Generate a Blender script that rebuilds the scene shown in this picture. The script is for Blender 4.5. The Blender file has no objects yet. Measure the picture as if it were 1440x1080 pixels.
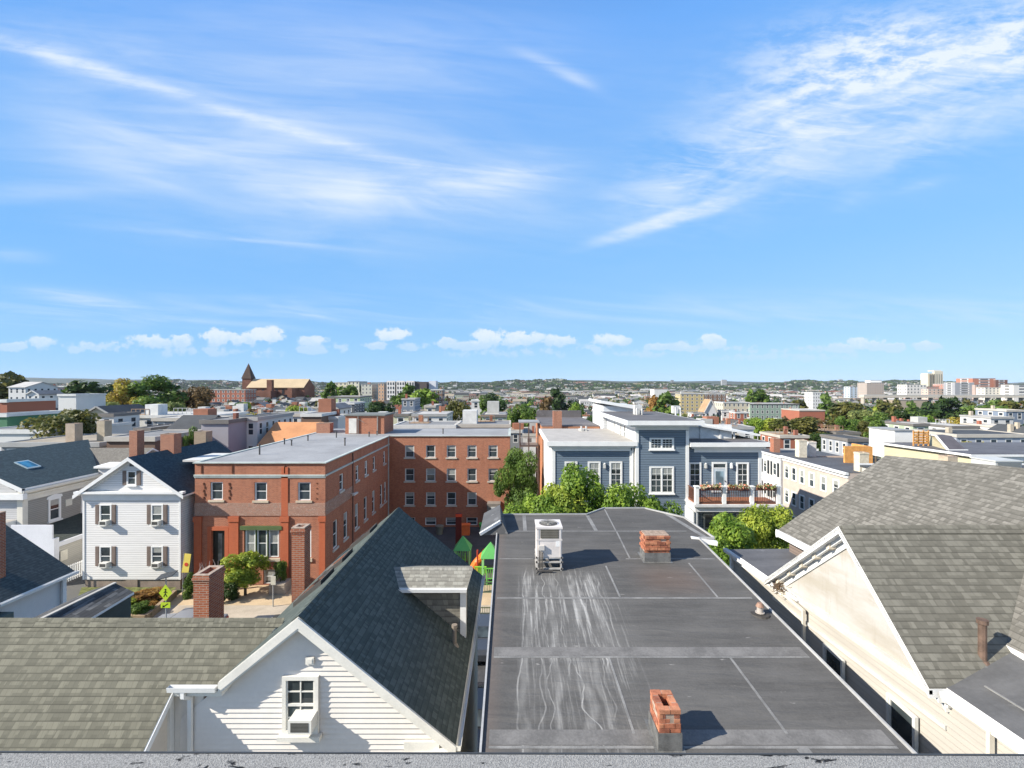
import bpy, math, random
import numpy as np
from mathutils import Vector
R = math.radians
rnd = random.Random(7)
sc = bpy.context.scene
COL = sc.collection
F = 660.0                     # focal length in photo pixels (1440 wide)
def PX(x, d): return (x - 720.0) / F * d
def PZ(y, d): return (540.0 - y) / F * d
SUN = Vector((-1.7, -0.60, 1.16)).normalized()
# ------------------------------------------------------------------ node helpers
class NT:
    def __init__(s, nt): s.nt = nt; s.n = nt.nodes; s.l = nt.links
    def node(s, t, **k):
        n = s.n.new(t)
        for a, b in k.items(): setattr(n, a, b)
        return n
    def put(s, sock, v):
        if isinstance(v, bpy.types.NodeSocket): s.l.new(v, sock)
        elif v is not None: sock.default_value = v
    def m(s, op, a, b=None, c=None, clamp=False):
        n = s.node('ShaderNodeMath', operation=op, use_clamp=clamp)
        s.put(n.inputs[0], a)
        if b is not None: s.put(n.inputs[1], b)
        if c is not None: s.put(n.inputs[2], c)
        return n.outputs[0]
    def mix(s, f, a, b, mode='MIX'):
        n = s.node('ShaderNodeMix', data_type='RGBA', blend_type=mode)
        s.put(n.inputs[0], f); s.put(n.inputs[6], a); s.put(n.inputs[7], b)
        return n.outputs[2]
    def ss(s, v, lo, hi):
        n = s.node('ShaderNodeMapRange', interpolation_type='SMOOTHSTEP')
        s.put(n.inputs[0], v); n.inputs[1].default_value = lo; n.inputs[2].default_value = hi
        return n.outputs[0]
    def noise(s, vec, scale, detail=4, rough=.55, dist=0.0):
        n = s.node('ShaderNodeTexNoise')
        s.put(n.inputs['Vector'], vec); n.inputs['Scale'].default_value = scale
        n.inputs['Detail'].default_value = detail; n.inputs['Roughness'].default_value = rough
        n.inputs['Distortion'].default_value = dist
        return n.outputs[0]
    def mapv(s, vec, scale=(1, 1, 1), loc=(0, 0, 0), rot=(0, 0, 0)):
        n = s.node('ShaderNodeMapping')
        s.put(n.inputs[0], vec); n.inputs[1].default_value = loc; n.inputs[2].default_value = rot; n.inputs[3].default_value = scale
        return n.outputs[0]
def c4(c): return (c[0], c[1], c[2], 1.0)
def dk(c, k): return (c[0]*k, c[1]*k, c[2]*k)
_mats = {}
def newmat(key):
    m = bpy.data.materials.new(str(key)[:50]); m.use_nodes = True
    t = NT(m.node_tree); b = t.n['Principled BSDF']; b.inputs['Roughness'].default_value = .8
    b.inputs['Specular IOR Level'].default_value = .3
    return m, t, b
def mat(fn):
    def w(*a, **k):
        key = (fn.__name__,) + a + tuple(sorted(k.items()))
        if key not in _mats: _mats[key] = fn(*a, **k)
        return _mats[key]
    return w
def bump(t, b, h, dist=.01, strength=1.0):
    n = t.node('ShaderNodeBump'); t.put(n.inputs['Height'], h)
    n.inputs['Distance'].default_value = dist; n.inputs['Strength'].default_value = strength
    t.l.new(n.outputs[0], b.inputs['Normal'])
@mat
def plain(c, rough=.75, var=.12, sc_=1.3, spec=.3, metal=0.0):
    m, t, b = newmat('plain')
    o = t.node('ShaderNodeTexCoord').outputs['Object']
    n = t.noise(o, sc_, 6, .6); n2 = t.noise(o, sc_*14, 3)
    f = t.m('ADD', t.m('MULTIPLY', n, .7), t.m('MULTIPLY', n2, .3))
    col = t.mix(t.ss(f, .35, .65), c4(dk(c, 1-var)), c4(dk(c, 1+var)))
    t.put(b.inputs['Base Color'], col); b.inputs['Roughness'].default_value = rough
    b.inputs['Specular IOR Level'].default_value = spec; b.inputs['Metallic'].default_value = metal
    return m
@mat
def siding(c, row=.115, dirt=.12, line=.55):
    m, t, b = newmat('siding')
    uv = t.node('ShaderNodeTexCoord').outputs['UV']
    sp = t.node('ShaderNodeSeparateXYZ'); t.l.new(uv, sp.inputs[0])
    fr = t.m('FRACT', t.m('DIVIDE', sp.outputs[1], row))
    edge = t.m('LESS_THAN', fr, .16)
    n = t.noise(t.mapv(uv, (.5, 2.5, 1)), 1.2, 5, .6)
    wc = t.node('ShaderNodeTexWhiteNoise', noise_dimensions='1D'); t.put(wc.inputs['W'], t.m('FLOOR', t.m('DIVIDE', sp.outputs[1], row)))
    base = t.mix(t.ss(n, .3, .7), c4(dk(c, 1-dirt)), c4(c))
    base = t.mix(t.m('MULTIPLY', wc.outputs[0], .12), base, c4(dk(c, .8)))
    t.put(b.inputs['Base Color'], t.mix(edge, base, c4(dk(c, line))))
    bump(t, b, t.m('SUBTRACT', 1.0, fr), .018)
    b.inputs['Roughness'].default_value = .6
    return m
@mat
def brick(c=(.42, .11, .05), c2=(.30, .07, .035), mortar=(.36, .25, .19), h=.075, w=.21, ms=.008, stain=.3):
    m, t, b = newmat('brick')
    uv = t.node('ShaderNodeTexCoord').outputs['UV']
    k = t.node('ShaderNodeTexBrick', offset=.5)
    t.put(k.inputs['Vector'], uv); k.inputs['Color1'].default_value = c4(c); k.inputs['Color2'].default_value = c4(c2)
    k.inputs['Mortar'].default_value = c4(mortar); k.inputs['Scale'].default_value = 1
    k.inputs['Mortar Size'].default_value = ms; k.inputs['Brick Width'].default_value = w; k.inputs['Row Height'].default_value = h
    k.inputs['Bias'].default_value = -.2
    n = t.noise(uv, .35, 6, .65)
    n2 = t.noise(t.mapv(uv, (2.2, .25, 1)), 1.0, 5, .6)
    f = t.m('MULTIPLY', t.ss(t.m('ADD', t.m('MULTIPLY', n, .5), t.m('MULTIPLY', n2, .5)), .45, .7), stain)
    t.put(b.inputs['Base Color'], t.mix(f, k.outputs[0], c4(dk(c2, .55))))
    bump(t, b, t.m('SUBTRACT', 1.0, k.outputs[1]), .008)
    b.inputs['Roughness'].default_value = .9
    return m
@mat
def shingle(c=(.20, .20, .165), c2=(.125, .125, .105), row=.135, w=.22, blotch=.25):
    m, t, b = newmat('shingle')
    uv = t.node('ShaderNodeTexCoord').outputs['UV']
    sp = t.node('ShaderNodeSeparateXYZ'); t.l.new(uv, sp.inputs[0])
    rw = t.m('DIVIDE', sp.outputs[1], row)
    fr = t.m('FRACT', rw); fl = t.m('FLOOR', rw)
    # irregular tab widths: cell noise along the course
    wn = t.node('ShaderNodeTexWhiteNoise', noise_dimensions='1D'); t.put(wn.inputs['W'], fl)
    uu = t.m('ADD', t.m('DIVIDE', sp.outputs[0], w*.5), t.m('MULTIPLY', wn.outputs[0], 7.3))
    cv = t.node('ShaderNodeCombineXYZ'); t.put(cv.inputs[0], uu); t.put(cv.inputs[1], t.m('MULTIPLY', fl, 3.7))
    vo = t.node('ShaderNodeTexVoronoi', voronoi_dimensions='2D', feature='F1'); t.put(vo.inputs['Vector'], cv.outputs[0]); vo.inputs['Scale'].default_value = 1.0
    vo.inputs['Randomness'].default_value = .75
    cr = t.node('ShaderNodeSeparateXYZ'); t.l.new(vo.outputs['Color'], cr.inputs[0])
    tabr = t.ss(cr.outputs[0], .1, .9)
    wg = t.m('ADD', t.m('MULTIPLY', fr, .35), t.m('DIVIDE', sp.outputs[0], w*.5)); sl_ = t.m('LESS_THAN', t.m('FRACT', t.m('ADD', wg, t.m('MULTIPLY', wn.outputs[0], 7.3))), .10)
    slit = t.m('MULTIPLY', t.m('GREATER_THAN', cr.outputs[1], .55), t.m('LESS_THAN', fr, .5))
    lowshade = t.ss(fr, 0.0, .22)  # shadow line at the foot of each course, painted into the colour
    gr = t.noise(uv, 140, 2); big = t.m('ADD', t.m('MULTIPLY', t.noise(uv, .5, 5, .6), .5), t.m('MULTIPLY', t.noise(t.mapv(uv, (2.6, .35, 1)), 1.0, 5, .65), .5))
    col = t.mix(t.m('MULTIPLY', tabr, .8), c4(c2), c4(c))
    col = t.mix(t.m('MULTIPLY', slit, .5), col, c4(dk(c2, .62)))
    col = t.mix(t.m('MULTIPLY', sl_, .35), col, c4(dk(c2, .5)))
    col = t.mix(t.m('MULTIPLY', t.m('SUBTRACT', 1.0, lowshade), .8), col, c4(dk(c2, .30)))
    col = t.mix(t.m('MULTIPLY', t.ss(big, .44, .62), blotch*1.5), col, c4(dk(c2, .8)))
    col = t.mix(t.m('MULTIPLY', gr, .25), col, c4(dk(c, 1.25)))
    t.put(b.inputs['Base Color'], col)
    hgt = t.m('ADD', t.m('SUBTRACT', 1.0, fr), t.m('MULTIPLY', t.m('ADD', tabr, t.m('MULTIPLY', gr, .3)), .5))
    bump(t, b, hgt, .012)
    b.inputs['Roughness'].default_value = .92
    return m
@mat
def rubber(c=(.085, .086, .088), v=.25):
    m, t, b = newmat('membrane')
    o = t.node('ShaderNodeTexCoord').outputs['Object']
    n = t.noise(o, .6, 6, .65); n2 = t.noise(t.mapv(o, (.25, 2.2, 1)), 1.0, 5, .6); n3 = t.noise(o, 9, 4, .7)
    f = t.m('ADD', t.m('MULTIPLY', n, .4), t.m('ADD', t.m('MULTIPLY', n2, .4), t.m('MULTIPLY', n3, .2)))
    col = t.mix(t.ss(f, .35, .65), c4(dk(c, 1-v)), c4(dk(c, 1+v)))
    sp = t.noise(o, 3.1, 2, .5)
    col = t.mix(t.m('MULTIPLY', t.ss(sp, .68, .74), .5), col, c4(dk(c, 2.2)))
    t.put(b.inputs['Base Color'], col); b.inputs['Roughness'].default_value = .75
    bump(t, b, n3, .006)
    return m
@mat
def peeling(c=(.44, .425, .40)):
    m, t, b = newmat('peeling paint')
    o = t.node('ShaderNodeTexCoord').outputs['Object']
    n = t.noise(t.mapv(o, (1, .5, 2.2)), .9, 6, .65); st = t.noise(t.mapv(o, (1, 7, .7)), 1.0, 5, .65); ch = t.noise(t.mapv(o, (1, 3, 7)), 2.2, 5, .75)
    col = t.mix(t.ss(n, .35, .7), c4(c), c4((c[0]*.80, c[1]*.76, c[2]*.68)))
    col = t.mix(t.m('MULTIPLY', t.ss(st, .52, .75), .35), col, c4((c[0]*.6, c[1]*.53, c[2]*.42)))
    col = t.mix(t.m('MULTIPLY', t.ss(ch, .70, .73), .75), col, (.16, .12, .09, 1))
    t.put(b.inputs['Base Color'], col); b.inputs['Roughness'].default_value = .7; bump(t, b, ch, .004)
    return m
@mat
def glass(c=(.025, .032, .035)):
    m, t, b = newmat('window glass')
    o = t.node('ShaderNodeTexCoord').outputs['Object']
    n = t.noise(o, .9, 2)
    t.put(b.inputs['Base Color'], t.mix(t.ss(n, .4, .6), c4(c), c4(dk(c, 2.4))))
    b.inputs['Roughness'].default_value = .06; b.inputs['Specular IOR Level'].default_value = .6
    return m
@mat
def leafm(c, c2, tr=.42):
    m, t, b = newmat('leaf')
    o = t.node('ShaderNodeTexCoord').outputs['Object']
    n = t.noise(o, 2.4, 4, .6); n2 = t.noise(o, 14, 2)
    f = t.ss(t.m('ADD', t.m('MULTIPLY', n, .65), t.m('MULTIPLY', n2, .35)), .42, .60)
    col = t.mix(f, c4(dk(c, .8)), c4(c2))
    t.put(b.inputs['Base Color'], col); b.inputs['Roughness'].default_value = .55
    tl = t.node('ShaderNodeBsdfTranslucent'); t.put(tl.inputs[0], col)
    mx = t.node('ShaderNodeMixShader'); mx.inputs[0].default_value = tr
    t.l.new(b.outputs[0], mx.inputs[1]); t.l.new(tl.outputs[0], mx.inputs[2])
    t.l.new(mx.outputs[0], t.n['Material Output'].inputs[0])
    return m
@mat
def cellwall(c, attr=False, glassc=(.03, .04, .05), lap=True):
    """far walls: rows of sash windows in cell units of the UV map"""
    m, t, b = newmat('far wall')
    uv = t.node('ShaderNodeTexCoord').outputs['UV']
    sp = t.node('ShaderNodeSeparateXYZ'); t.l.new(uv, sp.inputs[0])
    fu = t.m('FRACT', sp.outputs[0]); fv = t.m('FRACT', sp.outputs[1])
    def band(v, lo, hi): return t.m('MULTIPLY', t.m('GREATER_THAN', v, lo), t.m('LESS_THAN', v, hi))
    pos = t.m('GREATER_THAN', sp.outputs[0], 0.0)
    win = t.m('MULTIPLY', t.m('MULTIPLY', band(fu, .33, .67), band(fv, .28, .76)), pos)
    trim = t.m('MULTIPLY', t.m('MULTIPLY', band(fu, .26, .74), band(fv, .22, .82)), pos)
    rail = band(fv, .50, .54)
    if attr:
        a = t.node('ShaderNodeAttribute', attribute_name='col'); base = a.outputs['Color']
    else: base = c4(c)
    n = t.noise(t.node('ShaderNodeTexCoord').outputs['Object'], .25, 4)
    base = t.mix(t.m('MULTIPLY', t.ss(n, .4, .7), .25), base, t.mix(.35, base, (.05, .05, .05, 1)))
    col = t.mix(trim, base, (.62, .61, .58, 1))
    wi = t.m('MULTIPLY', win, t.m('SUBTRACT', 1.0, rail))
    col = t.mix(wi, col, c4(glassc))
    t.put(b.inputs['Base Color'], col)
    t.put(b.inputs['Roughness'], t.m('SUBTRACT', .8, t.m('MULTIPLY', wi, .55)))
    return m
@mat
def attrm(rough=.9):
    m, t, b = newmat('tinted')
    a = t.node('ShaderNodeAttribute', attribute_name='col')
    n = t.noise(t.node('ShaderNodeTexCoord').outputs['Object'], .2, 4)
    t.put(b.inputs['Base Color'], t.mix(t.m('MULTIPLY', n, .4), a.outputs['Color'], t.mix(.5, a.outputs['Color'], (.02, .02, .02, 1))))
    b.inputs['Roughness'].default_value = rough
    return m
WHITE = (.72, .72, .70); CREAM = (.62, .58, .46)
def white(): return plain((.74, .74, .72), .55, .05)
# ------------------------------------------------------------------ mesh builder
ORG = {}
class MB:
    def __init__(s): s.v = []; s.f = []; s.mi = []; s.uv = []
    def poly(s, pts, m=0, uv=None):
        i = len(s.v); s.v += [tuple(p) for p in pts]; s.f.append(tuple(range(i, i+len(pts)))); s.mi.append(m); s.uv.append(uv)
    def box(s, x0, x1, y0, y1, z0, z1, m=0, skip=''):
        a = [(x0,y0,z0),(x1,y0,z0),(x1,y1,z0),(x0,y1,z0),(x0,y0,z1),(x1,y0,z1),(x1,y1,z1),(x0,y1,z1)]
        for k, q in (('b',(0,3,2,1)),('t',(4,5,6,7)),('f',(0,1,5,4)),('r',(1,2,6,5)),('k',(2,3,7,6)),('l',(3,0,4,7))):
            if k not in skip: s.poly([a[i] for i in q], m)
        return s
    def slab(s, pts, t, m=0, ms=None):
        """top polygon with a thickness t straight down"""
        ms = m if ms is None else ms
        lo = [(p[0], p[1], p[2]-t) for p in pts]
        s.poly(pts, m); s.poly(lo[::-1], ms)
        n = len(pts)
        for i in range(n):
            j = (i+1) % n; s.poly([lo[i], lo[j], pts[j], pts[i]], ms)
        return s
    def ext(s, pts, off, m=0):
        """polygon extruded along the vector off"""
        q = [tuple(p[i]+off[i] for i in range(3)) for p in pts]; n = len(pts)
        s.poly(pts, m); s.poly(q[::-1], m)
        for i in range(n):
            j = (i+1) % n; s.poly([q[i], q[j], pts[j], pts[i]], m)
        return s
    def tube(s, p, q, r, r2=None, n=8, m=0, caps=True):
        p, q = Vector(p), Vector(q); r2 = r if r2 is None else r2
        a = (q-p).normalized(); u = a.orthogonal().normalized(); w = a.cross(u)
        A = [p+(u*math.cos(t)+w*math.sin(t))*r for t in [2*math.pi*i/n for i in range(n)]]
        B = [q+(u*math.cos(t)+w*math.sin(t))*r2 for t in [2*math.pi*i/n for i in range(n)]]
        for i in range(n):
            j = (i+1) % n; s.poly([A[i], A[j], B[j], B[i]], m)
        if caps: s.poly(A[::-1], m); s.poly(B, m)
        return s
    def bar(s, p, q, w, h, m=0):
        """straight bar of square-ish section between two points"""
        p, q = Vector(p), Vector(q); a = (q-p).normalized()
        u = Vector((0,0,1)).cross(a)
        u = u.normalized() if u.length > 1e-4 else Vector((1,0,0))
        k = a.cross(u)
        def ring(o): return [o+u*sx*w/2+k*sy*h/2 for sx, sy in ((-1,-1),(1,-1),(1,1),(-1,1))]
        A, B = ring(p), ring(q)
        for i in range(4):
            j = (i+1) % 4; s.poly([A[i], A[j], B[j], B[i]], m)
        s.poly(A[::-1], m); s.poly(B, m)
        return s
    def wall(s, O, U, N, w, h, ops=(), rev=.16, m=0, mr=None):
        """wall in the plane O + u*U + v*Z with openings (u0,u1,v0,v1); reveals run inward along N"""
        O, U, N = Vector(O), Vector(U), Vector(N); mr = m if mr is None else mr
        us = sorted({0, w} | {a for o in ops for a in o[:2]}); vs = sorted({0, h} | {a for o in ops for a in o[2:]})
        P = lambda u, v, n=0: O+U*u+Vector((0,0,v))+N*n
        for i in range(len(us)-1):
            for j in range(len(vs)-1):
                cu, cv = (us[i]+us[i+1])/2, (vs[j]+vs[j+1])/2
                if any(o[0] < cu < o[1] and o[2] < cv < o[3] for o in ops): continue
                s.poly([P(us[i],vs[j]), P(us[i+1],vs[j]), P(us[i+1],vs[j+1]), P(us[i],vs[j+1])], m)
        for a, b, c, d in ops:
            s.poly([P(a,c), P(a,c,rev), P(a,d,rev), P(a,d)], mr); s.poly([P(b,c,rev), P(b,c), P(b,d), P(b,d,rev)], mr)
            s.poly([P(a,d), P(a,d,rev), P(b,d,rev), P(b,d)], mr); s.poly([P(a,c), P(b,c), P(b,c,rev), P(a,c,rev)], mr)
        return s
    def mesh(s, name, org=(0,0,0)):
        me = bpy.data.meshes.new(name)
        o = Vector(org)
        me.from_pydata([tuple(Vector(p)-o) for p in s.v], [], s.f)
        me.polygons.foreach_set('material_index', s.mi)
        ul = me.uv_layers.new(name='UVMap').data
        li = 0; Z = Vector((0,0,1))
        for f, uv in zip(s.f, s.uv):
            if uv is None:
                a, b, c = Vector(s.v[f[0]]), Vector(s.v[f[1]]), Vector(s.v[f[2]])
                n = (b-a).cross(c-a)
                if n.length < 1e-9 and len(f) > 3: n = (c-a).cross(Vector(s.v[f[3]])-a)
                n = n.normalized() if n.length > 1e-12 else Z
                if abs(n.z) > .995: h, w = Vector((1,0,0)), Vector((0,1,0))
                else:
                    h = Z.cross(n).normalized(); w = n.cross(h)
                    if w.z < 0: w = -w
                for i in f:
                    p = Vector(s.v[i]); ul[li].uv = (p.dot(h), p.dot(w)); li += 1
            else:
                for q in uv: ul[li].uv = q; li += 1
        me.validate(); me.update()
        return me
    def build(s, name, mats, parent=None, org=None, smooth=False):
        if not isinstance(mats, (list, tuple)): mats = [mats]
        if org is None: org = ORG.get(parent, (0,0,0)) if parent else (0,0,0)
        me = s.mesh(name, org)
        for m in mats: me.materials.append(m)
        if smooth:
            me.polygons.foreach_set('use_smooth', [True]*len(me.polygons))
        o = bpy.data.objects.new(name, me); COL.objects.link(o)
        if parent: o.parent = parent
        else: o.location = org
        ORG[o] = tuple(org)
        return o
def tag(o, label=None, cat=None, group=None, kind=None):
    if label: o['label'] = label
    if cat: o['category'] = cat
    if group: o['group'] = group
    if kind: o['kind'] = kind
    return o
def thing(name, loc, label, cat, group=None, rz=0):
    o = bpy.data.objects.new(name, None); COL.objects.link(o); o.location = loc; o.rotation_euler.z = rz
    o.empty_display_size = .2
    ORG[o] = tuple(loc)
    return tag(o, label, cat, group)
def struct(name, mb, mats): return tag(mb.build(name, mats), kind='structure')
def link(o, parent=None, loc=None, rz=None):
    COL.objects.link(o); o.parent = parent
    if loc is not None: o.location = loc
    if rz is not None: o.rotation_euler.z = rz
    return o
def copy_tree(o, parent=None):
    c = o.copy(); COL.objects.link(c); c.parent = parent
    for ch in o.children: copy_tree(ch, c)
    return c
# ------------------------------------------------------------------ windows
_wm = {}
def window(parent, p, w, h, face=0, style='11', frame=None, sill=True, trim=.08, blind=0, sunk=False, name='window'):
    """sash window as a part: frame mesh > pane, sill. p = centre on the wall plane; face -90: looks to -X, 90: to +X, 0: to -Y"""
    frame = frame or white()
    key = (round(w,2), round(h,2), style, frame.name, trim, blind, sill)
    if key not in _wm:
        y0, y1 = -.045, .02
        f = MB(); W, H = w/2, h/2; t = trim
        f.box(-W, -W+t, y0, y1, -H, H); f.box(W-t, W, y0, y1, -H, H)
        f.box(-W+t, W-t, y0, y1, H-t, H); f.box(-W+t, W-t, y0, y1, -H, -H+t)
        iw, ih = w-2*t, h-2*t; ys = -.03
        if style[0] == 'd':    # double window with a mullion
            f.box(-.05, .05, y0+.002, y1-.002, -H+t, H-t); halves = [(-W+t, -.05), (.05, W-t)]
        else: halves = [(-W+t, W-t)]
        g = int(style[-1])
        for a, b in halves:
            f.box(a, b, ys, y1-.004, -.025, .025)
            f.box(a, a+.03, ys+.004, y1-.006, -H+t, -.025); f.box(b-.03, b, ys+.004, y1-.006, -H+t, -.025)
            f.box(a, a+.03, ys+.004, y1-.006, .025, H-t); f.box(b-.03, b, ys+.004, y1-.006, .025, H-t)
            if g > 1:
                for i in range(1, g):
                    xx = a+(b-a)*i/g
                    f.box(xx-.012, xx+.012, ys+.008, y1-.008, -H+t, -.025); f.box(xx-.012, xx+.012, ys+.008, y1-.008, .025, H-t)
                for zz in (-(H-t+.025)/2-.0, (H-t+.025)/2):
                    f.box(a+.03, b-.03, ys+.010, y1-.010, zz-.012, zz+.012)
        me = f.mesh('window_frame'); me.materials.append(frame)
        q = MB(); zb = H-t-(ih*(.0, .3, .5, .85)[blind])
        if blind:
            q.poly([(-W+t, -.004, zb), (W-t, -.004, zb), (W-t, -.004, H-t), (-W+t, -.004, H-t)], 1)
        q.poly([(-W+t, -.004, -H+t), (W-t, -.004, -H+t), (W-t, -.004, zb), (-W+t, -.004, zb)], 0)
        mp = q.mesh('pane'); mp.materials.append(glass()); mp.materials.append(plain((.30, .31, .29), .35, .15, 6.0, .6))
        ms = None
        if sill:
            s_ = MB(); s_.box(-W-.06, W+.06, -.13, .01, -H-.10, -H-.003); ms = s_.mesh('sill'); ms.materials.append(frame)
        _wm[key] = (me, mp, ms)
    me, mp, ms = _wm[key]
    o = bpy.data.objects.new(name, me); org = ORG.get(parent, (0,0,0))
    link(o, parent, Vector(p)-Vector(org), R(face))
    link(bpy.data.objects.new('pane', mp), o)
    if ms: link(bpy.data.objects.new('sill', ms), o)
    return o
# ------------------------------------------------------------------ trees
def crown(n, leaf, seed, flat=1.0, nb=22):
    g = np.random.default_rng(seed)
    cs = []; rs = []
    for i in range(nb):
        th = g.uniform(0, 2*np.pi); zz = g.uniform(-.75, .95); rr = (1-abs(zz)**2.2*.55)*g.uniform(.25, .78)
        cs.append((rr*np.cos(th), rr*np.sin(th), zz*.78*flat)); rs.append(g.uniform(.16, .36))
    cs.append((0, 0, 0)); rs.append(.45)
    cs = np.array(cs); rs = np.array(rs); p = rs**2/np.sum(rs**2)
    k = g.choice(len(rs), n, p=p)
    d = g.normal(size=(n, 3)); d /= np.linalg.norm(d, axis=1)[:, None]
    pos = cs[k]+d*(rs[k]*g.uniform(.45, 1.08, n)**.6)[:, None]
    nr = d+g.normal(size=(n, 3))*.55+np.array([0, 0, .35]); nr /= np.linalg.norm(nr, axis=1)[:, None]
    a = np.cross(nr, g.normal(size=(n, 3))); a /= np.linalg.norm(a, axis=1)[:, None]; b = np.cross(nr, a)
    s = leaf*(.5+1.1*g.random(n)**1.6)[:, None]*1.1
    V = np.stack([pos-a*s, pos-b*s*.62, pos+a*s, pos+b*s*.62], 1).reshape(-1, 3)
    me = bpy.data.meshes.new('crown'); quads(me, V)
    return me
def quads(me, V, cols=None, mi=None, uv=None):
    V = np.asarray(V, np.float32).reshape(-1, 3); nv = len(V); nf = nv//4
    me.vertices.add(nv); me.vertices.foreach_set('co', V.ravel())
    me.loops.add(nv); me.loops.foreach_set('vertex_index', np.arange(nv, dtype=np.int32))
    me.polygons.add(nf); me.polygons.foreach_set('loop_start', np.arange(0, nv, 4, dtype=np.int32))
    if mi is not None: me.polygons.foreach_set('material_index', np.asarray(mi, np.int32))
    if uv is not None:
        me.uv_layers.new(name='UVMap'); me.uv_layers[0].data.foreach_set('uv', np.asarray(uv, np.float32).ravel())
    if cols is not None:
        c = me.color_attributes.new('col', 'FLOAT_COLOR', 'CORNER')
        cc = np.ones((nv, 4), np.float32); cc[:, :3] = np.repeat(np.asarray(cols, np.float32), 4, axis=0)
        c.data.foreach_set('color', cc.ravel())
    me.update(calc_edges=True); me.validate()
CR = {}
def crowns(kind):
    if kind not in CR:
        n, leaf = {'hero': (20000, .030), 'mid': (8500, .042), 'far': (1300, .11)}[kind]
        CR[kind] = [crown(n, leaf, 10+i, (1.0, 1.15, .85, 1.0)[i], 26 if kind == 'hero' else 20) for i in range(4)]
    return CR[kind]
LEAF = {
 'bright green': ((0.15, 0.27, 0.035), (0.32, 0.44, 0.06)), 'yellow green': ((0.21, 0.31, 0.04), (0.42, 0.48, 0.065)),
 'mid green': ((0.08, 0.155, 0.028), (0.18, 0.27, 0.05)), 'dark green': ((0.030, 0.068, 0.019), (0.068, 0.121, 0.027)),
 'olive green': ((0.095, 0.115, 0.027), (0.189, 0.176, 0.047)), 'rusty orange': ((0.270, 0.135, 0.041), (0.459, 0.270, 0.068)),
 'brown-tinged': ((0.149, 0.101, 0.041), (0.243, 0.162, 0.068)), 'red': ((0.338, 0.047, 0.020), (0.459, 0.095, 0.027)), 'golden yellow': ((0.405, 0.284, 0.054), (0.500, 0.459, 0.081)),
 'pale green': ((0.176, 0.230, 0.068), (0.324, 0.365, 0.121))}
def bark(): return plain((.10, .08, .06), .9, .3, 6.0)
def tree(x, y, z0, ztop, r, hue, kind, label, group=None, ci=None, tr=None, cat='tree', nm='tree', rz=None, low=.3):
    """trunk with limbs and a crown of leaves; low = share of the height below the crown"""
    h = ztop-z0; t = thing(nm, (x, y, z0), label, cat, group)
    ci = rnd.randrange(4) if ci is None else ci
    ch = h*(1-low)/2
    me = crowns(kind)[ci]
    o = bpy.data.objects.new('crown', me); link(o, t, (0, 0, h-ch)); o.scale = (r*1.0, r*1.0, ch*.92); o.rotation_euler.z = rnd.uniform(0, 6.28) if rz is None else rz
    if not me.materials: me.materials.append(None)
    o.material_slots[0].link = 'OBJECT'; o.material_slots[0].material = leafm(*LEAF[hue])
    tb = MB(); tr = tr or max(.12, h*.022)
    zt = h-ch*1.3
    tb.tube((0,0,-.3), (0,0,zt), tr, tr*.6, 7)
    for i in range(5 if kind != 'far' else 2):
        a = rnd.uniform(0, 6.28); l = r*rnd.uniform(.45, .75)
        tb.tube((0,0,zt*rnd.uniform(.7, .98)), (math.cos(a)*l, math.sin(a)*l, h-ch*rnd.uniform(.7, 1.1)), tr*.42, tr*.12, 5)
    m = tb.mesh('trunk'); m.materials.append(bark())
    link(bpy.data.objects.new('trunk', m), t)
    return t
# ================================================================== terrain and street
def sst(a, b, x):
    t = min(1, max(0, (x-a)/(b-a))); return t*t*(3-2*t)
def H(x, y):
    """ground height"""
    g = -15.8
    if y > 36: g -= 1.2*sst(38, 44, y)*(1 if -14.8 < x < 2.5 else sst(-30, -14.8, x)*0 if x < -14.8 else 1-sst(2.5, 8, x))
    w = sst(-.45, .45, x/max(y, 1))
    g -= sst(62, 360, y)*(4.5+17*w)
    g -= sst(500, 1500, y)*(20-15*w)
    if y > 2300:
        k = x/y
        g += sst(2300, 4300, y)*(50+16*math.sin(k*9+1)+9*math.sin(k*23)+5*math.sin(k*61+2)+3*math.sin(k*140))*(1-.9*sst(4600, 5600, y))
    if y > 5600:
        k = x/y
        g += sst(5600, 8200, y)*(75+40*sst(-.1, -.9, k)+22*math.sin(k*5+.6)+8*math.sin(k*17)+4*math.sin(k*47))
    return g
@mat
def groundmat():
    m, t, b = newmat('ground')
    o = t.node('ShaderNodeTexCoord').outputs['Object']
    n = t.noise(o, .05, 6, .6); n2 = t.noise(o, .7, 5)
    far = t.noise(o, .004, 5, .7)
    sp = t.node('ShaderNodeSeparateXYZ'); t.l.new(o, sp.inputs[0])
    g1 = t.mix(t.ss(n, .4, .6), (.10, .10, .095, 1), (.06, .085, .03, 1))
    g1 = t.mix(t.m('MULTIPLY', n2, .5), g1, (.16, .15, .13, 1))
    g2 = t.mix(t.ss(far, .4, .6), (.018, .03, .014, 1), (.035, .048, .022, 1))
    t.put(b.inputs['Base Color'], t.mix(t.ss(sp.outputs[1], 1200, 2600), g1, g2))
    b.inputs['Roughness'].default_value = .95
    return m
ys = [-60, -20, 0, 10, 20, 30, 34, 38, 40, 42, 44, 50, 60, 75, 90] + [90*1.075**i for i in range(1, 68)]
NX = 150; V = []; Fc = []
for y in ys:
    for i in range(NX+1):
        s = -1+2*i/NX; x = s*(70+max(y, 0)*1.35)
        V.append((x, y, H(x, y)))
for j in range(len(ys)-1):
    for i in range(NX):
        a = j*(NX+1)+i; Fc.append((a, a+1, a+NX+2, a+NX+1))
me = bpy.data.meshes.new('ground'); me.from_pydata(V, [], Fc); me.materials.append(groundmat()); me.polygons.foreach_set('use_smooth', [True]*len(Fc))
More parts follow.
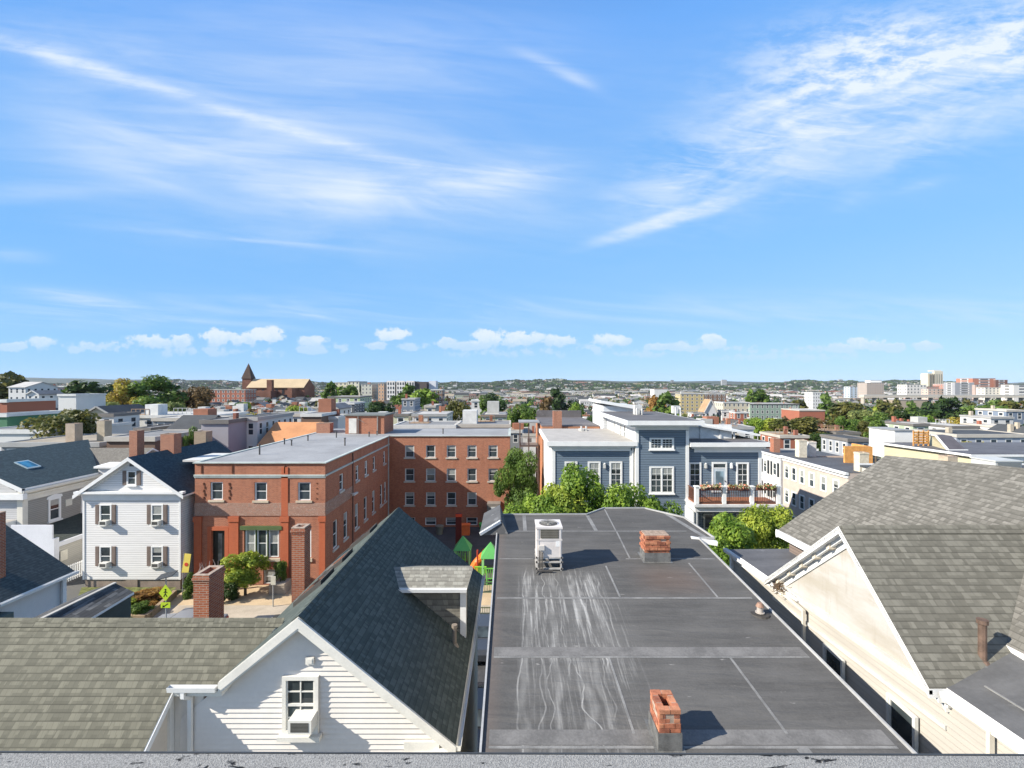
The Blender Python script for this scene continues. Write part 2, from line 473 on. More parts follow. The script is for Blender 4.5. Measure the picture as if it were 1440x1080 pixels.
g = bpy.data.objects.new('ground', me); COL.objects.link(g); tag(g, kind='structure')
GZ = -15.8
asph = plain((.065, .065, .068), .9, .25, .8); conc = plain((.42, .36, .28), .85, .14, .9)
mb = MB(); mb.box(-60, 45, 22.2, 30.4, GZ-.1, GZ+.02); struct('street', mb, asph)
mb = MB(); mb.box(-60, 45, 30.4, 33.2, GZ-.1, GZ+.15); struct('pavement', mb, conc)
mb = MB(); mb.box(-60, 45, 19.6, 22.2, GZ-.1, GZ+.15); struct('pavement', mb, conc)
mb = MB(); mb.box(-24.8, -14, 33.2, 36.5, GZ-.1, GZ+.156); mb.box(-2.9, .3, 33.2, 36.5, GZ-.1, GZ+.156); struct('path', mb, plain((.50, .38, .24), .85, .12, .8))
mb = MB(); mb.box(-14.5, -.4, 43.9, 55.6, -17.1, -16.94); struct('playground_surface', mb, plain((.07, .075, .08), .9, .2, .6))
mb = MB()
for k in range(7): mb.box(-22+k*.9, -21.5+k*.9, 22.4, 30.2, GZ+.02, GZ+.026)
struct('road_markings', mb, plain((.6, .6, .58), .8, .2, 2.0))

# ================================================================== the roof the picture is taken from
t = thing('own_rooftop', (0, 1.0, -1.6), 'weathered grey shingled roof edge running along the very bottom, right below the camera', 'roof')
mb = MB()
n = 60
e0, e1 = Vector((-3.2, 1.45, -1.136)), Vector((3.2, 1.45, -1.154))
mb.slab([(-3.2, -.2, -2.1), (3.2, -.2, -2.1), (e1.x, e1.y, e1.z), (e0.x, e0.y, e0.z)], .05, 0)
def own_mat():
    m, tt, b = newmat('weathered shingle')
    o = tt.node('ShaderNodeTexCoord').outputs['Object']
    gr = tt.noise(o, 260, 3, .7); st = tt.noise(tt.mapv(o, (5, 26, 26)), 1.0, 6, .7, .6); pit = tt.noise(tt.mapv(o, (16, 30, 30)), 1.6, 3, .5)
    c = tt.mix(tt.ss(gr, .3, .7), (.17, .17, .17, 1), (.38, .38, .37, 1))
    crack = tt.m('MULTIPLY', tt.ss(st, .60, .64), tt.ss(pit, .46, .54))
    c = tt.mix(crack, c, (.012, .014, .018, 1))
    tt.put(b.inputs['Base Color'], c); bump(tt, b, tt.m('ADD', gr, tt.m('MULTIPLY', tt.m('SUBTRACT', 1.0, crack), 2.5)), .006); b.inputs['Roughness'].default_value = .95
    return m
mb.build('shingle_course', own_mat(), t)
mb = MB(); mb.ext([(-3.2, 1.452, -1.30), (3.2, 1.452, -1.30), (3.2, 1.452, -1.1525), (-3.2, 1.452, -1.1345)], (0, .005, 0)); mb.build('drip_edge', plain((.05, .055, .06), .5, .1), t)
mb = MB(); mb.box(-3.1, 3.1, -.2, 1.40, -15.8, -2.15); mb.build('wall', siding((.6, .58, .52)), t)

# ================================================================== gable house (near, with window in its gable)
org = (-4.2, 9.43, GZ)
t = thing('gabled_house', org, 'white clapboard house with steep dark shingle gable, window air conditioner and side dormer', 'house')
RX, RZ, SL = -4.2, -4.57, .815
def rr(x): return RZ-SL*abs(x-RX)
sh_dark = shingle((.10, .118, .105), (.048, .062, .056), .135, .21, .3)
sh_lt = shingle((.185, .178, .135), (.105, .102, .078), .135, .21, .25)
trimw = plain((.70, .68, .62), .55, .08, 2.0)
mb = MB()
y0, y1 = 9.22, 17.4
mb.slab([(RX, y0, RZ), (-1.1, y0, rr(-1.1)), (-1.1, y1, rr(-1.1)), (RX, y1, RZ)], .10, 0, 1)
mb.slab([(-6.4, 10.6, rr(-6.4)), (-5.0, 10.35, rr(-5.0)), (-5.76, y0, rr(-5.76)), (RX, y0, RZ), (RX, y1, RZ), (-6.4, y1, rr(-6.4))], .10, 0, 1)
for i in range(28):      # ridge caps
    ya = y0+i*(y1-y0)/28; yb = ya+(y1-y0)/28+.02
    mb.slab([(RX-.0, ya, RZ+.022), (RX+.14, ya, RZ-.085), (RX+.14, yb, RZ-.095), (RX, yb, RZ+.012)], .012, 0)
    mb.slab([(RX-.14, ya, RZ-.085), (RX, ya, RZ+.022), (RX, yb, RZ+.012), (RX-.14, yb, RZ-.095)], .012, 0)
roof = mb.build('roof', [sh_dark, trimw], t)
# front wall built of real lap boards
mb = MB(); wy = 9.43; lap = .105; z = -9.0; zt = RZ-.12
def hw(z, side):
    k = (RZ-.14-z)/SL
    return RX-min(k, 2.46) if side < 0 else RX+min(k, 2.95)
mb.box(-6.66, -1.25, wy+.02, wy+.12, GZ, -9.0, 0)
while z < RZ-.2:
    za, zb = z, z+lap
    xl, xr = hw(zb, -1), hw(zb, 1); xl0, xr0 = hw(za, -1), hw(za, 1)
    mb.poly([(xl0, wy-.026, za), (xr0, wy-.026, za), (xr, wy, zb), (xl, wy, zb)], 0)
    mb.poly([(xl0, wy, za), (xr0, wy, za), (xr0, wy-.026, za), (xl0, wy-.026, za)], 0)
    z = zb
lapm = plain((.70, .66, .61), .5, .05, .7)
mb.build('front_wall', lapm, t)
mb = MB(); mb.box(-6.90, -6.20, wy-.001, wy+.05, -12, -6.12); mb.build('wall_return', lapm, t)
mb = MB(); mb.box(-1.36, -1.26, 9.5, 17.2, GZ, -7.18); mb.box(-1.4, -6.2, 17.0, 17.1, GZ, -7.2)
mb.poly([(-1.3, 17.1, -7.2), (-6.3, 17.1, -6.4), (RX, 17.1, RZ-.12)]); mb.build('side_wall', siding((.55, .52, .44)), t)
# rake boards with returns
mb = MB()
for sgn, xe in ((-1, -5.76), (1, -1.1)):
    pts = [(RX, y0-.004, RZ-.012), (xe, y0-.004, rr(xe)-.012), (xe, y0-.004, rr(xe)-.20), (RX, y0-.004, RZ-.22)]
    mb.ext(pts if sgn > 0 else pts[::-1], (0, -.028, 0))
    pts = [(RX, y0-.02, RZ-.17), (xe, y0-.02, rr(xe)-.16), (xe, y0-.02, rr(xe)-.24), (RX, y0-.02, RZ-.27)]
    mb.ext(pts if sgn > 0 else pts[::-1], (0, .19, 0))
mb.box(-1.55, -1.1, 9.18, 9.40, -7.34, -7.25)
mb.build('rake_board', trimw, t)
mb = MB(); mb.box(-2.15, -1.45, 9.33, 9.40, -7.30, -7.12); mb.box(-2.15, -1.45, 9.31, 9.4, -7.345, -7.305); mb.build('eave_return', trimw, t)
# gutter, downspout and the short front eave on the wing side
def gutter(mb, p, q, w=.11, h=.10):
    p, q = Vector(p), Vector(q); a = (q-p).normalized(); s_ = Vector((0,0,1)).cross(a).normalized()*w/2; u = Vector((0,0,h))
    o = [(p-s_*.7), (p-s_), (p+s_), (p+s_*.7)]; o2 = [(q-s_*.7), (q-s_), (q+s_), (q+s_*.7)]
    L = [p-s_*.7-u, p-s_, p-s_*.86, p-s_*.6-u*.9, p+s_*.6-u*.9, p+s_*.86, p+s_, p+s_*.7-u]
    d = q-p; n = len(L)
    for i in range(n):
        j = (i+1) % n; mb.poly([L[i], L[j], L[j]+d, L[i]+d])
    mb.poly([L[0], L[7], L[6], L[1]]); mb.poly([L[1]+d, L[6]+d, L[7]+d, L[0]+d])
mb = MB(); gutter(mb, (-1.05, 9.2, -7.10), (-1.05, 17.4, -7.10)); mb.build('gutter', trimw, t)
mb = MB(); gutter(mb, (-6.74, 9.20, -5.93), (-5.8, 9.20, -5.93)); mb.build('gutter', white(), t)
mb = MB(); mb.box(-6.72, -5.84, 9.26, 9.42, -6.14, -5.99); mb.build('soffit', trimw, t)
mb = MB(); mb.bar((-6.45, 9.2, -6.0), (-6.45, 9.2, -6.16), .07, .06); mb.bar((-6.45, 9.2, -6.15), (-6.41, 9.34, -6.25), .07, .06)
mb.bar((-6.41, 9.35, -6.22), (-6.41, 9.35, -14), .075, .06); mb.build('downspout', white(), t)
window(t, (-4.22, 9.385, -6.40), .72, 1.14, 0, '2', trimw, True, .075, 0)
mb = MB(); mb.box(-4.53, -3.91, 9.398, 9.44, -6.92, -5.88); mb.build('window_casing', trimw, t)
mb = MB(); mb.box(-4.12, -3.96, 9.36, 9.405, -5.60, -5.46); mb.box(-4.09, -3.99, 9.35, 9.36, -5.575, -5.485); mb.build('wall_vent', trimw, t)
# dormer on the far side slope
dm = MB(); gz = -5.5
dm.slab([(-3.30, 12.68, gz), (-1.22, 12.68, gz), (-1.12, 13.42, -5.24), (-3.50, 13.42, -5.24)], .06, 0, 1)
dm.slab([(-1.12, 13.42, -5.241), (-1.22, 14.2, gz), (-3.30, 14.2, gz), (-3.50, 13.42, -5.241)][::1], .06, 0, 1)
d0 = dm.build('dormer_roof', [shingle((.33, .32, .27), (.19, .18, .15), .14, .26, .1), trimw], t)
dm = MB(); dm.poly([(-3.05, 12.88, rr(-3.05)+.0), (-1.33, 12.88, rr(-1.33)), (-1.33, 12.88, gz+.02), (-3.05, 12.88, gz+.02)])
dm.poly([(-1.33, 12.88, rr(-1.33)), (-1.33, 14.0, rr(-1.33)), (-1.33, 14.0, gz), (-1.33, 13.42, -5.3), (-1.33, 12.88, gz)])
dm.build('dormer_wall', shingle((.24, .23, .19), (.15, .14, .12), .16, .3, .1), t)
dm = MB(); dm.box(-1.42, -1.31, 12.85, 12.90, -6.9, gz-.06); dm.box(-1.31, -1.26, 12.85, 13.0, -6.95, gz-.06); dm.build('corner_board', white(), t)
dm = MB(); gutter(dm, (-3.15, 12.62, gz-.01), (-1.22, 12.62, gz-.01), .10, .09); dm.build('dormer_gutter', white(), t)
# rooftop vents and skylights on the sunny slope
for k, yy in enumerate((11.9, 13.4, 16.0)):
    s_ = MB(); xa, xb = -5.55, -4.85
    s_.slab([(xa, yy, rr(xa)+.12), (xb, yy, rr(xb)+.12), (xb, yy+.9, rr(xb)+.12), (xa, yy+.9, rr(xa)+.12)], .12, 0)
    o = s_.build('skylight', plain((.12, .11, .10), .5, .1), t)
    s_ = MB(); xa, xb = -5.48, -4.92
    s_.poly([(xa, yy+.07, rr(xa)+.126), (xb, yy+.07, rr(xb)+.126), (xb, yy+.83, rr(xb)+.126), (xa, yy+.83, rr(xa)+.126)])
    s_.build('pane', glass(), o)
def pipe(mb, x, y, z, h, r=.05, cap=True):
    mb.tube((x, y, z-.1), (x, y, z+h), r, r, 10)
    if cap: mb.tube((x, y, z+h-.07), (x, y, z+h+.005), r*1.35, r*1.35, 10)
    mb.tube((x, y, z-.06), (x, y, z+.035), r*2.2, r*1.3, 10)
mb = MB(); pipe(mb, -1.5, 12.24, -6.8, .52, .055); mb.build('vent_pipe', plain((.20, .17, .14), .6, .2), t)

# window air conditioners are things of their own
_ac = {}
def window_ac(p, label, s=1.0, group=None):
    t = thing('window_air_conditioner', p, label, 'air conditioner', group)
    if s not in _ac:
        a = MB(); a.box(-.24*s, .24*s, -.34*s, .02, 0, .28*s); a.box(-.245*s, .245*s, -.345*s, -.30*s, -.005, .285*s)
        for i in range(9): a.box(-.2*s, .2*s, -.28*s+i*.026*s, -.27*s+i*.026*s, .279*s, .286*s)
        m1 = a.mesh('case'); m1.materials.append(plain((.66, .65, .60), .45, .05))
        g_ = MB(); g_.poly([(-.19*s, -.349*s, .04*s), (.19*s, -.349*s, .04*s), (.19*s, -.349*s, .24*s), (-.19*s, -.349*s, .24*s)], 0)
        for i in range(7): g_.box(-.19*s, .19*s, -.354*s, -.350*s, (.05+i*.028)*s, (.056+i*.028)*s, 1)
        m2 = g_.mesh('grille'); m2.materials.append(plain((.05, .05, .045), .6, .2)); m2.materials.append(plain((.16, .16, .15), .5, .1))
        _ac[s] = (m1, m2)
    link(bpy.data.objects.new('case', _ac[s][0]), t); link(bpy.data.objects.new('grille', _ac[s][1]), t)
    return t
window_ac((-4.10, 9.37, -6.76), 'beige window air conditioner under the sash of the near clapboard gable', .92)

# front wing with the wide grey shingle roof
t = thing('shingled_wing', (-10, 10.3, GZ), 'low wing with a broad olive-grey shingle roof sloping down beside the clapboard gable', 'house')
P = .86
def wz(y): return -5.9+(y-9.43)*P
mb = MB(); ry = 10.3; rz = wz(ry)
mb.slab([(-26, 6.0, wz(6.0)), (-6.70, 6.0, wz(6.0)), (-6.70, 9.25, wz(9.25)), (-5.72, 9.25, wz(9.25)), (-5.02, ry, rz), (-26, ry, rz)], .10, 0, 1)
mb.slab([(-26, ry, rz), (-5.05, ry, rz), (-6.4, 11.5, rz-.9), (-6.7, 14.6, rz-3.6), (-26, 14.6, rz-3.6)][::1], .10, 0, 1)
for i in range(70):
    xa = -26+i*.3; xb = xa+.31
    mb.slab([(xa, ry-.15, rz-.105+.004*(i % 2)), (xb, ry-.15, rz-.105+.004*(i % 2)), (xb, ry, rz+.022), (xa, ry, rz+.022)], .015, 0)
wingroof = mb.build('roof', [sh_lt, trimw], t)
mb = MB(); mb.box(-26, -6.83, 6.3, 6.4, GZ, wz(6.3)-.1)
mb.poly([(-6.83, 6.3, GZ), (-6.83, 9.45, GZ), (-6.83, 9.45, wz(9.45)-.11), (-6.83, 6.3, wz(6.3)-.11)])
mb.box(-26, -6.83, 14.3, 14.4, GZ, -9.0); mb.build('wall', plain((.66, .60, .52), .6, .06), t)
mb = MB(); mb.box(-6.86, -6.78, 9.30, 9.42, GZ, -6.1); mb.build('corner_board', white(), t)
mb = MB(); mb.ext([(-6.70, 6.0, wz(6)-.012), (-6.70, 9.25, wz(9.25)-.012), (-6.70, 9.25, wz(9.25)-.17), (-6.70, 6.0, wz(6)-.17)], (.025, 0, 0)); mb.build('verge_board', white(), t)

# brick chimneys
def chimney(name, x0, x1, y0, y1, z0, z1, label, m=None, parent=None, cap='corbel', hole=True, cat='chimney'):
    t = thing(name, ((x0+x1)/2, (y0+y1)/2, z0), label, cat) if parent is None else parent
    m = m or brick((.40, .13, .06), (.27, .075, .04), (.40, .30, .24), .068, .205, .009)
    mb = MB(); w = .10
    mb.box(x0, x1, y0, y0+w, z0, z1); mb.box(x0, x1, y1-w, y1, z0, z1)
    mb.box(x0, x0+w, y0+w, y1-w, z0, z1, 0, 'fk'); mb.box(x1-w, x1, y0+w, y1-w, z0, z1, 0, 'fk')
    nm = 'stack' if parent is None else 'chimney'
    st = mb.build(nm, m, t)
    mb = MB()
    if cap == 'corbel':
        e = .035
        for k in range(3):
            za = z1-.20+k*.068; e2 = e*(1 if k == 1 else .4)
            mb.box(x0-e2, x1+e2, y0-e2, y0+.004-.006, za, za+.06); mb.box(x1+.002, x1+e2, y0, y1+e2, za, za+.06); mb.box(x0-e2, x0-.002, y0, y1+e2, za, za+.06)
        mb.build('corbel', m, t if parent is None else st)
    mb = MB(); mb.poly([(x0+w, y0+w, z1-.35), (x1-w, y0+w, z1-.35), (x1-w, y1-w, z1-.35), (x0+w, y1-w, z1-.35)]); mb.build('flue', plain((.015, .013, .012), .95), t if parent is None else st)
    mb = MB(); mb.box(x0-.01, x1+.01, y0-.01, y0+w, z1, z1+.025); mb.box(x0-.01, x1+.01, y1-w, y1+.01, z1, z1+.025); mb.box(x0-.01, x0+w, y0+w, y1-w, z1, z1+.025); mb.box(x1-w, x1+.01, y0+w, y1-w, z1, z1+.025)
    mb.build('mortar_cap', plain((.36, .28, .22), .9, .3, 8.0), t if parent is None else st)
    return t
chimney('brick_chimney', -9.3, -8.85, 13.7, 14.42, -9.5, -5.6, 'red brick chimney with a corbelled top rising behind the olive-grey shingle roof')
chimney('brick_chimney', -7.56, -7.12, 16.1, 16.56, -9.5, -4.95, 'tall narrow red brick chimney in front of the brick school facade')

# ================================================================== flat-roofed building in the middle
def fz(y): return .1121*y-6.4
def lx(y): return -.48
t = thing('flat_roofed_building', (2.5, 11, GZ), 'long flat-roofed building with a dark grey membrane roof carrying a condenser and two chimneys', 'building')
@mat
def roofmem():
    m, tt, b = newmat('membrane roof')
    o = tt.node('ShaderNodeTexCoord').outputs['Object']
    sp = tt.node('ShaderNodeSeparateXYZ'); tt.l.new(o, sp.inputs[0]); X, Y = sp.outputs[0], sp.outputs[1]   # local: origin 2.5, 11
    n = tt.noise(o, .5, 6, .65); n2 = tt.noise(tt.mapv(o, (.35, 3.0, 1)), 1.3, 6, .65); n3 = tt.noise(o, 24, 4, .7)
    f = tt.m('ADD', tt.m('MULTIPLY', n, .4), tt.m('ADD', tt.m('MULTIPLY', n2, .4), tt.m('MULTIPLY', n3, .2)))
    col = tt.mix(tt.ss(f, .34, .66), (.070, .0685, .066, 1), (.122, .1185, .113, 1))
    spk = tt.noise(tt.mapv(o, (.8, 2.6, 1)), 3.0, 3, .6)
    col = tt.mix(tt.m('MULTIPLY', tt.ss(spk, .70, .76), .6), col, (.32, .31, .29, 1))
    # the smooth repainted patch halfway down and rust below the far chimney
    rust = tt.m('MULTIPLY', tt.ss(tt.m('ABSOLUTE', tt.m('SUBTRACT', X, 1.6)), 1.3, .2), tt.ss(tt.m('ABSOLUTE', tt.m('SUBTRACT', Y, 1.1)), 1.0, .1))
    col = tt.mix(tt.m('MULTIPLY', rust, .35), col, (.16, .105, .08, 1))
    # mineral run-off from the condenser: pale wandering trickles down the slope
    pale = None
    wob = tt.noise(tt.mapv(o, (.06, .45, 1)), 1.0, 1, .5); wob2 = tt.noise(tt.mapv(o, (.10, 1.9, 1), (3, 1, 0)), 1.0, 1, .5)
    W1 = tt.m('MULTIPLY', tt.m('SUBTRACT', wob, .5), .5); W2 = tt.m('MULTIPLY', tt.m('SUBTRACT', wob2, .5), .22)
    gr = tt.noise(tt.mapv(o, (6, 1.2, 1)), 1.6, 5, .7); brk = tt.noise(tt.mapv(o, (3, 1.0, 1)), 1.4, 3, .6); fine = tt.noise(tt.mapv(o, (9, .35, 1)), 2.2, 4, .65)
    for xk, s1, s2, wd, st, ya, yb, drift in ((-2.22, 1, .6, .035, .75, 1.9, -4, .05), (-2.12, .9, -1, .13, .30, 1.7, -4, .05), (-1.93, -.8, 1.2, .03, .5, 1.2, -4, .03), (-1.72, .9, 1.6, .022, .8, 1.5, -4, .03),
        (-1.55, -1.0, -1, .10, .35, 1.4, -4, .06), (-1.38, .6, 1.5, .035, .45, 1.6, -1.9, .02), (-1.30, 1.2, -2, .03, .85, -1.8, -4, -.05), (-1.20, -1, 1.2, .14, .35, -1.6, -4, 0.0),
        (-1.0, .9, 1.2, .11, .45, 1.6, -.6, .04), (-.80, -.8, 1.4, .025, .5, 1.2, -4, .01), (-.52, .7, -1.3, .16, .33, 1.55, -1.0, .0), (-.30, 1, 1.0, .04, .5, 1.5, -1.4, .0),
        (-.86, 1.1, 1.6, .04, .62, .6, -2.0, -.10), (-.98, .8, 1, .10, .35, -1.3, -4, -.04)):
        c = tt.m('ADD', X, tt.m('ADD', tt.m('MULTIPLY', W1, s1), tt.m('MULTIPLY', W2, s2)))
        c = tt.m('ADD', c, tt.m('MULTIPLY', Y, -drift))
        d = tt.m('ABSOLUTE', tt.m('SUBTRACT', c, xk)); wd = wd if wd > .06 else wd*.7
        k = tt.m('MULTIPLY', tt.ss(d, wd, wd*.15), tt.m('MULTIPLY', tt.ss(Y, ya, ya-.5), tt.ss(Y, yb-.6, yb)))
        k = tt.m('MULTIPLY', tt.m('MULTIPLY', k, st*.78), tt.ss(brk, .26, .60)); pale = k if pale is None else tt.m('MAXIMUM', pale, k)
    broad = tt.m('MULTIPLY', tt.m('MULTIPLY', tt.ss(X, -2.5, -2.0), tt.ss(X, .3, -.6)), tt.m('MULTIPLY', tt.ss(Y, 1.9, 1.0), tt.ss(Y, -5.5, 0)))
    pale = tt.m('ADD', tt.m('MULTIPLY', pale, tt.m('ADD', .35, gr)), tt.m('MULTIPLY', broad, tt.m('ADD', tt.m('MULTIPLY', gr, .18), tt.m('MULTIPLY', tt.ss(fine, .48, .70), .6))), clamp=True)
    col = tt.mix(pale, col, (.40, .395, .375, 1))
    edge = tt.ss(tt.m('ADD', X, 2.98), .38, .06)
    col = tt.mix(tt.m('MULTIPLY', edge, .45), col, (.15, .12, .105, 1))
    tt.put(b.inputs['Base Color'], col); b.inputs['Roughness'].default_value = .8; b.inputs['Specular IOR Level'].default_value = .15; wr = tt.noise(tt.mapv(o, (.8, 4.5, 1)), 1.1, 4, .55, .8); bump(tt, b, tt.m('ADD', tt.m('MULTIPLY', n3, .3), tt.m('MULTIPLY', wr, 2.2)), .016)
    return m
outline = [(lx(5), 5), (6.4-.044*5, 5), (6.4-.044*14.5, 14.5), (6.25, 14.5), (5.9, 16.1), (4.8, 16.95), (3.33, 16.95), (2.6, 16.37), (lx(16.37), 16.37)]
seam = plain((.20, .197, .188), .6, .25, 3.0); metal_edge = plain((.36, .36, .355), .45, .15)
mb = MB()
mb.slab([(x, y, fz(y)) for x, y in outline], .18, 0, 2)
def strip(p, q, w, up=.004, m=1):
    p, q = Vector(p), Vector(q); a = (q-p).normalized(); s_ = Vector((-a.y, a.x))*w/2
    mb.poly([(c.x, c.y, fz(c.y)+up) for c in (p-s_, q-s_, q+s_, p+s_)], m)
for yy, w in ((15.03, .05), (11.26, .06), (9.22, .045), (7.22, .05)): strip((lx(yy)+.12, yy), (6.25-.044*yy, yy), w)
[strip((lx(yy)+.12, yy), (6.25-.044*yy, yy), w, .0035, 3) for yy, w in ((9.38, .26), (7.40, .28))]
strip((lx(13.2)+.12, 13.2), (.6, 13.2), .04); strip((3.2, 13.2), (5.7, 13.2), .045)
for a, b_, w in (((3.33, 16.9), (3.33, 15.07), .045), ((3.34, 14.99), (3.32, 13.24), .05), ((2.56, 12.8), (2.6, 11.3), .05), ((4.88, 12.96), (4.95, 11.3), .05),
                 ((1.9, 9.22), (1.94, 7.46), .045), ((4.28, 9.22), (4.37, 7.46), .05), ((.42, 16.3), (.42, 15.07), .12), ((2.62, 16.3), (2.7, 15.07), .12), ((5.4, 16.5), (6.0, 14.6), .16), ((4.45, 7.2), (4.6, 6.2), .2)): strip(a, b_, w, .005)
mb.build('roof', [roofmem(), seam, metal_edge, plain((.155, .15, .143), .7, .25, 2.0)], t)
mb = MB()
for i in range(len(outline)):
    (xa, ya), (xb, yb) = outline[i], outline[(i+1) % len(outline)]
    mb.bar((xa, ya, fz(ya)+.02), (xb, yb, fz(yb)+.01), .035, .06)
mb.build('edge_trim', metal_edge, t)
mb = MB(); ins = [(x*(.965 if x > 3 else 1)+(.12 if x < 0 else 0), y-.15 if y > 10 else y+.1) for x, y in outline]
for i in range(len(ins)):
    (xa, ya), (xb, yb) = ins[i], ins[(i+1) % len(ins)]
    mb.poly([(xa, ya, GZ), (xb, yb, GZ), (xb, yb, fz(yb)-.15), (xa, ya, fz(ya)-.15)])
mb.build('wall', siding((.42, .40, .36), .11), t)
# stepped hood at the far corner and the small overhanging eave end
mb = MB(); mb.slab([(-1.0, 14.7, -4.62), (-.36, 14.95, -4.30), (-.42, 16.42, -4.22), (-.98, 16.42, -4.52)], .12, 0, 1)
mb.poly([(-.36, 14.95, -4.30), (-.12, 14.8, fz(14.8)), (-.30, 16.4, fz(16.4)), (-.42, 16.42, -4.22)], 0)
mb.poly([(-.36, 14.95, -4.42), (-.95, 14.75, -4.74), (-.95, 14.75, fz(14.7)), (-.12, 14.8, fz(14.8)), (-.36, 14.95, -4.3)], 0); mb.bar((-1.0, 14.68, -4.70), (-.36, 14.93, -4.38), .05, .09, 1)
mb.build('corner_hood', [rubber(), white()], t)
mb = MB(); mb.bar((5.55, 14.55, fz(14.5)-.02), (6.3, 14.42, fz(14.5)-.12), .16, .12); mb.build('eave_end', white(), t)

# condenser
x0, x1, y0, y1 = .66, 1.33, 12.53, 13.22
t = thing('rooftop_condenser', (1.0, 12.9, fz(12.9)), 'tall pale grey air-conditioning condenser on a metal stand, on the dark flat roof', 'air conditioner')
cm = plain((.62, .58, .55), .5, .07, 3.0, .4)
zb, ztop = -4.62, -3.82
mb = MB(); mb.box(x0, x1, y0, y1, zb, ztop-.03); mb.box(x0-.02, x1+.02, y0-.02, y1+.02, ztop-.05, ztop)
mb.box(x0-.01, x1+.01, y0-.012, y0, -4.18, -4.14); mb.box(x0+.02, x0+.06, y0-.008, y0, zb, ztop-.05); mb.box(x1-.06, x1-.02, y0-.008, y0, zb, ztop-.05)
mb.build('case', cm, t)
mb = MB(); mb.poly([(x0+.10, y0-.004, -4.12), (x1-.08, y0-.004, -4.12), (x1-.08, y0-.004, -3.88), (x0+.10, y0-.004, -3.88)], 0)
for i in range(16):
    xx = x0+.11+i*.030; mb.box(xx, xx+.008, y0-.013, y0-.005, -4.12, -3.88, 1)
for i in range(5): mb.box(x0+.10, x1-.08, y0-.018, y0-.013, -4.12+i*.058, -4.113+i*.058, 1)
mb.build('coil_grille', [plain((.06, .055, .045), .7), plain((.34, .32, .27), .5)], t)
mb = MB(); cx, cy = (x0+x1)/2, (y0+y1)/2
ring = [(cx+.25*math.cos(a), cy+.25*math.sin(a), ztop+.003) for a in [2*math.pi*i/28 for i in range(28)]]
mb.poly(ring, 0)
for k in range(5):
    r_ = .05+k*.048
    for i in range(28):
        a, b_ = 2*math.pi*i/28, 2*math.pi*(i+1)/28
        mb.bar((cx+r_*math.cos(a), cy+r_*math.sin(a), ztop+.03), (cx+r_*math.cos(b_), cy+r_*math.sin(b_), ztop+.03), .007, .007, 1)
for i in range(8):
    a = 2*math.pi*i/8; mb.bar((cx+.04*math.cos(a), cy+.04*math.sin(a), ztop+.03), (cx+.26*math.cos(a), cy+.26*math.sin(a), ztop+.02), .009, .009, 1)
mb.build('fan_guard', [plain((.03, .03, .03), .8), plain((.25, .24, .22), .5)], t)
mb = MB()
for k in range(3):
    a = 2.1*k+.4; d1 = Vector((math.cos(a), math.sin(a), 0)); d2 = Vector((-d1.y, d1.x, 0)); c = Vector((cx, cy, ztop+.008))
    mb.poly([c+d2*.03, c+d1*.21+d2*.09, c+d1*.21-d2*.03, c-d2*.03])
mb.build('fan_blade', plain((.45, .43, .38), .5), t)
mb = MB(); mb.box(x1-.16, x1-.05, y0-.006, y0-.001, -4.34, -4.19); mb.build('rating_plate', plain((.8, .8, .78), .5), t)
mb = MB(); zr = fz(y0)
for xx in (x0+.02, x1-.02):
    for yy in (y0+.03, y1-.03): mb.bar((xx, yy, fz(yy)), (xx, yy, zb), .04, .04)
for zz in (zb-.02, zb-.14, zr+.06):
    mb.bar((x0-.02, y0+.02, zz), (x1+.03, y0+.02, zz), .04, .04); mb.bar((x0-.02, y1-.02, zz), (x1+.03, y1-.02, zz), .04, .04)
    mb.bar((x0, y0, zz), (x0, y1, zz), .04, .04); mb.bar((x1, y0, zz), (x1, y1, zz), .04, .04)
mb.build('stand', plain((.42, .40, .37), .45, .15, 5.0), t)
mb = MB()
for k, (dx, zt2) in enumerate(((.07, -4.35), (.11, -4.42), (.15, -4.5))):
    mb.tube((x0+dx, y0-.05, zr+.08), (x0+dx, y0-.05, zt2), .013); mb.tube((x0+dx, y0-.05, zt2), (x0+dx+.02, y0, zt2), .013)
    mb.tube((x0+dx, y0-.05, zr+.08), (x0-.05+dx*.4, y0-.3+dx, zr+.02), .013)
mb.tube((x0+.0, y0-.12, zr+.05), (x0+.42, y0-.10, zr+.04), .025)
mb.build('refrigerant_pipe', plain((.07, .065, .06), .6), t)
mb = MB(); mb.box(x0+.06, x0+.2, y0-.07, y0-.005, -4.42, -4.30); mb.build('switch_box', plain((.55, .53, .5), .5), t)

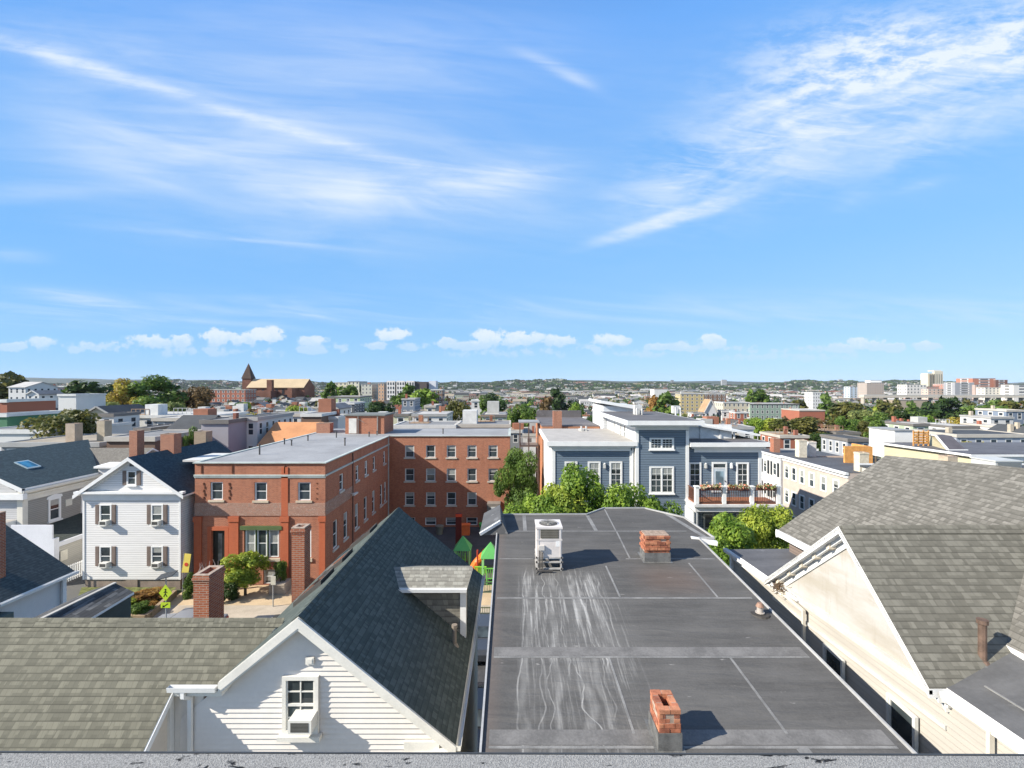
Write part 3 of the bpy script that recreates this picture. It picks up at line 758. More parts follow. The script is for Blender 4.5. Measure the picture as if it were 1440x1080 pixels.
# rough brick chimneys on the flat roof
def rough_chimney(x0, x1, y0, y1, z1, label, n, hb, flash, hole):
    zr = fz(y0); t = thing('brick_chimney', ((x0+x1)/2, (y0+y1)/2, zr), label, 'chimney')
    r = random.Random(int(x0*100)); mb = MB(); zf = zr+flash
    rows = n; rh = (z1-zf)/rows; g = .010
    for k in range(rows):
        za = zf+k*rh; e = r.uniform(-.008, .014)+(.02 if hole is False and k % 2 else 0)
        for side in range(4):
            L = (x1-x0) if side % 2 == 0 else (y1-y0); u = -.1*(k % 2)
            while u < L:
                bl = hb*r.uniform(.94, 1.04); a, b_ = max(u, 0), min(u+bl-g, L); u += bl
                if b_-a < .03: continue
                j = e+r.uniform(-.007, .007); zt = za+rh-g
                if side == 0: mb.box(x0+a, x0+b_, y0-j, y0+.095, za, zt, r.randrange(3))
                if side == 2: mb.box(x0+a, x0+b_, y1-.095, y1+j, za, zt, r.randrange(3))
                if side == 1: mb.box(x1-.095, x1+j, y0+a+.001, y0+b_-.001, za+.001, zt-.001, r.randrange(3))
                if side == 3: mb.box(x0-j, x0+.095, y0+a+.001, y0+b_-.001, za+.001, zt-.001, r.randrange(3))
    cols = [plain((.36, .135, .075), .95, .3, 9.0), plain((.42, .18, .10), .95, .3, 9.0), plain((.27, .10, .06), .95, .35, 9.0)]
    mb.build('brickwork', cols, t)
    mb = MB(); w = .085; mm = plain((.36, .28, .22), .95, .25, 12.0)
    mb.box(x0+.006, x1-.006, y0+.006, y0+w, zr-.05, z1-.012); mb.box(x0+.006, x1-.006, y1-w, y1-.006, zr-.05, z1-.012)
    mb.box(x0+.006, x0+w, y0+w, y1-w, zr-.05, z1-.012); mb.box(x1-w, x1-.006, y0+w, y1-w, zr-.05, z1-.012)
    mb.build('mortar', mm, t)
    mb = MB(); mb.box(x0-.02, x1+.02, y0-.022, y0-.012, zr, zf); mb.box(x1+.012, x1+.022, y0-.02, y1+.02, zr-.02, zf); mb.box(x0-.022, x0-.012, y0-.02, y1+.02, zr-.02, zf)
    mb.poly([(x0-.07, y0-.09, fz(y0-.09)+.006), (x1+.07, y0-.09, fz(y0-.09)+.006), (x1+.07, y1+.1, fz(y1+.1)+.006), (x0-.07, y1+.1, fz(y1+.1)+.006)])
    mb.build('flashing', plain((.13, .13, .125), .5, .35, 5.0, .5), t)
    if hole:
        mb = MB(); mb.poly([(x0+w, y0+w, z1-.3), (x1-w, y0+w, z1-.3), (x1-w, y1-w, z1-.3), (x0+w, y1-w, z1-.3)]); mb.build('flue', plain((.012, .011, .01), .95), t)
    else:
        mb = MB()
        for k in range(4): mb.box(x0+.01, x1-.01, y0+.03+k*.11, y0+.10+k*.11, z1-.013, z1+.02)
        mb.box(x0+.02, x1-.02, y0+.02, y1-.02, z1-.05, z1-.012); mb.build('cap', mm, t)
    return t
rough_chimney(2.25, 2.575, 7.17, 7.64, -4.97, 'open-topped narrow brick chimney nearest the camera on the dark flat roof', 5, .17, .27, True)
rough_chimney(3.70, 4.38, 13.04, 13.5, -4.22, 'squat brick chimney with thick mortar on the dark flat roof beyond the condenser', 6, .22, .25, False)
t = thing('roof_vent', (5.62, 10.64, fz(10.64)), 'short capped roof vent at the edge of the dark flat roof beside the white wall', 'vent')
mb = MB(); mb.tube((5.62, 10.64, fz(10.6)), (5.62, 10.64, fz(10.6)+.2), .07, .06, 12); mb.tube((5.62, 10.64, fz(10.6)+.03), (5.62, 10.64, fz(10.6)+.05), .10, .10, 12); mb.build('pipe', plain((.4, .36, .32), .5), t)
mb = MB(); mb.tube((5.62, 10.64, fz(10.6)+.17), (5.62, 10.64, fz(10.6)+.25), .09, .05, 12); mb.build('cap', plain((.28, .17, .12), .6), t)
mb = MB(); mb.tube((5.62, 10.64, fz(10.6)-.02), (5.62, 10.64, fz(10.6)+.015), .22, .20, 14); mb.build('flange', plain((.05, .045, .04), .7), t)

# ================================================================== house with the white side wall
def wx(y, c=8.0): return c-.0485*y
t = thing('white_walled_house', (9, 10, GZ), 'large house with a bright white side wall, bracketed gable and weathered brown-grey shingle roofs', 'house')
stucco = plain((.60, .56, .48), .6, .06, 1.2)
sidw = siding((.43, .405, .36), .115, .16, .80)
sh_t = shingle((.215, .204, .178), (.112, .106, .09), .135, .24, .3)
# side wall with two sash windows
U = Vector((.0485, -1, 0)).normalized()
def on_wall(y, z, off=0): return Vector((wx(y)-off, y, z))
mb = MB(); mb.poly([on_wall(15.4, GZ), on_wall(2, GZ), on_wall(2, -5.35), on_wall(15.4, -5.6)])
mb.poly([on_wall(15.4, GZ), on_wall(15.4, -5.6), (16, 15.4, -5.6), (16, 15.4, GZ)])
mb.build('side_wall', sidw, t)
mb = MB(); A = lambda y, z: on_wall(y, z, .03)
mb.poly([A(12.9, -5.42), A(8.30, -5.42), A(10.27, -3.35)])
mb.build('gable_wall', peeling(), t)
mb = MB()
def wallbox(ya, yb, za, zb, o0, o1):
    pts = [on_wall(ya, za, o0), on_wall(yb, za, o0), on_wall(yb, zb, o0), on_wall(ya, zb, o0)]
    mb.ext(pts, (-(o1-o0), 0, 0))
wallbox(13.2, 8.1, -5.52, -5.40, 0, .13); wallbox(13.2, 8.1, -5.60, -5.52, 0, .08); wallbox(13.2, 8.2, -6.05, -5.97, 0, .035)
mb.build('cornice', plain((.52, .51, .48), .6, .12, 2.0), t)
mb = MB()
wallbox(8.1, 3.0, -5.50, -5.33, 0, .12); mb.build('fascia', white(), t)
mb = MB(); gutter(mb, on_wall(8.1, -5.30, .18), on_wall(3.0, -5.30, .18)); mb.build('gutter', white(), t)
mb = MB(); mb.bar(on_wall(7.4, -5.4, .1), on_wall(7.4, -10, .1), .08, .06); mb.build('downspout', stucco, t)
# rakes
mb = MB(); ap = (10.27, -3.11)
for ye, ze in ((13.05, -5.42), (8.15, -5.30)):
    s_ = 1 if ye > 10.27 else -1
    for o0, o1, dz0, dz1 in ((.30, .36, -.02, -.16), (.0, .30, -.10, -.15), (.12, .20, -.15, -.24), (.0, .07, -.15, -.40)):
        p = [on_wall(ap[0], ap[1]+dz0, o0), on_wall(ye, ze+dz0, o0), on_wall(ye, ze+dz1, o0), on_wall(ap[0], ap[1]+dz1, o0)]
        mb.ext(p, (-(o1-o0), 0, 0))
mb.build('rake_board', white(), t)
for k in range(5):
    f_ = .16+k*.17; y = ap[0]+(13.05-ap[0])*f_; z = ap[1]+(-5.42-ap[1])*f_-.16
    mb = MB(); mb.ext([on_wall(y, z, .04), on_wall(y+.09, z-.07, .04), on_wall(y+.09, z-.19, .04), on_wall(y, z-.12, .04)], (-.20, 0, 0)); mb.build('bracket', plain((.6, .54, .44), .6), t)
# roofs
E3 = lambda y: 9.5-.0485*y
s3 = .69
mb = MB(); ridge_o = 3.55
def d3(x, y): return -4.8+s3*(x-E3(y))
y1 = 15.45; ya = 3.0
mb.slab([(E3(ya), ya, -4.8), (E3(ya)+ridge_o+1.2, ya, -4.8+s3*(ridge_o+1.2)), (E3(y1)+ridge_o, y1, -4.8+s3*ridge_o), (E3(y1), y1, -4.8)][::1], .16, 0, 1)
mb.build('main_roof', [sh_t, white()], t)
mb = MB(); mb.slab([(E3(ya)+ridge_o+1.2, ya, -4.8+s3*(ridge_o+1.2)-.001), (22, ya, -6), (22, y1, -6), (E3(y1)+ridge_o, y1, -4.8+s3*ridge_o-.001)], .1, 0)
mb.build('rear_roof', sh_t, t)
mb = MB()
for (xa, ya_), (xb, yb_) in (((E3(15.25)+.25, 15.25), (E3(10)+.25, 10)),):
    mb.poly([(xa, ya_, -5.8), (xb, yb_, -5.8), (xb, yb_, -4.75), (xa, ya_, -4.75)])
mb.poly([(E3(15.25)+.25, 15.25, -5.8), (E3(15.25)+.25, 15.25, -4.7), (E3(15.25)+3.5, 15.25, -2.45), (16, 15.25, -5.8)])
mb.build('upper_wall', siding((.20, .155, .13), .11, .2), t)
mb = MB(); mb.ext([(E3(15.4)-.05, 15.50, -4.80), (E3(13.6)-.05, 13.6, -4.80), (E3(13.6)-.05, 13.6, -5.0), (E3(15.4)-.05, 15.50, -5.0)], (.04, 0, 0)); mb.box(E3(15.4)-.04, E3(15.4)+.3, 15.46, 15.50, -5.05, -4.83); mb.build('eave_board', white(), t)
# cross gable roof, ridge running away from the wall
RZ2, RY2 = -3.11, 10.27
mb = MB(); y_e = 8.15; xr = 17.0
def g2(y): return RZ2-1.03*abs(y-RY2)
mb.slab([(wx(y_e)-.36, y_e, g2(y_e)), (xr, y_e, g2(y_e)), (xr, RY2, RZ2), (wx(RY2)-.36, RY2, RZ2)], .1, 0, 1)
mb.slab([(wx(RY2)-.36, RY2, RZ2-.001), (12, RY2, RZ2-.001), (9.3, 12.6, g2(12.6)), (wx(13.05)-.36, 13.05, g2(12.55))], .1, 0, 1)
for i in range(40):
    xa = wx(RY2)-.3+i*.27; xb = xa+.28
    mb.slab([(xa, RY2-.13, RZ2-.115), (xb, RY2-.13, RZ2-.115), (xb, RY2, RZ2+.03), (xa, RY2, RZ2+.02)], .015, 0)
    mb.slab([(xa, RY2, RZ2+.02), (xb, RY2, RZ2+.03), (xb, RY2+.13, RZ2-.115), (xa, RY2+.13, RZ2-.115)], .015, 0)
mb.build('gable_roof', [shingle((.195, .187, .155), (.11, .105, .086), .135, .24, .3), white()], t)
# flat membrane roofs
mb = MB(); mb.slab([(wx(15.5)-.15, 15.5, -5.46), (wx(12.0)-.15, 12.0, -5.46), (11, 12.0, -5.42), (11, 15.5, -5.42)], .1, 0, 1); mb.build('low_roof', [rubber((.10, .10, .105)), white()], t)
mb = MB(); gutter(mb, (wx(15.5)-.22, 15.5, -5.42), (wx(12.75)-.22, 12.75, -5.42), .13, .11); mb.build('gutter', white(), t)
mb = MB(); wallbox(15.45, 12.8, -5.75, -5.50, 0, .04); mb.bar((wx(15.3)-.02, 15.42, -5.6), (wx(15.3)-.02, 15.42, -9), .12, .12); mb.build('frieze', white(), t)
def p4(x, y): return -5.28+.27*(x-wx(y))
mb = MB(); mb.slab([(wx(3)-.1, 3, p4(wx(3)-.1, 3)), (16, 3, p4(16, 3)-.8), (16, 8.6, p4(16, 8.6)-.9), (10.5, 9.2, p4(10.5, 9.2)), (wx(8.25)-.05, 8.25, p4(wx(8.2), 8.2))], .08, 0, 1)
mb.build('porch_roof', [rubber((.105, .105, .105)), white()], t)
mb = MB(); mb.bar((wx(8.0)+.45, 8.0, p4(wx(8)+.45, 8)+.01), (wx(4)+.45, 4, p4(wx(4)+.45, 4)+.01), .03, .02); mb.build('roof_seam', seam, t)
mb = MB(); pipe(mb, 8.52, 8.5, p4(8.52, 8.5), .76, .065); mb.build('vent_pipe', plain((.12, .08, .06), .7, .3, 6.0), t)
for y, w in ((10.85, .72), (9.06, .72)):
    window(t, on_wall(y, -6.86, .03), w, 1.35, -90-2.8, '11', plain((.56, .56, .53), .5), True, .06, 0)
mb = MB(); mb.bar(on_wall(11.75, -5.66, .13), on_wall(11.75, -8.5, .13), .07, .06); mb.bar(on_wall(12.6, -5.55, .2), on_wall(11.75, -5.68, .13), .07, .06); mb.build('downspout', stucco, t)
# leaf litter caught in the gutter end
t = thing('bird_nest', (wx(12.6)-.2, 12.55, -5.4), 'ragged brown twig nest wedged at the gutter end under the bracketed gable', 'nest')
mb = MB(); r = random.Random(3)
for i in range(110):
    p = Vector((wx(12.6)-.22+r.gauss(0, .07), 12.62+r.gauss(0, .09), -5.46+r.gauss(0, .06))); d = Vector((r.gauss(0,1), r.gauss(0,1), r.gauss(0,.6))).normalized()*.11
    mb.tube(p, p+d, .007, .004, 4)
mb.build('twigs', plain((.13, .085, .05), .9, .4, 9.0), t)
OCC = []   # occupied footprints (x0,x1,y0,y1)
dshing = shingle((.05, .085, .10), (.028, .05, .062), .14, .3, .2)
ltsid = siding((.72, .71, .69), .17, .08, .6)
grysid = siding((.30, .29, .265), .13, .1, .6)
tansid = siding((.52, .50, .44), .13, .1, .7)
gravel = plain((.26, .27, .275), .9, .2, .5)
whitem = white()
bluem = plain((.40, .38, .36), .6)
# ================================================================== white shuttered house
D = 36.0; x0, x1 = -32.9, -25.4; xc = (x0+x1)/2; ez, rz, y1 = -8.15, -5.55, 46.0
OCC.append((x0-.5, x1+.5, D-1, 47))
t = thing('shuttered_house', (xc, D, GZ), 'white clapboard house with brown shutters and a dark gable roof, facing the street', 'house')
mb = MB(); mb.poly([(x0, D, -15.0), (x1, D, -15.0), (x1, D, ez), (xc, D, rz-.1), (x0, D, ez)])
mb.poly([(x1, D, -15), (x1, y1, -15), (x1, y1, ez), (x1, D, ez)]); mb.poly([(x0, y1, -15), (x0, D, -15), (x0, D, ez), (x0, y1, ez)]); mb.poly([(x1, y1, -15), (x0, y1, -15), (x0, y1, ez), (xc, y1, rz-.1), (x1, y1, ez)])
mb.build('wall', ltsid, t)
mb = MB(); mb.box(x0+.1, x1-.1, D+.08, y1-.1, GZ, -15.0); mb.box(xc-.5, xc+.4, D+.02, D+.3, GZ, -15.0); mb.build('foundation', plain((.25, .20, .16), .9, .2), t)
mb = MB(); sl = (rz-ez)/(x1-xc); o = .45
mb.slab([(xc, D-.4, rz), (x1+o, D-.4, ez-sl*o), (x1+o, y1+.2, ez-sl*o), (xc, y1+.2, rz)], .14, 0, 1)
mb.slab([(x0-o, D-.4, ez-sl*o), (xc, D-.4, rz), (xc, y1+.2, rz), (x0-o, y1+.2, ez-sl*o)], .14, 0, 1)
mb.build('roof', [dshing, whitem], t)
mb = MB()
for s_ in (-1, 1):
    xe = xc+s_*(x1-xc+o)
    pts = [(xc, D-.41, rz-.02), (xe, D-.41, ez-sl*o-.02), (xe, D-.41, ez-sl*o-.28), (xc, D-.41, rz-.30)]
    mb.ext(pts if s_ > 0 else pts[::-1], (0, .03, 0))
    pts = [(xc, D-.06, rz-.15), (xe-s_*.4, D-.06, ez-.12), (xe-s_*.4, D-.06, ez-.42), (xc, D-.06, rz-.45)]
    mb.ext(pts if s_ > 0 else pts[::-1], (0, .07, 0))
mb.box(x0-.4, x1+.4, D-.38, D-.02, ez-.22, ez-.05); mb.box(x0+.02, x1-.02, D-.08, D-.01, ez-.75, ez-.22)
mb.box(x0-.01, x0+.14, D-.04, D-.005, -15, ez-.5); mb.box(x1-.14, x1+.01, D-.04, D-.005, -15, ez-.5); mb.build('trim', whitem, t)
def shutters(parent, p, w, h):
    for s_ in (-1, 1):
        m = MB(); c = p[0]+s_*(w/2+.17)
        m.box(c-.15, c+.15, p[1]-.05, p[1]-.005, p[2]-h/2, p[2]+h/2)
        for z in range(int(h/.09)): m.box(c-.11, c+.11, p[1]-.062, p[1]-.05, p[2]-h/2+.06+z*.09, p[2]-h/2+.11+z*.09)
        m.build('shutter', plain((.20, .155, .13), .6, .1), parent)
k = 0
for wx_, wz_ in ((-31.15, -10.0), (-27.2, -10.0), (-31.15, -13.2), (-27.2, -13.2)):
    window(t, (wx_, D-.01, wz_), .92, 1.55, 0, '11', whitem, True, .09, (0, 2, 0, 1)[k]); shutters(t, (wx_, D, wz_), .92, 1.5)
    window_ac((wx_+.12, D-.05, wz_-.72), ('upper', 'upper', 'lower', 'lower')[k]+' window air conditioner of the white shuttered house, '+('away from the brick school', 'next to the brick school')[k % 2], 1.15, 'window units of the shuttered house')
    k += 1
window(t, (xc, D-.01, -7.2), .75, 1.1, 0, '11', whitem, True, .09, 0); shutters(t, (xc, D, -7.2), .75, 1.1)
mb = MB(); mb.box(xc-.16, xc+.16, D-.04, D-.01, -6.32, -6.1); mb.build('gable_vent', plain((.1, .1, .1), .8), t)
mb = MB(); mb.box(-25.6+.9, -24.6, 39.2, 42.5, -9, -6.35); mb.build('dormer', ltsid, t)
mb = MB(); mb.slab([(-27.3, 38.9, -6.3), (-24.4, 38.9, -6.3), (-24.4, 42.8, -6.3), (-27.3, 42.8, -6.3)], .15); mb.build('dormer_roof', plain((.55, .55, .52), .7, .1), t)
chimney('brick_chimney', -29.75, -28.6, 39.7, 40.6, -8, -4.25, 'broad red brick chimney on the dark roof of the white shuttered house', cap='')
chimney('brick_chimney', -30.9, -29.75, 45.6, 46.6, -9, -4.65, 'tan-grey brick chimney beyond the dark ridge of the white shuttered house', brick((.36, .29, .20), (.28, .22, .15)), cap='')
chimney('brick_chimney', -33.45, -32.75, 41.0, 41.8, -9, -4.1, 'slim red brick chimney on the tan roof between the two dark-roofed houses', cap='')

# ================================================================== grey house with the long dark roof and skylight
OCC.append((-52, -39, 35, 53))
t = thing('grey_house', (-37.5, 32.2, GZ), 'grey clapboard house with white arched window trim, long dark roof and a skylight', 'house')
rX, rZ, eX, eZ = -38.0, -4.97, -33.3, -7.12; ya, yb = 31.9, 42.1
mb = MB(); mb.slab([(rX, ya, rZ), (eX, ya, eZ), (eX, yb-4.3, eZ), (rX, yb, rZ)], .15, 0, 1); mb.slab([(-43, ya, eZ-.2), (rX, ya, rZ), (rX, yb, rZ), (-43, yb, eZ-.2)], .15, 0, 1); mb.build('roof', [dshing, whitem], t)
mb = MB(); X_ = -33.55; mb.poly([(X_, 32.2, GZ), (X_, 44, GZ), (X_, 44, eZ-.9), (X_, 32.2, eZ-.9)]); mb.build('side_wall', grysid, t)
mb = MB(); mb.box(X_, X_+.06, 32.2, 44, eZ-.95, eZ-.1); mb.box(X_-.05, X_+.35, 31.9, 44, eZ-.33, eZ-.16); mb.box(X_+.061, X_+.16, 32.2, 44, eZ-.62, eZ-.5)
mb.box(X_-.35, X_+.03, 32.14, 32.5, -15.6, eZ-.8); mb.build('frieze', plain((.66, .63, .55), .6, .06), t)
mb = MB(); mb.poly([(-42.5, 32.2, GZ), (X_, 32.2, GZ), (X_, 32.2, eZ-.5), (-42.5, 32.2, eZ-.5)]); mb.poly([(-42.5, 32.2, eZ-.5), (X_, 32.2, eZ-.5), (rX, 32.2, rZ-.3)]); mb.build('front_wall', siding((.50, .50, .50), .13), t)
mb = MB()
for s_ in (-1, 1):
    xe = eX if s_ > 0 else -43
    pts = [(rX, ya-.02, rZ-.02), (xe, ya-.02, eZ-.02), (xe, ya-.02, eZ-.3), (rX, ya-.02, rZ-.3)]; mb.ext(pts if s_ > 0 else pts[::-1], (0, .2, 0))
mb.box(-43, -33.2, 31.85, 32.15, eZ-.75, eZ-.35); mb.build('rake_board', whitem, t)
def arched(parent, p, w, h, face):
    window(parent, p, w, h, face, '11', whitem, True, .13, 1)
    m = MB(); s_ = .07
    if face == 90:
        m.ext([(p[0]+.05, p[1]-w/2-.12, p[2]+h/2-.02), (p[0]+.05, p[1]+w/2+.12, p[2]+h/2-.02), (p[0]+.05, p[1]+w/2+.06, p[2]+h/2+.16), (p[0]+.05, p[1], p[2]+h/2+.28), (p[0]+.05, p[1]-w/2-.06, p[2]+h/2+.16)], (-.1, 0, 0))
    m.build('window_head', whitem, parent)
for yy in (34.4, 37.0): arched(t, (X_+.01, yy, -9.15), .95, 1.65, 90)
mb = MB(); mb.box(X_, X_+.05, 35.25, 35.75, -9.2, -8.7); mb.build('utility_box', plain((.6, .58, .5), .6), t)
mb = MB(); xa, xb = -36.3, -35.3; f_ = lambda x: rZ+(eZ-rZ)*(x-rX)/(eX-rX)+.06
mb.slab([(xa, 34.2, f_(xa)), (xb, 34.2, f_(xb)), (xb, 35.2, f_(xb)), (xa, 35.2, f_(xa))], .12, 0)
o = mb.build('skylight', plain((.4, .5, .52), .4), t)
mb = MB(); xa, xb = -36.2, -35.4; mb.poly([(xa, 34.3, f_(xa)+.004), (xb, 34.3, f_(xb)+.004), (xb, 35.1, f_(xb)+.004), (xa, 35.1, f_(xa)+.004)]); mb.build('pane', glass((.03, .12, .18)), o)
# side porch wing and bay
mb = MB(); mb.poly([(-33.54, 31.0, -10.35), (-30.3, 31.0, -10.6), (-30.3, 37, -10.6), (-33.54, 37, -10.0)]); mb.poly([(-33.54, 37, -10), (-30.3, 37, -10.6), (-30.3, 37, GZ), (-33.54, 37, GZ)]); mb.build('porch_roof', shingle((.06, .07, .06), (.035, .045, .04)), t)
mb = MB(); mb.poly([(-30.3, 31, GZ), (-30.3, 37, GZ), (-30.3, 37, -10.6), (-30.3, 31, -10.6)]); mb.build('porch_side_wall', tansid, t)
mb = MB(); mb.box(-33.0, -30.28, 30.9, 31.0, -15.4, -9.3); mb.box(-30.28, -30.15, 30.9, 31.25, -15.4, -10.2); mb.box(-30.28, -30.18, 31, 37, -10.85, -10.55); mb.build('porch_front', plain((.66, .67, .70), .55, .05), t)
window(t, (-31.6, 30.89, -12.2), 1.5, 1.7, 0, 'd1', whitem, False, .10, 1)
mb = MB(); mb.box(-30.25, -30.2, 31.4, 31.9, -11.9, -11.2); mb.build('wall_panel', plain((.7, .66, .55), .6), t)
mb = MB(); mb.ext([(-37.5, 30.6, -15.6), (-35.2, 30.6, -15.6), (-34.2, 31.6, -15.6), (-34.2, 32.2, -15.6), (-38.2, 32.2, -15.6), (-38.2, 31.4, -15.6)], (0, 0, 6.1)); mb.build('bay', siding((.45, .46, .47), .13), t)
mb = MB(); mb.slab([(-37.7, 30.4, -9.35), (-35.1, 30.4, -9.35), (-34.0, 31.5, -9.35), (-34.0, 32.2, -9.3), (-38.4, 32.2, -9.3), (-38.4, 31.2, -9.35)], .5, 0, 1); mb.build('bay_roof', [plain((.35, .33, .3), .8), whitem], t)
window(t, (-36.4, 30.59, -11.2), 1.0, 1.9, 0, '11', whitem, True, .12, 0)
window(t, (-34.68, 31.1, -11.2), .9, 1.9, 45, '11', whitem, True, .12, 1)
# tan-roofed cross wing behind it
mb = MB(); mb.slab([(-37.1, 38.3, -7.3), (-32.0, 38.3, -7.3), (-31.2, 40.8, -5.55), (-37.6, 40.8, -5.55)], .12, 0, 1); mb.slab([(-37.6, 40.8, -5.55), (-31.2, 40.8, -5.55), (-31.2, 44, -7.3), (-37.6, 44, -7.3)], .12, 0, 1); mb.build('rear_roof', [shingle((.20, .19, .165), (.14, .13, .115)), whitem], t)
mb = MB(); mb.box(-33.5, -30.9, 38.0, 40.6, -9, -6.75); mb.build('rear_dormer', ltsid, t)
mb = MB(); mb.slab([(-33.7, 37.8, -6.65), (-30.7, 37.8, -6.65), (-30.7, 40.7, -6.45), (-33.7, 40.7, -6.45)], .15); mb.build('rear_dormer_roof', whitem, t)
t.location = Vector(t.location)*1.18; t.scale = (1.18, 1.18, 1.18)

# ================================================================== teal-roofed house at the left edge with its chimney
OCC.append((-30, -14, 15, 24))
t = thing('hip_roofed_house', (-24, 21, GZ), 'house end with a dark blue-green shingle roof and white gutter beside the grey house', 'house')
rf = shingle((.085, .105, .105), (.045, .06, .062), .14, .3, .3)
mb = MB(); ez = -9.0; pk = (-25.6, -5.95)
mb.slab([(-21.05, 19.2, ez), (-21.05, 22.6, ez), (pk[0], 22.6, pk[1]), (pk[0], 21.6, pk[1])], .14, 0, 1)
mb.slab([(-30, 19.2, ez), (-21.05, 19.2, ez), (pk[0], 21.6, pk[1]), (-30, 21.6, pk[1])], .14, 0, 1); mb.slab([(pk[0], 21.6, pk[1]-.001), (pk[0], 22.6, pk[1]-.001), (-30, 22.6, -9), (-30, 21.6, pk[1])], .1, 0, 1)
mb.build('roof', [rf, whitem], t)
mb = MB(); mb.box(-30, -21.4, 19.6, 22.4, GZ, ez-.1); mb.build('wall', plain((.62, .62, .62), .6, .04), t)
mb = MB(); gutter(mb, (-20.98, 19.2, ez-.02), (-20.98, 22.7, ez-.02), .13, .12); mb.build('gutter', whitem, t)
mb = MB(); mb.bar((-21.3, 22.25, ez-.2), (-21.3, 22.25, -14), .10, .08); mb.bar((-21.38, 22.42, ez-.12), (-21.38, 22.42, -14), .10, .12); mb.build('downspout', whitem, t)
mb = MB(); mb.slab([(-24.5, 16.6, -9.35), (-20.4, 16.6, -9.35), (-20.9, 19.15, -8.9), (-24.5, 19.15, -8.9)], .1, 0, 1); mb.build('porch_roof', [shingle((.26, .26, .23), (.12, .13, .12), .18, .5), whitem], t)
mb = MB(); mb.box(-24.4, -20.7, 16.9, 19.5, GZ, -9.46); mb.build('porch_wall', plain((.10, .13, .12), .7), t)
chimney('brick_chimney', -22.75, -22.0, 19.75, 20.4, -9.6, -5.55, 'orange-red brick chimney cut by the picture edge, in front of the grey house', cap='')
t = thing('garage', (-15.7, 17.5, GZ), 'small outbuilding with a steep striped grey shingle roof just beyond the olive-grey shingle roof', 'garage')
mb = MB(); mb.slab([(-16.2, 14.5, -8.06), (-15.0, 14.5, -8.42), (-15.3, 19.0, -8.42), (-16.08, 19.0, -8.06)], .09, 0, 1); mb.slab([(-17.2, 14.5, -8.4), (-16.2, 14.5, -8.061), (-16.08, 19.0, -8.061), (-17.2, 19.0, -8.4)], .09, 0, 1)
mb.build('roof', [shingle((.16, .16, .155), (.03, .032, .034), .155, .9, .1), whitem], t)
mb = MB(); mb.bar((-16.2, 14.5, -8.05), (-16.08, 19.02, -8.05), .12, .04); mb.build('ridge_cap', plain((.42, .40, .36), .7), t)
mb = MB(); mb.box(-17.0, -15.35, 14.8, 18.9, GZ, -8.5); mb.build('wall', plain((.06, .075, .07), .7), t)

# ================================================================== brick school: front wing and rear wing
OCC.append((-25.5, 1, 36, 66))
t = thing('brick_school', (-14, 50, GZ), 'long three-storey red brick school with a flat grey roof around a playground court', 'building')
bk = brick((.44, .15, .075), (.30, .095, .05), (.42, .27, .20), .072, .21, .007, .35)
bk2 = brick((.40, .22, .15), (.30, .15, .10), (.50, .38, .30), .072, .21, .016, .3)
y0 = 36.7; xl, xr = -24.8, -14.6; zt = -6.2; yb = 55.7; xe = -.25
lwin = [(xl+u, w, z, h) for u, w, z, h in ()]
ops = []
ctr = [(-23.1, -8.37, .98, 1.4), (-19.65, -8.4, .98, 1.42), (-16.25, -8.4, 1.0, 1.42)]
for cx, cz, w, h in ctr: ops.append((cx-w/2-xl, cx+w/2-xl, cz-h/2-GZ, cz+h/2-GZ))
door = (-23.5, -22.45, GZ+.9, -11.45); ops.append((door[0]-xl, door[1]-xl, door[2]-GZ, door[3]-GZ))
trip = (-20.95, -18.2, -13.6, -11.35); ops.append((trip[0]-xl, trip[1]-xl, trip[2]-GZ, trip[3]-GZ))
rw = (-16.7, -15.7, -13.6, -11.35); ops.append((rw[0]-xl, rw[1]-xl, rw[2]-GZ, rw[3]-GZ))
bw = (-19.45, -18.3, GZ+.15, -14.5); ops.append((bw[0]-xl, bw[1]-xl, .15, bw[3]-GZ))
bw2 = (-21.6, -20.5, GZ+.3, -14.7); ops.append((bw2[0]-xl, bw2[1]-xl, .3, bw2[3]-GZ))
mb = MB(); mb.wall((xl, y0, GZ), (1, 0, 0), (0, 1, 0), xr-xl, zt-GZ, ops, .22); mb.build('front_wall', bk, t)
for cx, cz, w, h in ctr: window(t, (cx, y0+.12, cz), w, h, 0, '11', whitem, False, .08, 0)
mb = MB()
for cx, cz, w, h in ctr: mb.box(cx-w/2-.14, cx+w/2+.14, y0-.09, y0+.1, cz-h/2-.16, cz-h/2-.004)
mb.box(trip[0]-.1, trip[1]+.1, y0-.09, y0+.1, trip[2]-.28, trip[2]-.004); mb.box(rw[0]-.1, rw[1]+.1, y0-.09, y0+.1, rw[2]-.28, rw[2]-.004); mb.build('sill', plain((.52, .44, .33), .85, .12), t)
for k in range(3): window(t, (trip[0]+.46+k*.915, y0+.12, -12.48), .78, 2.15, 0, '11', whitem, False, .07, (3, 0, 2)[k])
window(t, ((rw[0]+rw[1])/2, y0+.12, -12.48), .98, 2.2, 0, '11', whitem, False, .07, 2)
window(t, ((bw[0]+bw[1])/2, y0+.12, -15.07), 1.1, 1.12, 0, '11', whitem, False, .06, 3)
window(t, ((bw2[0]+bw2[1])/2, y0+.12, -15.1), 1.05, .78, 0, '11', whitem, False, .06, 0)
grn = plain((.09, .13, .05), .6, .1)
mb = MB(); mb.box(trip[0]-.25, trip[1]+.25, y0-.14, y0-.005, -11.38, -11.08); mb.box(trip[0]+.885, trip[0]+.94, y0+.0, y0+.2, trip[2], trip[3]); mb.box(trip[0]+1.80, trip[0]+1.855, y0+.0, y0+.2, trip[2], trip[3]); mb.build('lintel', grn, t)
mb = MB(); mb.box(door[0], door[1], y0+.20, y0+.24, door[2], door[3]); dr = mb.build('door', plain((.02, .025, .022), .4), t)
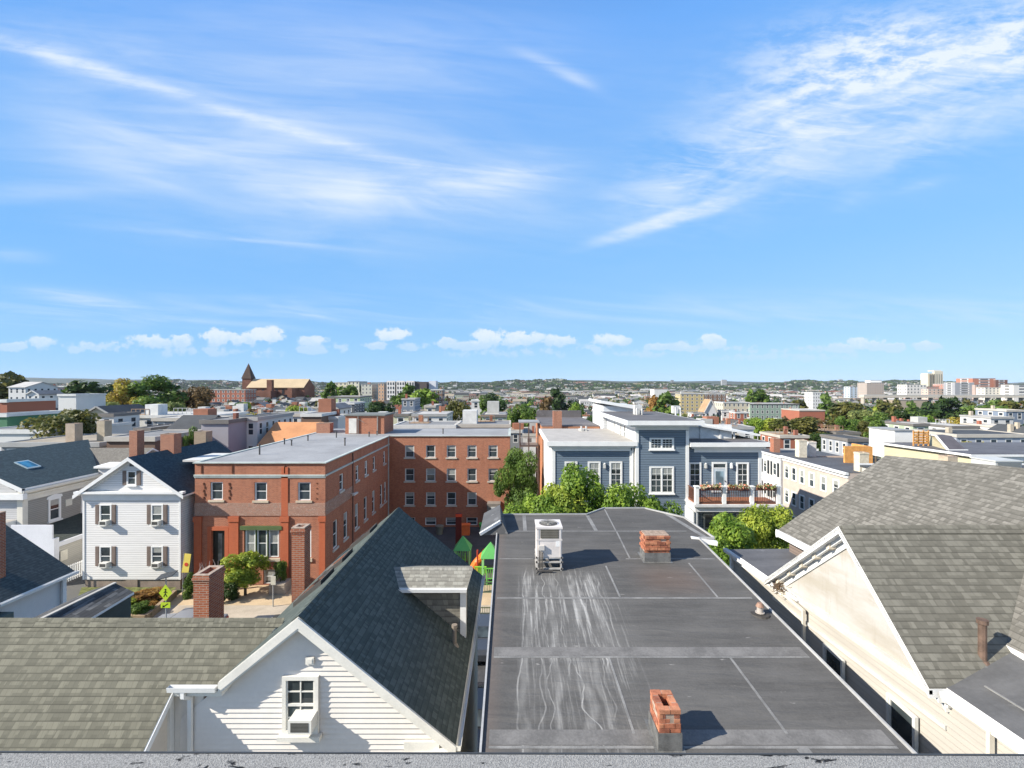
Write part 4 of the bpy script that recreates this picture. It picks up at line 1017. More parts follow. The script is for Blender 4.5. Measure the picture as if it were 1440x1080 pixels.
mb = MB(); mb.box(door[0]+.4, door[0]+.72, y0+.19, y0+.2, door[2]+1.0, door[3]-.3); mb.build('pane', glass((.08, .09, .09)), dr)
# piers, relief band, cornices
pierm = brick((.50, .13, .055), (.45, .11, .05), (.44, .16, .09), .072, .21, .004, .2)
for xa, xb in ((-24.82, -24.25), (-22.1, -21.35), (-18.05, -17.45), (-15.05, -14.58)): mb = MB(); mb.box(xa, xb, y0-.10, y0-.004, GZ, -10.75); mb.box(xa-.05, xb+.05, y0-.15, y0-.004, -10.75, -10.35); mb.build('pier', pierm, t)
mb = MB(); mb.box(-18.02, -17.5, y0-.006, y0-.05, -10.3, zt-.3)
mb.box(door[0]-.3, door[0]-.002, y0-.05, y0-.003, door[2], door[3]+.3); mb.box(door[1]+.002, door[1]+.3, y0-.05, y0-.003, door[2], door[3]+.3); mb.box(door[0]-.002, door[1]+.002, y0-.05, y0-.003, door[3], door[3]+.3)
mb.build('door_surround', pierm, t)
def relief():
    m, tt, b = newmat('carved band'); o = tt.node('ShaderNodeTexCoord').outputs['Object']
    w = tt.noise(tt.mapv(o, (1.6, 1, 3.0)), 2.6, 4, .55, 1.5); f = tt.ss(tt.m('ABSOLUTE', tt.m('SUBTRACT', w, .5)), .05, .01)
    n = tt.noise(o, 3, 4)
    tt.put(b.inputs['Base Color'], tt.mix(tt.m('MULTIPLY', f, .7), tt.mix(n, (.33, .17, .12, 1), (.44, .26, .19, 1)), (.60, .47, .38, 1))); bump(tt, b, f, .02); return m
rel = relief()
mb = MB(); mb.box(xl-.01, xr+.01, y0-.045, y0-.003, -10.3, -9.3); mb.build('relief_band', rel, t)
mb = MB(); mb.box(xr+.003, xr+.03, y0, y0+6.5, -10.3, -9.3); mb.build('relief_band', rel, t)
mb = MB(); mb.box(xl-.05, xr+.06, y0-.09, y0-.003, -7.22, -7.08); mb.box(xl-.03, xr+.04, y0-.05, y0-.003, -7.34, -7.24); mb.box(xr+.003, xr+.09, y0-.09, yb, -7.22, -7.08)
mb.box(xl-.1, xr+.10, y0-.12, y0+.25, zt, zt+.08); mb.box(xr-.2, xr+.10, y0+.25, yb-.12, zt, zt+.08); mb.box(xr+.1, xe+.1, yb-.12, yb+.25, zt, zt+.07); mb.box(xe-.2, xe+.1, yb+.25, 64.9, zt, zt+.08)
mb.box(xl-.1, xl+.2, y0+.25, 65, zt, zt+.1); mb.build('coping', plain((.44, .48, .44), .55, .15, 1.0), t)
mb = MB()
for xa in (-24.3, -21.9, -17.8): mb.box(xa, xa+.08, y0-.05, y0-.003, -7.0, zt-.1)
for i in range(5):   # toothed brick strips
    for xa in (-24.15, -22.15): mb.box(xa+(i % 2)*.08, xa+.10+(i % 2)*.08, y0-.04, y0-.003, -9.0+i*.27, -8.8+i*.27)
for i in range(4): mb.box(-15.3, -15.2, y0-.03, y0-.003, -9.0+i*.4, -8.93+i*.4)
mb.build('brick_relief', plain((.12, .045, .025), .9, .3), t)
# court-side wall of the front wing
side_w = [(40.2, -8.4, .95, 1.42), (44.3, -8.4, .9, 1.42), (47.0, -8.4, .9, 1.42), (49.7, -8.4, .9, 1.42), (53.7, -8.4, .9, 1.42)]
side_l = [(38.8, -12.4, 1.0, 2.3), (41.2, -12.4, 1.0, 2.3), (44.1, -12.4, 1.0, 2.3), (46.8, -12.4, 1.0, 2.3), (49.5, -12.4, 1.0, 2.3), (52.4, -12.4, 1.0, 2.3), (54.0, -12.4, .9, 2.3)]
zg = -17.2; ops = [(yy-y0-w/2, yy-y0+w/2, cz-h/2-zg, cz+h/2-zg) for yy, cz, w, h in side_w+side_l]
mb = MB(); mb.wall((xr, y0, zg), (0, 1, 0), (-1, 0, 0), yb-y0, zt-zg, ops, .22); mb.build('side_wall', bk, t)
for k, (yy, cz, w, h) in enumerate(side_w+side_l): window(t, (xr-.12, yy, cz), w, h, 90, '11', whitem, False, .09, (0, 1, 2, 0, 1)[k % 5])
mb = MB()
for yy, cz, w, h in side_w+side_l: mb.box(xr-.05, xr+.09, yy-w/2-.12, yy+w/2+.12, cz-h/2-.17, cz-h/2-.004)
mb.build('sill', plain((.50, .47, .42), .85, .12), t)
mb = MB(); mb.bar((xr+.06, 42.9, zt-.1), (xr+.06, 42.9, -17), .1, .08); mb.build('downspout', plain((.16, .10, .08), .6), t)
mb = MB(); mb.bar((xr+.08, 55.2, zt-.1), (xr+.08, 55.2, -17), .12, .1); mb.build('downspout', plain((.45, .45, .42), .6), t)
mb = MB(); mb.bar((xr, 42.6, -9.95), (xr+.35, 42.6, -9.9), .08, .06); mb.box(xr+.25, xr+.45, 42.2, 43.2, -10.05, -9.92); mb.build('wall_lamp', plain((.62, .60, .55), .5), t)
# rear wing
cols = [-12.15, -9.65, -7.2, -4.75, -2.25]; rows = [(-8.0, 1.45), (-10.78, 1.5), (-13.62, 1.55)]
ops = [(c-xr-.55, c-xr+.55, z-h/2-zg, z+h/2-zg) for c in cols for z, h in rows if not (c > -3 and z < -13)]+[(c-xr-.65, c-xr+.65, .45, 1.35) for c in cols[1-1:4]]
mb = MB(); mb.wall((xr, yb, zg), (1, 0, 0), (0, 1, 0), xe-xr, zt-zg, ops, .2); mb.build('rear_wall', bk, t)
k = 0
for c in cols:
    for z, h in rows:
        if c > -3 and z < -13: continue
        k += 1; window(t, (c, yb+.12, z), 1.1, h, 0, '11', plain((.62, .62, .60), .6), False, .09, (1, 2, 0, 1, 0, 2, 1)[k % 7])
for c in cols[:4]: window(t, (c, yb+.12, zg+.9), 1.3, .9, 0, '11', whitem, False, .07, (0, 2, 1, 0)[cols.index(c)])
mb = MB()
for c in cols:
    for z, h in rows: mb.box(c-.68, c+.68, yb-.09, yb+.02, z-h/2-.16, z-h/2-.004)
mb.build('sill', plain((.50, .47, .40), .85, .12), t)
mb = MB(); mb.box(-2.9, -1.35, yb-1.3, yb-.01, -17, -13.9); mb.build('entry_porch', plain((.20, .18, .16), .8), t)
mb = MB(); mb.box(-2.45, -1.7, yb-1.34, yb-1.31, -16.9, -14.25); mb.build('door', plain((.6, .62, .62), .5), t)
mb = MB(); mb.poly([(xe, yb, zg), (xe, 65, zg), (xe, 65, zt), (xe, yb, zt)]); mb.poly([(xe, 65, zg), (xl, 65, zg), (xl, 65, zt), (xe, 65, zt)]); mb.poly([(xl, 65, zg), (xl, y0, zg), (xl, y0, zt), (xl, 65, zt)]); mb.build('outer_wall', bk, t)
mb = MB(); mb.poly([(xl, y0, zt+.03), (xr, y0, zt+.03), (xr, 65, zt+.03), (xl, 65, zt+.03)]); mb.poly([(xr, yb, zt+.031), (xe, yb, zt+.031), (xe, 65, zt+.031), (xr, 65, zt+.031)])
mb.build('roof', plain((.27, .275, .28), .85, .14, .35), t)
mb = MB(); mb.box(-20.6, -15.8, 58, 62.5, zt, -3.95); bx_ = mb.build('stair_bulkhead', bk, t)
mb = MB(); mb.box(-20.75, -15.65, 57.85, 62.65, -3.95, -3.78); mb.build('bulkhead_roof', plain((.16, .17, .16), .8), t)
mb = MB(); mb.box(-20.15, -19.2, 57.93, 57.99, zt+.1, -4.25); mb.build('bulkhead_door', plain((.62, .60, .55), .6), t)
mb = MB(); mb.bar((-19.0, 57.93, zt), (-19.0, 57.93, -4), .10, .1); mb.bar((-16.6, 57.93, zt), (-16.6, 57.93, -4), .14, .1); mb.bar((-19.0, 57.85, -4.3), (-18.2, 57.85, -4.75), .05, .05); mb.build('conduit', plain((.25, .22, .20), .7), t)
mb = MB(); mb.box(-24.6, -18.4, 60, 60.3, zt, zt+.3); mb.build('parapet', plain((.42, .42, .40), .8), t)
chimney('brick_chimney', -24.6, -22.9, 59.0, 60.2, zt, -4.95, 'squat red brick chimney on the school roof beside the brick stair box', cap='')
for x, y, h in ((PX(365, 41), 41, .95), (PX(400, 48), 48, .65), (PX(433, 51), 51, .6), (PX(473, 54), 54, .7), (PX(485, 47), 47, .8), (PX(519, 55), 55, .6), (PX(530, 56.5), 56.5, .55), (PX(410, 47), 47, .6), (PX(623, 58), 58, .7)):
    mb = MB(); mb.tube((x, y, zt), (x, y, zt+h), .07, .07, 8); mb.tube((x, y, zt+h-.1), (x, y, zt+h), .10, .10, 8); mb.build('roof_pipe', plain((.10, .095, .09), .6), t)

# ================================================================== blue-grey building
OCC.append((1.5, 19.5, 36, 62))
t = thing('blue_grey_building', (10, 38.8, GZ), 'blue-grey clapboard apartment building with a taller middle tower, white cornices and a railed deck', 'building')
bs = siding((.14, .185, .235), .20, .08, .5); D = 38.8; side = siding((.56, .57, .58), .2, .06, .8)
def blk(nm, x0, x1, y0, y1, zt, m, ms=None, parent=t):
    b = MB(); b.poly([(x0, y0, zg), (x1, y0, zg), (x1, y0, zt), (x0, y0, zt)], 0); b.poly([(x0, y1, zg), (x0, y0, zg), (x0, y0, zt), (x0, y1, zt)], 1); b.poly([(x1, y0, zg), (x1, y1, zg), (x1, y1, zt), (x1, y0, zt)], 1); b.poly([(x1, y1, zg), (x0, y1, zg), (x0, y1, zt), (x1, y1, zt)], 1)
    return b.build(nm, [m, ms or m], parent)
def cornice(x0, x1, y0, y1, zt, ov=.55, th=.38, fr=.35, rf=None):
    b = MB()
    b.box(x0-ov, x1+ov, y0-ov, y1, zt-th, zt); b.box(x0-ov*.6, x1+ov*.6, y0-ov*.6, y1-.02, zt-th-.16, zt-th-.003); b.box(x0-.06, x1+.06, y0-.06, y1-.04, zt-th-fr-.16, zt-th-.166)
    b.build('cornice', whitem, t)
    b = MB(); b.box(x0-ov+.15, x1+ov-.15, y0-ov+.15, y1-.05, zt, zt+.012); b.build('roof', rf or rubber((.12, .115, .115)), t)
tx0, tx1, tz = 10.15, 14.45, -2.95
blk('wall', 3.35, 10.1, D, 49.6, -4.95, bs, side); cornice(3.35, 9.75, D, 49.6, -4.72, .5, .35, .3, plain((.38, .36, .33), .8, .1))
blk('tower_wall', tx0, tx1, D-.35, 50.2, tz-.4, bs, side); cornice(tx0, tx1, D-.35, 50.2, tz, .95, .35, .3)
blk('wall', 14.5, 20.6, D, 50, -5.1, bs, side); cornice(15.1, 20.5, D, 50, -4.78, .55, .35, .35)
# white corner boards
b = MB()
for x in (3.35, 9.75): b.box(x-.03, x+.22, D-.05, D-.005, zg, -5.5)
b.box(3.30, 3.345, D-.03, D+.25, zg, -5.5); b.box(3.30, 3.345, 44, 44.3, zg, -5.5)
for x in (tx0-.03, tx1-.22): b.box(x, x+.25, D-.41, D-.355, zg, tz-.85)
b.box(tx0-.05, tx0-.005, D-.38, D-.1, zg, tz-.85); b.box(20.35, 20.63, D-.05, D-.005, zg, -5.6); b.bar((9.95, D-.12, -5.3), (9.95, D-.12, -16), .1, .1)
b.box(tx0-.05, tx0-.005, 41.3, 41.6, -4.6, tz-.85); b.box(tx0-.05, tx0-.005, 45.3, 45.6, -4.6, tz-.85)
b.build('corner_board', whitem, t)
window(t, (12.26, D-.36, -4.88), 2.0, .95, 0, 'd3', whitem, True, .13, 0)
window(t, (12.26, D-.36, -7.85), 2.0, 2.2, 0, 'd2', whitem, True, .13, 1)
for x, bl in ((PX(803, D), 0), (PX(835.5, D), 2), (PX(866, D), 1)): window(t, (x, D-.01, -7.45), 1.05, 2.1, 0, '12', whitem, True, .13, bl)
for x in (PX(977, D), PX(1044, D)): window(t, (x, D-.01, -7.5), 1.05, 2.05, 0, '12', whitem, True, .13, 0)
for y in (42.2, 43.6, 46.5): window(t, (tx0-.01, y, -4.3), .8, 1.5, -90, '11', whitem, False, .12, 0)
for y, z in ((41, -8), (45.5, -8), (41, -12), (45.5, -12)): window(t, (3.33, y, z), 1.0, 1.9, -90, '11', whitem, True, .12, 1)
for x in (PX(850, D), PX(992, D), PX(1028, D)):
    b = MB(); b.box(x-.08, x+.08, D-.16, D-.01, -6.95, -6.6); b.tube((x, D-.1, -6.6), (x, D-.1, -6.5), .11, .03, 8); b.build('wall_lamp', plain((.55, .55, .52) if x < 18 else (.8, .8, .78), .4), t)
xd = PX(1011.5, D); b = MB(); b.box(xd-.62, xd-.5, D-.07, D-.006, -8.95, -6.45); b.box(xd+.5, xd+.62, D-.07, D-.006, -8.95, -6.45); b.box(xd-.5, xd+.5, D-.07, D-.006, -6.6, -6.45); b.box(xd-.5, xd+.5, D-.06, D-.006, -6.98, -6.9); b.build('door_frame', whitem, t)
b = MB(); b.box(xd-.49, xd+.49, D-.05, D-.007, -8.95, -6.99); dr = b.build('door', plain((.55, .62, .66), .4), t)
b = MB(); b.poly([(xd-.33, D-.056, -8.7), (xd+.33, D-.056, -8.7), (xd+.33, D-.056, -7.2), (xd-.33, D-.056, -7.2)]); b.build('pane', glass((.12, .17, .20)), dr)
b = MB(); b.box(xd+.4, xd+.44, D-.12, D-.05, -8.05, -7.95); b.build('handle', plain((.1, .1, .1), .4), dr)
b = MB(); b.poly([(xd-.49, D-.03, -6.88), (xd+.49, D-.03, -6.88), (xd+.49, D-.03, -6.61), (xd-.49, D-.03, -6.61)]); b.build('transom', glass(), t)
# deck with porch below
dx0, dx1, dy = 14.3, 21.0, 36.6; dz = -9.35
wood = plain((.26, .10, .05), .7, .25, 3.0)
b = MB(); b.box(dx0+.1, dx1-.1, dy+.1, D-.02, dz-.04, dz); b.build('deck', wood, t)
b = MB(); b.box(dx0-.15, dx1+.1, dy-.18, D-.05, dz-.22, dz-.045); b.box(dx0, dx1, dy, D-.05, dz-.62, dz-.225); b.build('deck_fascia', plain((.56, .56, .56), .6), t)
for x in (dx0+.15, dx0+2.28, dx0+4.45, dx0+6.5):
    b = MB(); b.box(x-.14, x+.14, dy, dy+.28, dz, dz+1.3); b.box(x-.19, x+.19, dy-.05, dy+.33, dz+1.3, dz+1.38); b.build('newel_post', whitem, t)
    b = MB(); b.tube((x, dy+.2, zg), (x, dy+.2, dz-.62), .17, .15, 12); b.build('porch_column', plain((.5, .51, .51), .6), t)
b = MB()
def rail(p, q, parent=t):
    p, q = Vector(p), Vector(q); n = int((q-p).length/.13); b = MB()
    b.bar(p+Vector((0,0,1.05)), q+Vector((0,0,1.05)), .09, .06); b.bar(p+Vector((0,0,.1)), q+Vector((0,0,.1)), .07, .05)
    for i in range(1, n): c = p.lerp(q, i/n); b.bar(c+Vector((0,0,.1)), c+Vector((0,0,1.03)), .035, .035)
    b.build('railing', plain((.13, .06, .04), .6, .2), parent)
for i in range(3): rail((dx0+.32+i*2.15, dy+.14, dz), (dx0+2.12+i*2.15, dy+.14, dz))
rail((dx0+.12, dy+.3, dz), (dx0+.12, D-.1, dz))
for i in range(5): window(t, (14.9+i*1.35, D-.01, -11.9), .9, 2.4, 0, '11', plain((.35, .36, .34), .6), False, .12, 0)
b = MB(); b.box(14.15, 14.22, dy, D, -16, dz-.6); b.build('porch_lattice', plain((.5, .52, .53), .6), t)
# white roof monitor and rooftop kit on the blue-grey building
b = MB(); b.box(14.5, 19.2, 41.0, 41.2, -4.78, -3.55); b.poly([(14.5, 40.98, -4.75), (19.2, 40.98, -4.75), (14.5, 40.98, -3.4)])
for x in (14.6, 16.4, 18.1, 19.3): b.box(x, x+.15, 40.9, 41.0, -4.78, -3.5-.12*(x-14.5))
b.build('roof_screen', plain((.66, .66, .64), .6), t)
b = MB(); b.slab([(14.4, 40.6, -3.2), (21.5, 40.6, -4.35), (21.5, 49, -4.35), (14.4, 49, -3.2)], .16); b.build('sloped_roof', whitem, t)
b = MB(); b.box(9.8, 13.4, 50.4, 57, -9, -2.35); b.build('rear_tower_wall', siding((.62, .64, .66), .3, .05, .8), t)
b = MB(); b.slab([(9.4, 50.0, -1.75), (13.9, 50.0, -2.5), (13.9, 57.5, -2.5), (9.4, 57.5, -1.75)], .3); b.build('rear_tower_roof', whitem, t)
for x, y, h in ((PX(898, 45), 45, 1.25), (PX(952, 47), 47, 1.0), (PX(820, 47), 47, .3)):
    b = MB(); b.box(x-.35, x+.35, y, y+.7, -2.95 if h > .5 else -4.72, (-2.95 if h > .5 else -4.72)+h*.75); b.tube((x-.2, y-.2, -4.8), (x-.2, y-.2, -2.3 if h > .5 else -4.2), .09, .09, 8); b.tube((x+.3, y-.1, -4.8), (x+.3, y-.1, -2.35 if h > .5 else -4.2), .09, .09, 8); b.build('rooftop_vent', plain((.50, .50, .48), .5, .2, 4.0), t)
# flowers along the deck rail
def planter(p, label):
    t = thing('flower_box', p, label, 'flower box', 'flower boxes on the deck railing')
    b = MB(); b.box(-.75, .75, -.12, .12, 0, .16); m = b.mesh('box'); m.materials.append(plain((.12, .05, .035), .7)); link(bpy.data.objects.new('box', m), t)
    g = np.random.default_rng(int(abs(p[0])*100)); n = 420
    c = np.stack([g.uniform(-.78, .78, n), g.normal(0, .10, n), .20+g.gamma(2, .05, n)-.04*g.random(n)], 1); a = g.normal(size=(n, 3))*.05; e = g.normal(size=(n, 3))*.04
    m = bpy.data.meshes.new('foliage'); quads(m, np.stack([c-a, c-e, c+a, c+e], 1), mi=g.choice(3, n, p=[.5, .3, .2]))
    for h in (leafm(*LEAF['pale green']), plain((.60, .50, .36), .7), plain((.62, .20, .14), .7)): m.materials.append(h)
    link(bpy.data.objects.new('foliage', m), t)
for k, x in enumerate((15.5, 17.65, 19.8)): planter((x, dy-.02, dz+1.08), ('flower box on the railed deck next to the blue-grey tower', 'middle flower box on the railed deck, below the pale door', 'flower box at the outer end of the railed deck')[k])

# ================================================================== orange brick building behind, stairs beside it
t = thing('brick_block', (6, 52, GZ), 'orange-brick flat-roofed building with a raised chimney just behind the blue-grey one', 'building')
OCC.append((2, 11, 50, 62))
b = MB(); x0, x1 = 3.35, 9.7; b.box(x0, x1, 52, 66, zg, -4.75); b.build('wall', brick((.44, .17, .08), (.36, .13, .06), (.45, .3, .2)), t)
b = MB(); b.box(x0-.05, x1, 52.2, 66, -4.75, -4.62); b.box(x0+.1, x1, 65.7, 66, -4.62, -3.7); b.build('roof', rubber((.13, .12, .12)), t)
chimney('brick_chimney', 4.55, 5.5, 51.75, 52.6, -6, -3.0, 'red brick chimney standing on the front wall of the orange-brick building', cap='')
t = thing('porch_stack', (1.6, 56, GZ), 'dark wooden back-porch stair stack between the tree and the blue-grey building', 'porch')
b = MB()
for k in range(4):
    z = -16.5+k*3.0; b.box(.9, 3.2, 56, 59, z, z+.15)
    for x in (.95, 2.0, 3.1): b.bar((x, 56.05, z), (x, 56.05, z+3.0), .14, .14)
b.build('frame', plain((.13, .10, .085), .8), t)
for k in range(4):
    b = MB(); z = -16.5+k*3.0
    for i in range(16): b.bar((1+i*.14, 56.02, z+.2), (1+i*.14, 56.02, z+1.1), .04, .04)
    b.bar((.95, 56.02, z+1.1), (3.1, 56.02, z+1.1), .08, .08); b.build('railing', plain((.45, .43, .40), .8), t)
b = MB(); b.box(.8, 3.3, 55.8, 59.2, -4.65, -4.5); b.build('roof', gravel, t)

# ================================================================== row houses to the right
def rowhouse(name, X, ya, yb, zt, wallm, label, wins, shut=False, depth=9):
    t = thing(name, (X, ya, GZ), label, 'row house')
    b = MB(); b.poly([(X, yb, -18), (X, ya, -18), (X, ya, zt), (X, yb, zt)]); b.poly([(X, ya, -18), (X+depth, ya, -18), (X+depth, ya, zt), (X, ya, zt)]); b.poly([(X+depth, yb, -18), (X, yb, -18), (X, yb, zt), (X+depth, yb, zt)]); b.build('wall', wallm, t)
    b = MB(); b.box(X-.35, X, ya-.05, yb+.05, zt-.16, zt+.05); b.box(X-.12, X-.003, ya, yb, zt-.5, zt-.165); b.build('cornice', whitem, t)
    b = MB(); b.poly([(X-.05, ya, zt+.06), (X+depth, ya, zt-.3), (X+depth, yb, zt-.3), (X-.05, yb, zt+.06)]); b.build('roof', rubber((.085, .088, .095)), t)
    for yy in wins:
        for z in (zt-1.75, zt-4.6, zt-7.4):
            window(t, (X-.01, yy, z), .95, 1.65, -90, '11', whitem, False, .14, rnd.randrange(3))
            if shut:
                for s_ in (-1, 1):
                    c = yy+s_*.75; b = MB(); b.box(X-.06, X-.005, c-.2, c+.2, z-.85, z+.85); b.build('shutter', plain((.03, .035, .04), .6), t)
    return t
OCC.append((32, 43, 43, 66))
rowhouse('beige_row_house', 32.4, 45.2, 56.2, -8.6, plain((.50, .42, .36), .7, .08), 'beige row house with tall white-framed windows and a dark roof near the bracketed gable', (46.9, 48.8, 50.7, 52.4, 53.9, 55.3))
rowhouse('white_row_house', 32.5, 56.3, 63.5, -8.75, plain((.70, .70, .68), .6, .05), 'white row house with black shutters beyond the beige row house', (58, 60.2, 62.2), True)
t = thing('downpipe', (32.2, 56.2, -12), 'grey downpipe between the beige and white row houses', 'downpipe'); b = MB(); b.bar((32.3, 56.2, -8.8), (32.3, 56.2, -16), .28, .2); b.build('pipe', plain((.35, .36, .38), .6), t)
chimney('brick_chimney', PX(1088, 60), PX(1097, 60), 60, 60.9, -9, -7.0, 'small orange brick chimney at the back of the white row house roof', cap='')
for (xa, xb, d, zt2, lb, col) in ((1124, 1135, 55, -6.6, 'cream chimney on the dark row house roof, closer to the orange brick one', (.60, .55, .44)), (1137, 1148, 56, -6.9, 'whitish twin chimney next to the cream one on the row house roof', (.62, .60, .56)), (1209, 1222, 46, -6.75, 'cream chimney at the edge of the dark roof beside the big shingle slope', (.62, .55, .42))):
    chimney('masonry_chimney', PX(xa, d), PX(xb, d), d, d+.8, -9.2, zt2, lb, plain(col, .85, .15, 3.0), cap='corbel')
t = thing('roof_deck_screen', (PX(1205, 52), 52, -9), 'orange wooden screen wall standing at the back of the dark row house roof', 'screen'); b = MB(); b.box(PX(1188, 52), PX(1225, 52), 52, 52.2, -9, -6.9); b.box(PX(1225, 52), PX(1226, 52)+.1, 52, 55, -9, -6.95)
b.build('boards', plain((.62, .30, .09), .7, .2, 2.0), t)

# ================================================================== yellow building at the right
OCC.append((42, 62, 38, 56)); OCC.append((29, 46, 28, 36))
t = thing('yellow_building', (50, 46, GZ), 'pale yellow building with white cornice and dark mansard behind the big shingle slope', 'building')
ym = siding((.50, .46, .31), .15, .08, .8)
b = MB(); X_ = 45.0; b.poly([(X_-1.4, 55, -18), (X_, 46, -18), (X_, 46, -7.0), (X_-1.4, 55, -7.0)]); b.poly([(X_, 46, -18), (62, 46, -18), (62, 46, -7.0), (X_, 46, -7.0)]); b.build('wall', ym, t)
b = MB(); b.slab([(X_-1.85, 55.2, -6.85), (X_-.4, 45.6, -6.85), (62, 45.6, -6.85), (62, 55.2, -6.85)], .22, 1, 0); b.poly([(X_-1.2, 54.8, -6.84), (X_+.2, 46.2, -6.84), (62, 46.2, -6.84), (62, 54.8, -6.84)], 1); b.box(X_+.1, 62, 45.85, 45.97, -7.5, -7.08, 0); b.build('cornice', [whitem, rubber((.11, .11, .12))], t)
b = MB(); pts = [(PX(1302, 49), 49, -6.85), (PX(1355, 47), 47, -6.85), (PX(1336, 49), 49, -5.35), (PX(1316, 50), 50, -5.3)]
b.poly([(45.05, 48.5, -6.84), (46.95, 48.5, -6.84), (47.4, 50.6, -5.6), (45.7, 50.6, -5.6)]); b.poly([(45.7, 50.6, -5.6), (47.4, 50.6, -5.6), (48.6, 53, -5.7), (47.0, 53, -5.75)]); b.poly([(46.95, 48.5, -6.84), (48.9, 53, -6.84), (48.6, 53, -5.7), (47.4, 50.6, -5.6)]); b.build('mansard', [plain((.09, .085, .095), .8, .15)], t)
b = MB(); b.poly([(45.05, 48.5, -6.84), (45.7, 50.6, -5.6), (47.0, 53, -5.75), (47.0, 53, -6.84)]); b.build('mansard_side', ym, t)
b = MB(); b.bar((45.0, 48.45, -6.8), (45.68, 50.6, -5.56), .16, .14); b.bar((45.68, 50.6, -5.56), (47.0, 53, -5.7), .14, .12); b.bar((45.0, 48.4, -6.8), (47.0, 48.4, -6.8), .12, .1); b.build('mansard_trim', whitem, t)
window(t, (PX(1376, 45.95), 45.99, -8.3), 1.0, 1.1, 0, '11', whitem, False, .1, 0); window(t, (PX(1393, 45.95), 45.99, -8.3), 1.0, 1.1, 0, '11', whitem, False, .1, 1)
t = thing('roof_terrace_fence', (44, 52, -7), 'orange timber terrace fence on the yellow building roof', 'fence'); b = MB()
for i in range(5): b.box(PX(1284, 52), PX(1305, 52), 51.9, 52, -6.6+i*.28, -6.38+i*.28)
for i in range(4): b.bar((PX(1284, 52)+i*.55, 51.95, -6.9), (PX(1284, 52)+i*.55, 51.95, -5.15), .1, .1)
b.build('boards', plain((.58, .30, .10), .7, .2, 2.0), t)
t = thing('rooftop_shed', (PX(1270, 56), 56, -7), 'white box-shaped roof structure beside the orange terrace fence', 'roof structure'); b = MB(); b.box(PX(1258, 56), PX(1283, 56), 56, 60, -9, -5.6); b.build('wall', plain((.74, .74, .72), .6, .04), t); b = MB(); b.box(PX(1258, 56)-.1, PX(1283, 56)+.1, 55.9, 60.1, -5.6, -5.48); b.build('roof', gravel, t)
t = thing('dark_flat_roof_building', (36, 30, GZ), 'low black-roofed building with a large rooftop air handler, beside the shingle ridge', 'building')
b = MB(); b.box(25, 45, 27.8, 33.5, -18, -5.9); b.build('wall', plain((.5, .48, .44), .8), t); b = MB(); b.box(24.9, 45, 27.7, 33.6, -5.9, -5.8); b.build('roof', rubber((.06, .065, .07)), t); b = MB(); b.box(24.85, 45, 27.6, 27.7, -5.95, -5.72); b.box(24.85, 45, 33.6, 33.7, -5.95, -5.7); b.build('edge_trim', whitem, t)
t = thing('rooftop_air_handler', (33, 30, -5.8), 'grey louvred box air conditioner on the black flat roof', 'air conditioner'); b = MB(); xa, xb = PX(1400, 30), PX(1437, 30); b.box(xa, xb, 30, 31.6, -5.68, -4.98); b.box(xa-.05, xb+.05, 29.95, 31.65, -4.98, -4.9); b.build('case', plain((.46, .47, .45), .5, .08), t); b = MB()
for i in range(8): b.box(xa+.1, xb-.1, 29.96, 30, -5.6+i*.075, -5.56+i*.075)
b.build('louvre', plain((.22, .23, .22), .5), t); b = MB(); b.box(xa, xb, 30.1, 30.3, -5.8, -5.68); b.box(xa, xb, 31.2, 31.4, -5.8, -5.68); b.build('curb', plain((.2, .15, .12), .8), t)
chimney('masonry_chimney', PX(1333, 30), PX(1347, 30), 30, 30.7, -6, -4.65, 'tan rendered chimney on the black flat roof near the air handler', plain((.42, .35, .26), .85, .15, 3.0), cap='')
# ================================================================== playground, garden, street things
def play_tower(x, y, zt, label):
    t = thing('play_tower', (x, y, -17), label, 'play tower', 'play towers')
    gm = plain((.16, .50, .09), .45, .06); w = .62
    b = MB()
    for sx in (-1, 1):
        for sy in (-1, 1): b.bar((x+sx*w, y+sy*w, -17), (x+sx*w, y+sy*w, zt-.8), .11, .11)
    b.build('post', plain((.30, .62, .25), .45, .06), t)
    b = MB(); c = (x, y, zt+.35); q = [(x-w-.15, y-w-.15, zt-.75), (x+w+.15, y-w-.15, zt-.75), (x+w+.15, y+w+.15, zt-.75), (x-w-.15, y+w+.15, zt-.75)]
    for i in range(4): b.poly([q[i], q[(i+1) % 4], c])
    b.build('canopy', plain((.10, .36, .10), .45, .08), t)
    b = MB(); b.box(x-w, x+w, y-w, y+w, -15.5, -15.38); b.build('platform', plain((.12, .10, .09), .6), t)
    b = MB()
    for i in range(9): b.bar((x-w+i*w/4, y-w, -15.4), (x-w+i*w/4, y-w, -14.5), .04, .04); b.bar((x+w, y-w+i*w/4, -15.4), (x+w, y-w+i*w/4, -14.5), .04, .04)
    b.bar((x-w, y-w, -14.5), (x+w, y-w, -14.5), .07, .07); b.bar((x+w, y-w, -14.5), (x+w, y+w, -14.5), .07, .07); b.build('guard_rail', gm, t)
    b = MB()
    for i in range(7): b.bar((x-.25, y-w-.1, -16.8+i*.26), (x+.25, y-w-.1, -16.8+i*.26), .05, .05)
    b.bar((x-.27, y-w-.1, -17), (x-.27, y-w-.1, -14.7), .06, .06); b.bar((x+.27, y-w-.1, -17), (x+.27, y-w-.1, -14.7), .06, .06); b.build('ladder', gm, t)
play_tower(PX(651, 41.5), 41.5, -13.75, 'green-roofed play tower standing closer to the shingle gable'); play_tower(PX(690, 37.5), 37.5, -12.95, 'green-roofed play tower with a ladder beside the flat-roofed building')
t = thing('play_slide', (PX(670, 40), 40, -17), 'orange spiral tube slide between the two green play towers', 'slide')
b = MB(); pts = []
